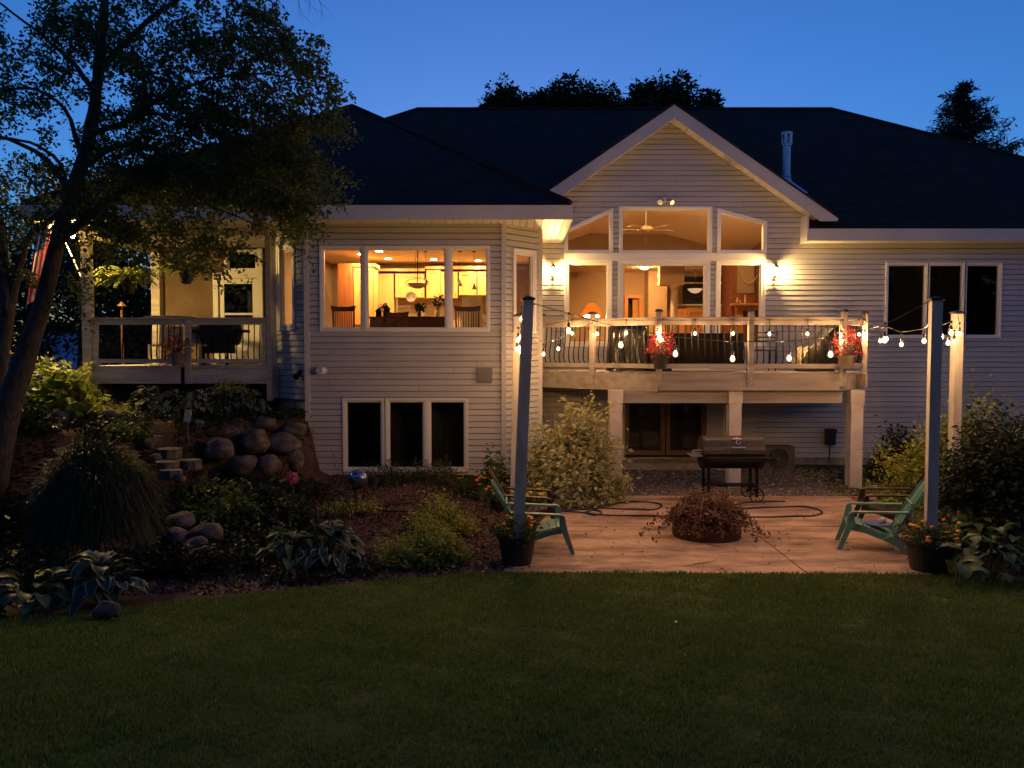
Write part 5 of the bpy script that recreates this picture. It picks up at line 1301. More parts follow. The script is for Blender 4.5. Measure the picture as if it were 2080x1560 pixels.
for k in range(190):
    a = rr.uniform(0, 6.28); r0 = .40*rr.random()**.6; h = .22+.48*(1-r0/.55)
    a2 = a+rr.uniform(-1.6, 1.6); L = rr.uniform(.12, .38); st = Vector((fx+math.cos(a)*r0, fy+math.sin(a)*r0, rr.uniform(.25, h)))
    en = st+Vector((math.cos(a2)*L, math.sin(a2)*L, rr.uniform(-.22, .06))); re = math.hypot(en.x-fx, en.y-fy)
    en.z = max(en.z, .36 if re < .52 else .2); pts = twigpath(st, en, rr.uniform(.0, .10), rr.uniform(.004, .010))
    for p in pts[1:]:
        for _ in range(7): lv.append(tuple(p+Vector((rr.gauss(0, .03), rr.gauss(0, .03), rr.gauss(-.01, .028)))))
for k in range(26):   # bare loops standing clear of the heap
    a = rr.uniform(0, 6.28); r0 = .35*rr.random(); st = Vector((fx+math.cos(a)*r0, fy+math.sin(a)*r0, .45)); a2 = rr.uniform(0, 6.28); en = st+Vector((math.cos(a2)*.4, math.sin(a2)*.4, -.1)); twigpath(st, en, rr.uniform(.15, .32), .007, 9)
for az, L in ((R(186), 1.0), (R(203), .92), (R(-8), .80), (R(-22), .86), (R(-40), .72), (R(226), .66), (R(250), .62), (R(275), .62), (R(295), .6)):   # trailing ones
    st = Vector((fx+math.cos(az)*.3, fy+math.sin(az)*.3, .42)); en = Vector((fx+math.cos(az)*L, fy+math.sin(az)*L, .05 if L > .7 else .14)); pts = twigpath(st, en, .10, .007, 10)
    for p in pts[2:]:
        for _ in range(8): lv.append(tuple(p+Vector((rr.gauss(0, .026), rr.gauss(0, .026), abs(rr.gauss(0, .03))))))
part(m, 'branches', M['deadtwig'], t)
lv = np.array(lv); lv[:, 2] = np.maximum(lv[:, 2], .04); leaf_mesh('dead_leaves', leaves_np(lv, .1, .055, .5, seed=3, droop=.5, fold=.8), M['deadleaf'], t)
# twigs on the patio
for pa, pb, lab in (((1392, 1158), (1455, 1146), 'long twig lying on the patio before the fire ring'), ((1462, 1161), (1476, 1167), 'short twig at the patio edge before the fire ring'), ((1436, 1112), (1465, 1117), 'thin twig close in front of the fire ring')):
    def gp(p): D = CAMZ/((p[1]-714)/FPX); return P(p[0], p[1], D)
    a, b = gp(pa), gp(pb); a.z = b.z = .015; m = MB(); m.tube([a, a.lerp(b, .4)+Vector((0, .02, .005)), b], [.008, .007, .004], 5); m.tube([a.lerp(b, .5), a.lerp(b, .8)+Vector((.02, -.08, 0))], [.005, .003], 4); solo(m, 'twig', M['deadtwig'], lab, 'twig')
# hose
def ground(px, py): D = CAMZ/((py-714)/FPX); p = P(px, py, D); return p
def smooth(pts, n=6):
    out = []; P_ = [pts[0]]+pts+[pts[-1]]
    for i in range(1, len(P_)-2):
        a, b, c, d = P_[i-1:i+3]
        for k in range(n):
            t_ = k/n; out.append(.5*((2*b)+(c-a)*t_+(2*a-5*b+4*c-d)*t_**2+(3*b-a-3*c+d)*t_**3))
    out.append(pts[-1]); return out
hp = [(1000, 1040), (1090, 1034), (1150, 1037), (1222, 1033), (1262, 1026), (1310, 1024), (1342, 1030), (1330, 1040), (1280, 1040), (1222, 1037), (1180, 1040), (1130, 1042), (1180, 1046), (1206, 1052), (1222, 1047), (1205, 1041), (1192, 1048), (1240, 1052), (1330, 1054), (1400, 1056), (1520, 1056), (1600, 1055), (1650, 1053), (1670, 1047), (1655, 1038), (1620, 1034), (1560, 1036), (1510, 1038), (1490, 1034), (1510, 1026), (1560, 1024), (1594, 1023)]
pts = smooth([Vector((ground(*p).x, ground(*p).y, .02)) for p in hp], 5)
pts = [Vector((p.x, p.y, max(.021, G(p.x, p.y)+.021)+.012*(math.sin(i*.37)**2))) for i, p in enumerate(pts)]
t = T('garden_hose', 'black garden hose looping across the patio behind the fire ring', 'hose', pts[0]); m = MB(); m.tube(pts, .016, 7); part(m, 'hose_tube', M['hose'], t, True); m = MB(); d = (pts[-1]-pts[-2]).normalized(); m.tube([pts[-1], pts[-1]+d*.07], .02, 8); part(m, 'hose_coupling', M['chrome'], t)
hp = [(750, 1036), (790, 1028), (850, 1026), (905, 1032), (890, 1041), (820, 1043), (775, 1040), (757, 1034)]
pts = smooth([P(a, b, 13.0) for a, b in hp], 5)
def onground(px, py):
    for k in range(400):
        D = 6+k*.03; p = P(px, py, D)
        if p.z <= G(p.x, p.y): return p
    return P(px, py, 12)
pts = [onground(*p) for p in hp]; pts = smooth(pts, 5); pts = [Vector((p.x, p.y, G(p.x, p.y)+.03)) for p in pts]
m = MB(); m.tube(pts, .014, 6); solo(m, 'garden_hose', M['hose'], 'loop of hose lying on the mulch before the juniper', 'hose', smooth=True)
# utility things at the basement wall
q = P(1690, 888, 17.5); t = T('meter_box', 'small black meter box on the basement wall beside the right deck post', 'meter box', (q.x, 17.6, q.z-.3)); m = MB(); m.box(q.x-.1, q.x+.1, 17.52, 17.68, q.z-.18, q.z+.18); m.box(q.x-.11, q.x+.11, 17.5, 17.519, q.z+.08, q.z+.19); part(m, 'box', M['cap'], t)
m = MB(); m.tube([(q.x, 17.62, q.z-.18), (q.x, 17.62, .2)], .015, 6); part(m, 'conduit', M['cap'], t)
q = P(1578, 928, 16.9); t = T('hose_reel', 'beige coiled hose unit on the gravel beside the barrel grill', 'hose reel', (q.x, 16.9, .1)); m = MB(); m.box(q.x-.36, q.x+.36, 16.8, 17.2, .1, .66); part(m, 'body', M['ac'], t)
m = MB()
for r in (.07, .12, .17, .21): m.tube([(q.x+r*math.cos(k*.3142), 16.785, .4+r*math.sin(k*.3142)) for k in range(21)], .012, 5, caps=False)
part(m, 'coil', M['hose'], t)
# ---------------------------------------------------------------- ground sheets
def axis(lo, hi, fine0, fine1, st, coarse):
    a = list(np.arange(fine0, fine1+1e-6, st)); l = [lo]; x = lo
    pre = []; x = fine0; s = st
    while x > lo: s *= 1.5; x -= s; pre.append(max(x, lo))
    post = []; x = fine1; s = st
    while x < hi: s *= 1.5; x += s; post.append(min(x, hi))
    return sorted(set(pre))+a+post
xs = axis(-220, 220, -13, 13, .22, 3); ys = axis(-60, 320, -2, 19, .22, 3)
v = [(x, y, G(x, y) if (-40 < x < 40) else G(max(-14, min(14, x)), y)) for y in ys for x in xs]
rng = random.Random(1)
nx = len(xs); f = [(j*nx+i, j*nx+i+1, (j+1)*nx+i+1, (j+1)*nx+i) for j in range(len(ys)-1) for i in range(nx-1)]
m = MB(); m.v = v; m.f = f; solo(m, 'ground', M['soil'], kind='structure', smooth=True)
# lawn
ED = [(-60, 5.0), (-12, 4.2), (-7, 5.8), (-5, 7.2), (-3, 8.3), (-1.4, 9.1), (-.6, 9.35), (.1, 9.42), (5.2, 9.35), (5.8, 9.1), (6.5, 8.7), (8, 8.3), (12, 8.0), (60, 8.0)]
def edge(x): return pwl(x, ED)
def sheet(name, x0, x1, nx_, ya, yb, ny, mt, dz, bump=0):
    m = MB()
    for i in range(nx_+1):
        x = lerp(x0, x1, i/nx_); a, b = ya(x), yb(x)
        for j in range(ny+1):
            y = lerp(a, b, (j/ny)); m.v.append((x, y, G(x, y)+dz))
    for i in range(nx_):
        for j in range(ny): a = i*(ny+1)+j; m.f.append((a, a+ny+1, a+ny+2, a+1))
    return solo(m, name, mt, kind='structure', smooth=True)
sheet('lawn', -16, 16, 160, lambda x: -8, edge, 90, M['lawn'], .012)
sheet('side_lawn', 6.2, 30, 60, lambda x: edge(x)+1.6, lambda x: 30.0, 60, M['lawn'], .008)
# patio slabs with joints
m = MB()
joints = [((-.3, 9.36), (5.75, 9.36), (5.9, 14.45), (-.35+1.4, 14.45))]
def slabpoly(pts, z0=-.06, z1=.014): m.prism([(a, b, z1) for a, b in pts], (0, 0, z0-z1))
j1 = ground(1543, 1094); j2 = ground(1640, 1172); jy = ground(1700, 1074).y
g = .012
front_l = [(-.2+k*.35, 9.38+.04*math.sin(k*1.3)) for k in range(int((j2.x-.1)/.35))]
xj = j1.x; xe = j2.x
slabpoly([(-.12, 9.42), (xe-g, 9.37), (xj-g, jy-g), (.35, jy-g), (.1, 10.6)])
slabpoly([(xe+g, 9.37), (5.15, 9.33), (5.6, 9.9), (6.1, 10.9), (6.3, jy-g), (xj+g, jy-g)])
slabpoly([(.38, jy+g), (xj-g, jy+g), (xj-g, 14.5), (1.3, 14.5), (.7, 13.2)])
slabpoly([(xj+g, jy+g), (6.32, jy+g), (6.5, 13.2), (6.9, 14.45), (xj+g, 14.5)])
solo(m, 'patio', M['patio'], kind='structure')
sheet('gravel_bed', .6, 8.2, 30, lambda x: 14.3, lambda x: 17.7, 14, M['gravel'], .006)
# pebbles and bark chips: loose cover
r = np.random.default_rng(3)
def chips(name, n, fx_, size, mt, seed, lift=.01, z=1.2):
    p = fx_(n); p = np.array([(x, y, G(x, y)+lift) for x, y in p]); return leaf_mesh(name, leaves_np(p, z, size, .6, seed=seed, var=.5), mt, kind='stuff')
def reg_g(n):
    x = r.uniform(.9, 8, n); y = r.uniform(14.45, 17.3, n); return np.stack([x, y], 1)
pm = MB()
for k in range(2600):
    x, y = r.uniform(.9, 8.0), 14.5+2.6*r.uniform(0, 1)**1.4; s = r.uniform(.018, .04); pm.blob((x, y, G(x, y)+.015), (s, s*.8, s*.55), k, .2, 6, 4)
solo(pm, 'pebbles', LF['pebble'], kind='stuff', smooth=True)
def reg_m(n):
    o = []
    while len(o) < n:
        x, y = r.uniform(-5.5, 1.0), r.uniform(8.4, 15)
        if y > edge(x)+.02 and not (x > .1+(y-10.6)*.12 and y > 9.4 and x > .2): o.append((x, y))
    return np.array(o)
chips('bark_mulch', 16000, reg_m, .055, LF['mulch'], 8, .012)
def reg_r(n):
    o = []
    while len(o) < n:
        x, y = r.uniform(6.3, 10), r.uniform(8.9, 16)
        if y > edge(x): o.append((x, y))
    return np.array(o)
chips('bark_mulch', 6000, reg_r, .055, LF['mulch'], 9, .012)
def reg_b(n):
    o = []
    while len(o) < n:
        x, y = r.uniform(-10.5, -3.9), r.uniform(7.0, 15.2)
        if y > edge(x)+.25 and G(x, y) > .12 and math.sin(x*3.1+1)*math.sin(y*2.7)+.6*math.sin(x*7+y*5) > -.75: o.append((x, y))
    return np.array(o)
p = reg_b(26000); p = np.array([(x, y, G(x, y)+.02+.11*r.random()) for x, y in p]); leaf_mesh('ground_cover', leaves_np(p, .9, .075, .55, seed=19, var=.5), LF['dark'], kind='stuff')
def reg_p(n): return np.stack([r.uniform(.4, 6.0, n), r.uniform(9.5, 14.3, n)], 1)
chips('leaf_litter', 420, reg_p, .035, M['deadleaf'], 12, .022)
# grass
def grass(n, seed):
    q = np.random.default_rng(seed); Y = q.uniform(0, 1, n)**.8*7.6+1.9; X = q.uniform(-1, 1, n)*(Y*.74+.4)
    k = np.array([edge(x)+.03 for x in X]); keep = Y < k; X, Y = X[keep], Y[keep]
    Z = 1.15*(np.clip(9.2-Y, 0, None)/9.2)**1.25
    zz = np.array([G(x, y) for x, y in zip(X, Y)]); n = len(X)
    h = q.uniform(.012, .034, n)*(1+.3*np.sin(X*2.1+1)*np.sin(Y*1.7)+.3*np.sin(X*5.3+Y*3.1)*np.sin(Y*6.1-X*2.2)+.2*np.sin(X*13+2)*np.sin(Y*11)); a = q.uniform(0, 6.28, n); w = .003+.0005*Y
    bx, by = np.cos(a), np.sin(a); ln = q.uniform(.1, .7, n)*h; b = q.uniform(0, 6.28, n)
    p0 = np.stack([X-bx*w, Y-by*w, zz], 1); p1 = np.stack([X+bx*w, Y+by*w, zz], 1)
    t1 = np.stack([X+bx*w*.3+np.cos(b)*ln, Y+by*w*.3+np.sin(b)*ln, zz+h+.01], 1); t0 = np.stack([X-bx*w*.3+np.cos(b)*ln, Y-by*w*.3+np.sin(b)*ln, zz+h+.01], 1)
    leaf_mesh('grass', np.stack([p0, p1, t1, t0], 1).reshape(-1, 3), LF['grass'], kind='stuff')
grass(290000, 4)
# pale specks on the lawn: fallen petals
for px, py, lab in ((1096, 1508, 'small pale leaf on the lawn at the bottom centre'), (1373, 1275, 'small pale leaf on the lawn below the fire ring'), (655, 1400, 'small pale leaf on the lawn at lower left')):
    p = onground(px, py); m = MB(); m.poly([p+Vector((0, -.02, .055)), p+Vector((.018, 0, .06)), p+Vector((0, .025, .058)), p+Vector((-.014, 0, .052))]); solo(m, 'fallen_leaf', M['cream'], lab, 'leaf')

# ---------------------------------------------------------------- planting
def at(px, py, D): p = P(px, py, D); return (p.x, p.y, G(p.x, p.y))
# variegated dogwood by the deck
shrub('dogwood_shrub', 'tall cream-variegated shrub in front of the left deck post', 'shrub', at(1160, 1000, 14.1), (1.0, .75, 1.18), 15000, .12, LF['dogwood'], 41, asp=.38, droop=.3, twigs=44, noise=.28, shell=.7, lobes_=[(.0, 0, .45, .82), (-.5, -.1, .15, .6), (.5, -.2, .15, .62), (-.1, -.5, .05, .7), (.15, .1, .7, .5)])
shrub('green_shrub', 'mid-green leafy plant between the bay wall and the variegated shrub', 'shrub', at(1010, 980, 14.3), (.42, .4, .62), 1300, .09, LF['green'], 42, asp=.5, twigs=14)
p0 = at(1012, 990, 13.2); flowerpot('small orange flowers beside the rear left post', (p0[0], p0[1], p0[2]+.22), .16, M['pot'], LF['orange'], LF['green'], 43, .16, 320, 1.4, nf=8, fshape='blob', fsize=.035, name='marigold_pot', ph=.2)
p0 = at(1085, 1000, 13.2); flowerpot('bright yellow-green flowers at the foot of the variegated shrub', (p0[0], p0[1], p0[2]+.2), .15, M['pot'], LF['yellow'], LF['lime'], 44, .18, 300, 1.4, nf=8, fshape='blob', fsize=.045, name='marigold_pot', ph=.2)
# junipers under the basement windows
for px, D, rx, h, sd, lab in ((790, 14.2, .62, .26, 51, 'low juniper under the left basement window'), (880, 14.3, .72, .30, 52, 'low juniper under the middle basement windows'), (960, 14.1, .5, .24, 53, 'low juniper at the right end under the basement windows')):
    shrub('juniper', lab, 'juniper', at(px, 990, D), (rx, .5, h), 3600, .07, LF['juniper'], sd, asp=.16, droop=-.1, twigs=10, group='junipers along the bay wall', noise=.3)
for k, (px, py, D, lab) in enumerate(((950, 958, 14.0, 'upright orange lily flowers at the right end of the juniper'), (978, 975, 13.6, 'short orange lily flowers beside the left post'))):
    b = Vector(at(px, py, D)); t = T('lily', lab, 'lily', b, 'orange lilies by the bay wall'); m = MB(); f = MB(); lf = MB(); rr = random.Random(60+k)
    for j in range(7):
        tip = b+Vector((rr.uniform(-.2, .2), rr.uniform(-.1, .1), rr.uniform(.3, .52))); m.tube([b, (b+tip)/2, tip], .005, 4)
        for q in range(6):
            a = q*1.047+j; d = Vector((math.cos(a), math.sin(a), .5))*.055; s = Vector((-math.sin(a), math.cos(a), 0))*.018; f.poly([tip, tip+d*.5+s, tip+d, tip+d*.5-s])
        blade(lf, b, rr.uniform(0, 6.28), .35, .03, 1.2, 1.3)
    part(m, 'stems', M['stem'], t); part(f, 'flowers', LF['orange'], t); part(lf, 'leaves', LF['green'], t)
# two gold-green spireas
shrub('spirea', 'golden-green feathery shrub, the rear one on the mulch bed', 'shrub', at(893, 1090, 11.4), (.56, .48, .46), 11000, .055, LF['gold'], 54, asp=.42, droop=0, twigs=22, group='golden shrubs on the mulch bed', noise=.25, shell=.65, lobes_=[(0, 0, .15, .85), (-.45, -.1, 0, .6), (.45, -.1, .05, .62), (0, -.4, 0, .7)])
shrub('spirea', 'golden-green feathery shrub, the front one at the lawn edge', 'shrub', at(865, 1165, 9.95), (.60, .48, .42), 12500, .052, LF['gold'], 55, asp=.42, droop=0, twigs=22, group='golden shrubs on the mulch bed', noise=.3, shell=.65, lobes_=[(0, 0, .15, .8), (-.5, -.1, 0, .62), (.4, -.1, .2, .65), (.1, -.4, 0, .7)])
shrub('ground_plant', 'small dark leafy plant at the lawn edge between the spirea and the big hosta', 'plant', at(735, 1185, 9.4), (.3, .25, .14), 700, .05, LF['dark'], 56, twigs=6)
# big front hosta with seed stalks
hosta('large white-edged hosta with tall bare stalks in the middle of the bed', at(668, 1150, 9.7), .50, 80, .30, .135, LF['hosta'], 61, stalks=14)
hosta('smaller shaded hosta left of the large white-edged one', at(590, 1160, 9.6), .42, 55, .26, .12, LF['hosta_plain'], 62, group='hostas in the left bed')
hosta('grey-leaved hosta at the lower left corner of the bed', at(205, 1190, 8.0), .45, 46, .30, .17, LF['hosta'], 63, group='hostas in the left bed')
hosta('dim hosta left of the grey-leaved one at the photo edge', at(60, 1195, 7.6), .35, 26, .28, .15, LF['hosta_plain'], 64, group='hostas in the left bed')
# hostas on the bank below the porch
for px, py, D, s, sd, lab, lm in ((300, 835, 14.5, .40, 65, 'light hosta at the left of the row under the porch', 'hosta_light'), (350, 830, 14.45, .42, 66, 'light hosta second from left under the porch', 'hosta_light'), (405, 835, 14.3, .44, 67, 'light hosta in the middle of the row under the porch', 'hosta_light'), (455, 848, 14.35, .42, 68, 'white-edged hosta second from right under the porch', 'hosta'), (508, 860, 14.5, .40, 69, 'dark white-edged hosta at the right of the row under the porch', 'hosta')):
    c = at(px, py, D); hosta(lab, c, s, 60, .20, .10, LF[lm], sd, 'hostas in a row under the porch', stem=.18)
# hydrangea / catalpa-like lime plant lit by the porch lamp
t = shrub('hydrangea_shrub', 'big-leaved yellow-green shrub lit up left of the porch', 'shrub', (P(130, 800, 13.4).x, 13.4, 1.5), (.85, .7, .72), 1150, .21, LF['lime'], 71, asp=.72, droop=.15, twigs=24, noise=.2, up=1.2)
shrub('hydrangea_shrub', 'finer yellow-green shrub behind the big-leaved one left of the porch', 'shrub', (P(120, 760, 15.0).x, 15.0, 1.7), (.8, .6, .68), 2600, .09, LF['gold'], 72, asp=.6, twigs=16)
shrub('ground_plant', 'sprawling pale perennial below the lit shrub at the porch corner', 'plant', (P(225, 835, 13.4).x, 13.4, 1.5), (.6, .4, .22), 1500, .09, LF['gold'], 73, asp=.2, twigs=10)
shrub('ground_plant', 'bright tufts on the bank beside the stone steps', 'plant', (P(95, 840, 13.0).x, 13.0, 1.5), (.6, .4, .18), 900, .06, LF['lime'], 74, twigs=8)
# big dark weeping mound in the left foreground
t = T('weeping_shrub', 'large dark weeping grass-like mound left of the stone steps', 'shrub', at(190, 1090, 9.9)); c = Vector(P(195, 1035, 10.1)); rr = np.random.default_rng(7); n = 7000
dv = rr.normal(size=(n, 3)); dv[:, 2] = np.abs(dv[:, 2])*.9-.25; dv /= np.linalg.norm(dv, axis=1)[:, None]
base = np.array(c)+dv*np.array([.64, .52, .92])*rr.uniform(.72, 1.0, n)[:, None]
V_ = []; cur = base; d = dv*np.array([1, 1, .6])+rr.normal(size=(n, 3))*.25
az = np.arctan2(d[:, 1], d[:, 0]); L = rr.uniform(.05, .09, n)[:, None]; w = np.stack([-np.sin(az), np.cos(az), np.zeros(n)], 1)*.009
for k in range(5):
    nxt = cur+d*L; V_.append(np.stack([cur-w*(1-k*.17), cur+w*(1-k*.17), nxt+w*(.83-k*.17), nxt-w*(.83-k*.17)], 1).reshape(-1, 3)); cur = nxt; d = d*np.array([.86, .86, 1]); d[:, 2] -= .38
leaf_mesh('fronds', np.concatenate(V_), LF['weep'], t); m = MB(); b_ = Vector(at(190, 1090, 9.9)); m.tube([b_, c+Vector((0, 0, .3))], [.05, .03], 6); part(m, 'stem', M['twig'], t)
# mixed plants in the mid bed
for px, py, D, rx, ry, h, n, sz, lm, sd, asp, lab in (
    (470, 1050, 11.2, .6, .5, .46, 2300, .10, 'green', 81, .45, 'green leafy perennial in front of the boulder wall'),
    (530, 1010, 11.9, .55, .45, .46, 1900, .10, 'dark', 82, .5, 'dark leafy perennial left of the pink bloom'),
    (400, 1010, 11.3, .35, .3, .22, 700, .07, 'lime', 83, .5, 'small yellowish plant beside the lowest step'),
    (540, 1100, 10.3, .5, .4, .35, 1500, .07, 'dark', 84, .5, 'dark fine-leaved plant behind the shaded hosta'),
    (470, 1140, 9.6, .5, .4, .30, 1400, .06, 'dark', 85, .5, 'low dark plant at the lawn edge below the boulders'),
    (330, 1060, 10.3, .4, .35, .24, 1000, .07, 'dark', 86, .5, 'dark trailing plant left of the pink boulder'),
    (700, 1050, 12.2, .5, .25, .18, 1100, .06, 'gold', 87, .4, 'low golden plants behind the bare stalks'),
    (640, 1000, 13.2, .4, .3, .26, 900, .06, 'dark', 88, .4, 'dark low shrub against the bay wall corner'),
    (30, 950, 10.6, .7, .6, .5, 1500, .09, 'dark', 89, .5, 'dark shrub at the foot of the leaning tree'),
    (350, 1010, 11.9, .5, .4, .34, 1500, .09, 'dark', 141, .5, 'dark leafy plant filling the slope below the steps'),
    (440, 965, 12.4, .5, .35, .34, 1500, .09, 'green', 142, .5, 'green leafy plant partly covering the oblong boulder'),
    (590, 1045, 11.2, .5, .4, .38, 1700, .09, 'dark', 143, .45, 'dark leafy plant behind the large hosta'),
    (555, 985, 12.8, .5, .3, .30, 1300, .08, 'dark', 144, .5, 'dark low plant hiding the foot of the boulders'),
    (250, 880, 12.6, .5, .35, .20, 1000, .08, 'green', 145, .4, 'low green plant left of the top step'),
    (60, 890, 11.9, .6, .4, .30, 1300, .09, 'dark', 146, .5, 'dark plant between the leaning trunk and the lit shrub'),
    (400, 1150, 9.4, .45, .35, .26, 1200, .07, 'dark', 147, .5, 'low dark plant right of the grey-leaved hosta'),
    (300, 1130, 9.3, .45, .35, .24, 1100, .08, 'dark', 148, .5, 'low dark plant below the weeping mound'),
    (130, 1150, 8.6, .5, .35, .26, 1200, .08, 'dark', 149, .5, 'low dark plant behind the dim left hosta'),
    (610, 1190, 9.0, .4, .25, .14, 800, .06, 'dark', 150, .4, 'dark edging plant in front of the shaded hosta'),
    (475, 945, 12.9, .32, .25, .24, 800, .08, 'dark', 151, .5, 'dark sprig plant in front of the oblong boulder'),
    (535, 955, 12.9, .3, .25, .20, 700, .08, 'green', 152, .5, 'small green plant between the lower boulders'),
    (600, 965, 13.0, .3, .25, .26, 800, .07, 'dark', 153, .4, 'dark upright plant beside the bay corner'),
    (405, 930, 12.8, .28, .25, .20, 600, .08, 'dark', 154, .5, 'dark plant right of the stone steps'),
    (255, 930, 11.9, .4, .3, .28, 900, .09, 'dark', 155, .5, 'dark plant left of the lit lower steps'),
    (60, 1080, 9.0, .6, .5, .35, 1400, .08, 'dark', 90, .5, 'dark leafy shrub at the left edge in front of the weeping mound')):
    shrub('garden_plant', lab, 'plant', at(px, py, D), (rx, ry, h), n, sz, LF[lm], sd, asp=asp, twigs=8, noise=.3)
# pink hydrangea bloom
b = Vector(at(593, 1010, 12.4)); top = P(593, 971, 12.4); t = T('pink_bloom', 'single round pink hydrangea bloom left of the gazing ball', 'flower', b)
m = MB(); m.tube([b, (b+top)/2+Vector((.03, 0, 0)), top], .007, 5); part(m, 'stem', M['stem'], t); pp = fur(top, (.085, .085, .09), 420, 2, .2, .05); leaf_mesh('petals', leaves_np(pp, .2, .035, .8, seed=4), LF['pink'], t); pp = fur(b+Vector((0, 0, .12)), (.25, .2, .12), 260, 2); leaf_mesh('leaves', leaves_np(pp, .8, .1, .5, seed=4), LF['green'], t)
# tall bare perennial spikes
b = Vector(at(668, 1000, 12.6)); t = T('flower_spikes', 'thin dark bare spikes standing before the bay wall left of the gazing ball', 'plant', b); rr = random.Random(5); m = MB()
for k in range(16):
    a = b+Vector((rr.uniform(-.45, .3), rr.uniform(-.3, .3), 0)); tip = a+Vector((rr.uniform(-.05, .08), 0, rr.uniform(.35, .62) if k else .85)); m.tube([a, tip], [.005, .003], 4)
    for j in range(5): m.tube([tip-Vector((0, 0, .05*j)), tip-Vector((rr.uniform(-.05, .05), 0, .05*j-.03))], [.004, .002], 4)
part(m, 'stalks', M['twig'], t); pp = fur(b+Vector((-.05, 0, .2)), (.5, .3, .2), 500, 6); leaf_mesh('leaves', leaves_np(pp, .5, .05, .4, seed=4), LF['dark'], t)
# gazing ball
q = P(727, 973, 11.8); g_ = G(q.x, q.y); t = T('gazing_ball', 'silver gazing ball on a wire stand in the bed', 'gazing ball', (q.x, q.y, g_))
m = MB(); r_ = .155; m.lathe([(r_*math.sin(math.pi*k/14)+1e-4, -r_*math.cos(math.pi*k/14)) for k in range(15)], tuple(q), 28, caps=False); part(m, 'ball', M['mirror_ball'], t, True)
m = MB(); m.lathe([(.1, -.14), (.1, -.12)], tuple(q), 16, caps=False)
for k in range(3): a = 2.09*k+.4; m.tube([q+Vector((.1*math.cos(a), .1*math.sin(a), -.13)), q+Vector((.05*math.cos(a), .05*math.sin(a), -.4)), (q.x+.11*math.cos(a), q.y+.11*math.sin(a), g_)], .006, 5)
part(m, 'stand', M['black_metal'], t)
# right side: shrubs, round evergreen, hostas, log
shrub('tall_shrub', 'tall loose yellow-green shrub behind the right posts', 'shrub', (P(1960, 900, 13.6).x, 13.6, 0), (1.25, .8, 1.3), 19000, .08, LF['gold'], 91, asp=.5, twigs=40, noise=.3, droop=-.1, shell=.85, lobes_=[(0, 0, .3, .85), (-.6, 0, .1, .62), (.6, 0, .15, .65), (-.2, 0, .55, .55)])
shrub('tall_shrub', 'dark shrub between the deck post and the right string post', 'shrub', (P(1850, 930, 15.4).x, 15.4, 0), (.85, .7, .85), 9500, .09, LF['dark'], 92, asp=.55, twigs=26, noise=.3, shell=.7)
t = shrub('round_evergreen', 'very dark rounded evergreen on a short trunk at the right edge', 'evergreen', (P(2035, 880, 10.6).x, 10.6, .55), (.92, .8, .95), 16000, .08, LF['dark'], 93, asp=.45, noise=.12, twigs=10, shell=.5)
m = MB(); x_ = P(2008, 0, 10.6).x; m.tube([(x_, 10.6, 0), (x_+.03, 10.6, .6), (x_, 10.6, 1.2)], [.07, .055, .05], 8); part(m, 'trunk', M['bark'], t)
for px, py, D, s, n, sd, lab in ((2010, 1140, 9.1, .40, 34, 94, 'broad-leaved hosta right of the right marigold pot'), (2075, 1120, 9.6, .40, 30, 95, 'broad-leaved hosta at the right photo edge'), (1975, 1095, 10.2, .35, 26, 96, 'dim hosta behind the right marigold pot'), (1945, 1200, 8.75, .16, 6, 97, 'few pale hosta leaves at the lawn edge below the right pot')):
    hosta(lab, at(px, py, D), s, n, .24, .17, LF['hosta_plain'], sd, 'hostas in the right bed', stem=.22)
shrub('garden_plant', 'dark leafy plant mass behind the right bed hostas', 'plant', at(2030, 1090, 10.7), (.9, .6, .34), 3200, .10, LF['dark'], 98, twigs=10)
q = P(1928, 950, 11.8); t = T('weathered_stump', 'pale weathered driftwood stump behind the right marigold pot', 'stump', (q.x, q.y, .02)); m = MB(); m.tube([(q.x, q.y, 0), (q.x+.02, q.y, .35), (q.x-.01, q.y, .62), (q.x-.04, q.y, .92)], [.12, .10, .085, .03], 9); m.tube([(q.x+.05, q.y, .4), (q.x+.1, q.y, .68)], [.06, .03], 7); part(m, 'trunk', M['stone'], t)
p0 = at(1930, 1000, 11.3); flowerpot('small yellow flowers at the foot of the driftwood stump', (p0[0], p0[1], .25), .2, M['pot'], LF['orange'], LF['green'], 99, .14, 380, 1.3, nf=9, fshape='blob', fsize=.03, name='marigold_pot', ph=.24)

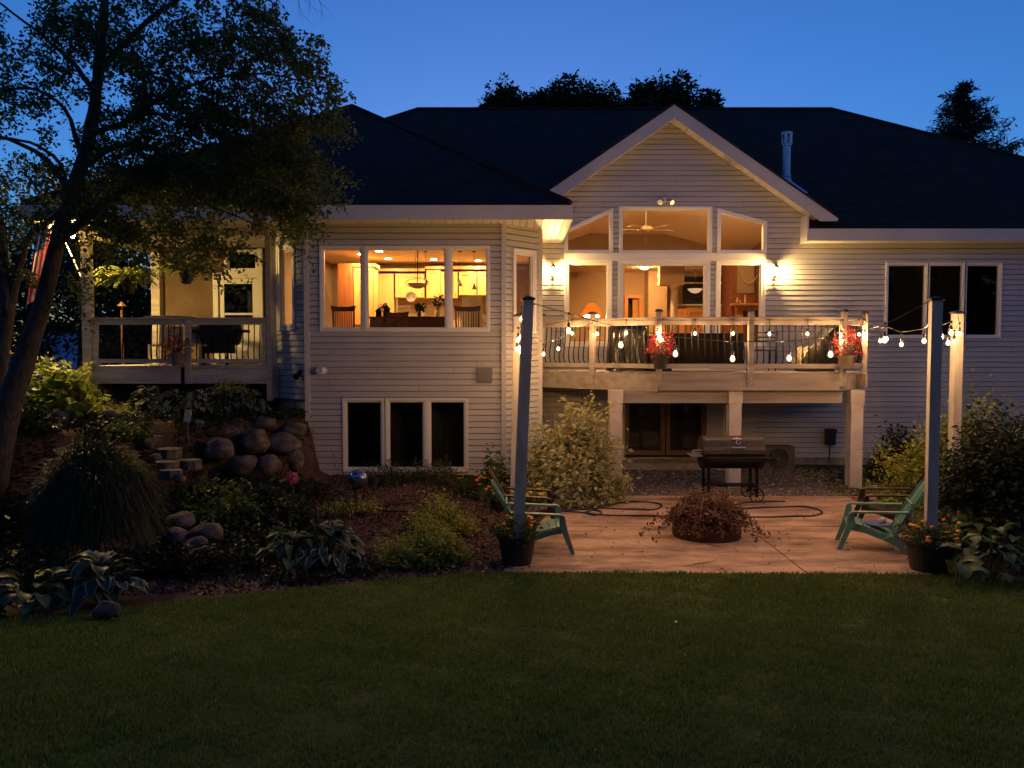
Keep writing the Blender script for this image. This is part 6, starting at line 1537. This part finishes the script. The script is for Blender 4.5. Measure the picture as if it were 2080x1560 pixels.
# ---------------------------------------------------------------- boulders and stone steps
def boulder(px, py, D, rw, rh, seed, lab, grp='rounded boulders of the retaining bank', nm='boulder', ry=None):
    p = P(px, py, D); m = MB(); m.blob(p, (rw, ry or rw*.8, rh), seed, .16, 16, 10); solo(m, nm, M['stone'], lab, 'boulder', grp, smooth=True)
B = [(575, 905, 13.9, .34, .26, 'dark boulder right below the wing foundation'), (520, 895, 13.7, .30, .25, 'dark boulder left of the one below the foundation'), (600, 935, 13.6, .20, .22, 'rounded boulder against the bay corner'), (548, 945, 13.4, .26, .22, 'boulder in the lower course left of the bay corner'), (495, 945, 13.3, .28, .22, 'boulder in the lower course, third from the bay corner'), (445, 912, 13.3, .30, .22, 'large oblong boulder right of the stone steps'), (600, 875, 14.2, .26, .18, 'flat dark boulder on top under the foundation'), (540, 862, 14.2, .26, .16, 'flat dark boulder on top among the hostas'), (470, 880, 13.9, .26, .18, 'boulder half hidden under the hostas'), (400, 870, 13.7, .22, .16, 'boulder behind the top stone step'),
     (280, 858, 13.2, .16, .10, 'small tan boulder at the top left of the steps'), (225, 845, 13.1, .15, .11, 'pinkish boulder left of the top step'), (120, 850, 12.6, .2, .12, 'pinkish boulder near the leaning tree'), (365, 1058, 10.6, .21, .12, 'pinkish boulder in the middle of the bed'), (402, 1107, 10.0, .16, .12, 'pale round boulder below the pinkish one'), (420, 1082, 10.3, .24, .13, 'slanted flat boulder right of the pinkish one'), (360, 1090, 10.2, .17, .12, 'grey boulder left of the pale round one'), (220, 1240, 7.3, .12, .09, 'small grey boulder at the lawn edge in the lower left')]
for k, b in enumerate(B): boulder(b[0], b[1], b[2], b[3]*(.88 if k < 10 else 1), b[4]*(.88 if k < 10 else 1), 200+k, b[5])
for k, (px, py, D, w_, lab) in enumerate(((300, 893, 12.9, .22, 'top rough stone step on the left bank'), (345, 918, 12.6, .22, 'second rough stone step from the top'), (385, 941, 12.3, .18, 'right-hand block beside the second lowest step'), (340, 945, 12.1, .2, 'third rough stone step, brightly lit'), (350, 962, 11.8, .17, 'lowest rough stone step'))):
    p = P(px, py, D); m = MB(); rr = random.Random(k); pts = []
    for j in range(9):
        a = j*.698; pts.append((p.x+math.cos(a)*w_*rr.uniform(.85, 1.15), p.y+math.sin(a)*w_*.8*rr.uniform(.85, 1.1), p.z+.06+rr.uniform(-.006, .006)))
    m.prism(pts, (0, 0, -.15)); solo(m, 'stone_step', M['stone'], lab, 'stone step', 'rough stone steps up the left bank')
for k, (px, py, D) in enumerate(((302, 905, 12.7), (318, 930, 12.3), (365, 972, 11.7))):
    boulder(px, py, D, .09, .07, 300+k, ('small lit stone under the top step', 'small lit stone under the second step', 'small stone beside the lowest step')[k])
p = P(381, 845, 13.2); m = MB(); m.box(-.055, .055, -.01, .01, -.1, .1, Matrix.Translation(p) @ Matrix.Rotation(R(8), 4, 'Y')); m.tube([p-Vector((0, -.012, .1)), p-Vector((0, -.012, .4))], .005, 4); solo(m, 'garden_marker', M['paper'], 'small pale plaque among the hostas under the porch', 'plaque')

# ---------------------------------------------------------------- leaning birch in the left foreground
tree = T('leaning_tree', 'dark leaning multi-stemmed tree with drooping foliage filling the upper left', 'tree', at(5, 1000, 10.6))
TD = 10.6
def limb(pts, nm='limb', par=None, n=9):
    m = MB(); q = smooth([P(a, b, d) for a, b, d, r in pts], 4); rs = []
    for i in range(len(pts)-1):
        for k in range(4): rs.append(lerp(pts[i][3], pts[i+1][3], k/4))
    rs.append(pts[-1][3]); rr = random.Random(len(pts)); q = [a+Vector((rr.uniform(-.01, .01), 0, rr.uniform(-.01, .01))) for a in q]
    m.tube(q, rs, n); return part(m, nm, M['bark'], par or tree, True)
base = at(5, 1000, 10.6)
trunk = limb([(-25, 1000, TD, .22), (12, 850, TD, .17), (46, 740, TD, .145), (92, 600, TD, .108), (122, 470, TD, .095), (154, 370, TD, .09), (180, 280, TD, .082), (196, 180, TD, .072), (205, 90, TD, .07), (215, -20, TD, .05), (225, -160, TD, .03)], 'trunk')
limb([(-30, 960, 10.8, .17), (-5, 760, 10.8, .12), (18, 620, 10.9, .085), (42, 530, 10.9, .05), (62, 478, 10.8, .042), (112, 440, 10.8, .04), (140, 400, 10.8, .035), (108, 340, 11, .04), (60, 300, 11.1, .03), (-20, 272, 11.2, .02)])
limb([(15, 640, 10.8, .07), (8, 560, 10.9, .08), (5, 480, 11, .06), (-20, 400, 11, .04)])
limb([(120, 490, 10.6, .07), (190, 430, 10.5, .06), (240, 395, 10.4, .045), (300, 375, 10.3, .03), (360, 372, 10.2, .015)])
limb([(178, 335, 10.6, .05), (225, 302, 10.5, .04), (275, 295, 10.3, .032), (340, 320, 10.2, .025), (400, 355, 10.0, .018), (450, 375, 9.9, .01)])
limb([(190, 270, 10.6, .045), (250, 250, 10.4, .03), (330, 200, 10.2, .025), (430, 160, 10.0, .02), (540, 150, 9.8, .012), (640, 175, 9.7, .006)])
limb([(200, 150, 10.6, .05), (260, 80, 10.5, .035), (330, 20, 10.4, .03), (420, -40, 10.3, .02)])
limb([(196, 190, 10.6, .04), (140, 120, 10.8, .03), (70, 60, 10.9, .02), (-10, 0, 11, .012)])
limb([(170, 330, 10.6, .04), (130, 220, 10.8, .025), (60, 180, 10.9, .02), (-20, 190, 11, .01)])
limb([(150, 440, 10.6, .03), (120, 330, 10.8, .025), (60, 290, 10.9, .02), (0, 280, 11, .015)])
limb([(330, 200, 10.2, .02), (430, 260, 10, .016), (530, 300, 9.9, .012), (620, 340, 9.8, .006)])
limb([(340, 320, 10.2, .018), (400, 400, 10.0, .014), (480, 440, 9.9, .01), (560, 470, 9.9, .004)])
CL = [  # px, py, rx, ry, clusters, Dmin, Dmax
 (330, 40, 280, 90, 150, 9.2, 11.8), (110, 110, 170, 110, 78, 9.8, 12.2), (450, 150, 190, 110, 125, 9.2, 11.6), (395, 270, 230, 110, 300, 9.4, 12.0),
 (530, 350, 130, 80, 130, 9.3, 11.4), (590, 150, 95, 95, 42, 9.2, 10.6), (640, 220, 50, 45, 9, 9.2, 10.2), (60, 400, 110, 80, 60, 9.8, 12.0), (300, 400, 150, 80, 120, 9.6, 11.6),
 (560, 430, 75, 45, 34, 9.4, 10.8), (440, 500, 45, 50, 13, 9.6, 10.8), (395, 480, 60, 50, 16, 9.6, 11.0), (165, 560, 45, 55, 7, 10, 11), (230, 480, 60, 50, 14, 10, 11), (20, 520, 40, 60, 16, 10, 12), (500, 20, 60, 70, 18, 9.4, 10.6), (40, 230, 90, 50, 18, 10, 12), (200, 330, 200, 60, 60, 9.8, 12), (620, 300, 50, 60, 10, 9.3, 10.2)]
rr = np.random.default_rng(12); LP = []; tw = MB(); sm_ = []
for (cx_, cy_, rx, ry, n, d0, d1) in CL:
    k = 0
    while k < n:
        u, w = rr.uniform(-1, 1, 2)
        if u*u+w*w > 1: continue
        k += 1; D = rr.uniform(d0, d1); c = P(cx_+u*rx, cy_+w*ry, D)
        az = rr.uniform(0, 6.28); L = rr.uniform(.25, .5); d = Vector((math.cos(az)*.8+.25, math.sin(az)*.6, rr.uniform(-.5, .15)))
        p = Vector(c); tp = [p.copy()]
        for j in range(6):
            p = p+d*(L/6); d.z -= .14; tp.append(p.copy())
            for _ in range(9 if n > 60 else 8): LP.append((p.x+rr.normal()*.05, p.y+rr.normal()*.05, p.z+rr.normal()*.045-.02))
        if k % 2 == 0: tw.tube(tp, [.006, .006, .005, .004, .004, .003, .002], 3, caps=False)
LP = np.array(LP); print('tree leaves', len(LP))
leaf_mesh('foliage', leaves_np(LP, .3, .062, .55, seed=3, droop=.55, fold=.6), LF['tree'], tree)
part(tw, 'twigs', M['twig'], tree)
# thin bare twig from above
m = MB(); rr = random.Random(3)
def droop(p, d, L, r0, lev):
    pts = [p.copy()]
    for k in range(6): d = (d+Vector((rr.uniform(-.22, .22), rr.uniform(-.1, .1), -.10))).normalized(); p = p+d*(L/6); pts.append(p.copy())
    m.tube(pts, [r0*(1-.13*k) for k in range(7)], 3, caps=False)
    if lev: 
        for k in (2, 3, 4, 5): droop(pts[k], Vector((rr.uniform(-.8, 1), rr.uniform(-.3, .3), -.55)).normalized(), L*rr.uniform(.35, .6), r0*.6, lev-1)
for px in (590, 602, 628): droop(P(px, -50, 9.5), Vector((.45, 0, -.8)).normalized(), .55, .004, 1)
part(m, 'bare_twigs', M['twig'], tree)

# ---------------------------------------------------------------- flag
q0, q1 = P(150, 530, 15.6), P(112, 448, 15.7)
t = T('flag', 'hanging flag with red and white stripes behind the leaning trunk', 'flag', q0)
m = MB(); m.tube([P(176, 590, 15.5), q0, q1], .014, 6); part(m, 'pole', M['curtain'], t)
def flagmat(name):
    m_, nt, out = newmat(name); L = nt.links.new; uv = N(nt, 'ShaderNodeUVMap'); sp = N(nt, 'ShaderNodeSeparateXYZ'); L(uv.outputs[0], sp.inputs[0])
    ml = N(nt, 'ShaderNodeMath', _operation='MULTIPLY'); L(sp.outputs[0], ml.inputs[0]); ml.inputs[1].default_value = 6.5
    fr_ = N(nt, 'ShaderNodeMath', _operation='FRACT'); L(ml.outputs[0], fr_.inputs[0]); gt = N(nt, 'ShaderNodeMath', _operation='GREATER_THAN'); L(fr_.outputs[0], gt.inputs[0]); gt.inputs[1].default_value = .5
    mx = N(nt, 'ShaderNodeMix', _data_type='RGBA'); L(gt.outputs[0], mx.inputs[0]); mx.inputs[6].default_value = (.5, .02, .03, 1); mx.inputs[7].default_value = (.75, .68, .58, 1)
    a_ = N(nt, 'ShaderNodeMath', _operation='LESS_THAN'); L(sp.outputs[0], a_.inputs[0]); a_.inputs[1].default_value = .54; b_ = N(nt, 'ShaderNodeMath', _operation='LESS_THAN'); L(sp.outputs[1], b_.inputs[0]); b_.inputs[1].default_value = .3
    c_ = N(nt, 'ShaderNodeMath', _operation='MULTIPLY'); L(a_.outputs[0], c_.inputs[0]); L(b_.outputs[0], c_.inputs[1]); m2 = N(nt, 'ShaderNodeMix', _data_type='RGBA'); L(c_.outputs[0], m2.inputs[0]); L(mx.outputs[2], m2.inputs[6]); m2.inputs[7].default_value = (.03, .04, .14, 1)
    b = N(nt, 'ShaderNodeBsdfPrincipled', Roughness=.8); L(m2.outputs[2], b.inputs[0]); tr = N(nt, 'ShaderNodeBsdfTranslucent'); L(m2.outputs[2], tr.inputs[0]); ms = N(nt, 'ShaderNodeMixShader'); ms.inputs[0].default_value = .3; L(b.outputs[0], ms.inputs[1]); L(tr.outputs[0], ms.inputs[2]); L(ms.outputs[0], out.inputs[0]); return m_
m = MB(); m.uv = []; nu, nv = 24, 16; tl, tr_, bl, brr = P(112, 452, 14.9), P(62, 480, 15.1), P(92, 615, 15.0), P(60, 630, 15.1)
tl, tr_ = P(74, 466, 15.75), P(118, 452, 15.65); bl, brr = P(48, 632, 15.8), P(88, 585, 15.7)
for j in range(nv+1):
    for i in range(nu+1):
        u, w = i/nu, j/nv; p = tl.lerp(tr_, u).lerp(bl.lerp(brr, u), w); p = p+Vector((0, .06*math.sin(u*11+w*2)*(.3+.7*w), 0)); m.v.append(tuple(p)); m.uv.append((u, w))
for j in range(nv):
    for i in range(nu): a = j*(nu+1)+i; m.f.append((a, a+1, a+nu+2, a+nu+1))
part(m, 'cloth', flagmat('striped_flag_cloth'), t, True)

# ---------------------------------------------------------------- trees behind the house
def bgtree(name, lab, spec, n, size, lm, seed, trunk=None, grp='trees beyond the house', asp=.55):
    """spec: list of (px,py,rx,ry,D,share)"""
    t = T(name, lab, 'tree', (P(spec[0][0], 0, spec[0][4]).x, spec[0][4], 0), grp); pts = []; r_ = np.random.default_rng(seed)
    for (px, py, rx, ry, D, sh) in spec:
        c = P(px, py, D); sx, sz = rx/FPX*D, ry/FPX*D; k = int(n*sh); nc = max(10, k//45)
        cc = fur(c, (sx, sx*.8, sz), nc, seed+int(px), .9, .2); pts.append(np.repeat(cc, 45, 0)+r_.normal(size=(nc*45, 3))*min(sx, sz)*.16)
    leaf_mesh('crown', leaves_np(np.concatenate(pts), .3, size, asp, seed=seed, droop=.1), lm, t)
    m = MB(); c = P(spec[0][0], spec[0][1], spec[0][4]); m.tube([(c.x, c.y, 0), (c.x+.1, c.y, c.z*.5), (c.x, c.y, c.z)], [.3, .2, .06], 8)
    for k in range(6): a = k*1.05; m.tube([(c.x, c.y, c.z*.75), (c.x+math.cos(a)*.8, c.y+math.sin(a)*.8, c.z*.95)], [.08, .02], 5)
    part(m, 'trunk', M['bark'], t)
bgtree('leafy_tree', 'leftmost dark tree top above the main ridge', [(1028, 215, 38, 48, 42, .7), (1000, 222, 24, 20, 42, .15), (1060, 225, 30, 30, 42, .25)], 5200, .22, LF['far'], 101)
bgtree('leafy_tree', 'broad dark tree top left of the gable peak', [(1155, 212, 66, 46, 44, .6), (1220, 215, 50, 38, 44, .3), (1100, 218, 30, 34, 44, .15), (1262, 226, 34, 22, 44, .14)], 9000, .22, LF['far'], 102)
bgtree('leafy_tree', 'dark tree top directly behind the gable peak', [(1340, 210, 56, 46, 42, .6), (1300, 205, 26, 38, 42, .2), (1385, 208, 34, 44, 42, .3)], 6500, .22, LF['far'], 103)
bgtree('leafy_tree', 'small dark tree top right of the gable peak', [(1435, 222, 30, 36, 42, .7), (1455, 232, 22, 16, 42, .2)], 2600, .22, LF['far'], 104)
bgtree('leafy_tree', 'single twig-like tree tip above the left part of the ridge', [(905, 232, 7, 16, 40, 1)], 240, .16, LF['far'], 105)
def spruce(lab, px, top, D, hw, seed):
    c = P(px, top, D); H = c.z+1; base = c.z-H; t = T('spruce_tree', lab, 'tree', (c.x, D, 0)); r_ = random.Random(seed); m = MB(); V2 = []
    m.tube([(c.x, D, 0), (c.x, D, c.z-.3), (c.x, D, c.z)], [.3, .05, .015], 6)
    z = c.z-.15
    while z > c.z-7:
        f_ = (c.z-z)/7; L = (.15+3.4*f_**.85)*r_.uniform(.75, 1.15); nb = 13
        for k in range(nb):
            a = r_.uniform(0, 6.28); l = L*r_.uniform(.65, 1.15); p = Vector((c.x, D, z)); e = p+Vector((math.cos(a)*l, math.sin(a)*l, l*.28)); mid = (p+e)/2-Vector((0, 0, l*.05)); m.tube([p, mid, e], [.03, .02, .01], 4)
            for j in range(int(10+l*26)):
                u = r_.uniform(.12, 1); q = p.lerp(mid, u*2) if u < .5 else mid.lerp(e, u*2-1); V2.append((q.x+r_.gauss(0, .08), q.y+r_.gauss(0, .08), q.z-abs(r_.gauss(0, .10))))
        z -= .27
    part(m, 'trunk', M['bark'], t); leaf_mesh('crown', leaves_np(np.array(V2), .0, .26, .22, seed=seed, droop=.2), LF['conifer'], t)
spruce('pointed spruce top behind the right end of the roof', 1957, 165, 34, .62, 7)
# dark woods left of the house
for k, (spec, lab, n) in enumerate(((([(60, 560, 130, 150, 30, .6), (0, 640, 120, 110, 30, .4)]), 'dark tree mass at the left photo edge behind the flag', 9000), (([(250, 560, 90, 120, 27, .6), (300, 660, 90, 60, 27, .4)]), 'dark tree seen through the left porch opening', 6500), (([(160, 470, 70, 80, 33, .5), (170, 600, 60, 90, 33, .5)]), 'dark tree behind the porch column', 5500))):
    bgtree('dark_tree', lab, spec, n, .22, LF['dark'], 120+k, grp='dark trees left of the porch')
wm = []; r_ = np.random.default_rng(77); wl_ = [(x, -17) for x in np.arange(-30, 31, 3.6)]+[(-29, y) for y in np.arange(-21, 12, 4.0)]+[(30, y) for y in np.arange(-21, -6, 4.0)]  # unseen tree line added around the camera to cut sky light and window reflections
for k, (x, y) in enumerate(wl_):
    h = r_.uniform(11, 15); wm.append(fur((x+r_.uniform(-1, 1), y+r_.uniform(-2, 2), h*.52), (3.6, 3.0, h*.52), 620, 500+k, .6, .3))
for k, (x, y, z, rx_) in enumerate(((-5, -3.5, 10.5, 4.5), (1, -4.5, 11, 4.5), (6, -5, 10.5, 4), (-2, -9, 11.5, 5), (5, -9.5, 11.5, 5), (-11, -6, 10.5, 4.5))):  # unseen canopy added over the camera to block sky light
    wm.append(fur((x, y, z), (rx_, rx_*.9, 3.2), 900, 700+k, .8, .3))
leaf_mesh('sky_blocking_woods', leaves_np(np.concatenate(wm), .2, .9, .6, seed=8), LF['dark'], kind='stuff')
bgtree('dark_tree', 'low dark hedge seen through the porch railing', [(310, 715, 120, 42, 25, 1)], 5000, .2, LF['dark'], 128, grp='dark trees left of the porch')
# neighbour's pale garage glimpsed at the left
c = P(112, 700, 40); t = T('neighbour_garage', 'pale blue garage glimpsed low between the trunk and the lit shrub', 'garage', (c.x, 40, 0))
m = MB(); m.box(c.x-1.2, c.x+1.1, 40, 46, 0, P(0, 672, 40).z); part(m, 'wall', M['neighbour'], t)
m = MB(); z = P(0, 672, 40).z; m.prism([(c.x-1.4, 39.7, z+.01), (c.x+1.3, 39.7, z+.01), (c.x-.05, 39.7, z+.5)], (0, 6.6, 0)); part(m, 'roof', M['shingle'], t)
m = MB(); m.box(c.x-.75, c.x-.25, 39.95, 39.99, 2.6, 3.2); part(m, 'window', M['cap'], t)

# ---------------------------------------------------------------- sky, light, camera
w = bpy.data.worlds.new('World'); S.world = w; w.use_nodes = True; nt = w.node_tree; nt.nodes.clear()
SUN_EL, SUN_ROT = R(SUNEL), R(SUNROT)
sky = nt.nodes.new('ShaderNodeTexSky'); sky.sky_type = 'NISHITA'; sky.sun_disc = False; sky.sun_elevation = SUN_EL; sky.sun_rotation = SUN_ROT
sky.air_density = AIR; sky.dust_density = DUST; sky.ozone_density = OZ
bg = nt.nodes.new('ShaderNodeBackground'); bg.inputs[1].default_value = SKYS; out = nt.nodes.new('ShaderNodeOutputWorld')
ad = nt.nodes.new('ShaderNodeMix'); ad.data_type = 'RGBA'; ad.blend_type = 'ADD'; ad.inputs[0].default_value = 1; ad.inputs[7].default_value = (.022, .026, .040, 1)   # faint even night-glow
nt.links.new(sky.outputs[0], ad.inputs[6]); nt.links.new(ad.outputs[2], bg.inputs[0]); nt.links.new(bg.outputs[0], out.inputs[0])
sl = bpy.data.lights.new('sun', 'SUN'); sl.energy = .01; sl.angle = R(20); sl.color = (1, .80, .72); so = bpy.data.objects.new('sun', sl); COL.objects.link(so)
so.rotation_euler = (R(-(90-1)), 0, 0)
cd = bpy.data.cameras.new('camera'); cd.sensor_width = 36; cd.lens = 27.0; cd.clip_end = 2000; cam = bpy.data.objects.new('camera', cd); COL.objects.link(cam)
cam.location = (0, 0, CAMZ); cam.rotation_euler = (math.pi/2-TH, 0, 0); S.camera = cam
S.view_settings.view_transform = 'Standard'; S.view_settings.look = 'None'; S.view_settings.gamma = 1; S.view_settings.exposure = EXPO
S.render.engine = 'CYCLES'; c = S.cycles; c.use_denoising = True; c.max_bounces = 7; c.diffuse_bounces = 4; c.glossy_bounces = 4; c.transparent_max_bounces = 16
c.use_light_tree = True; c.sample_clamp_indirect = 4.0; c.caustics_reflective = False; c.caustics_refractive = False
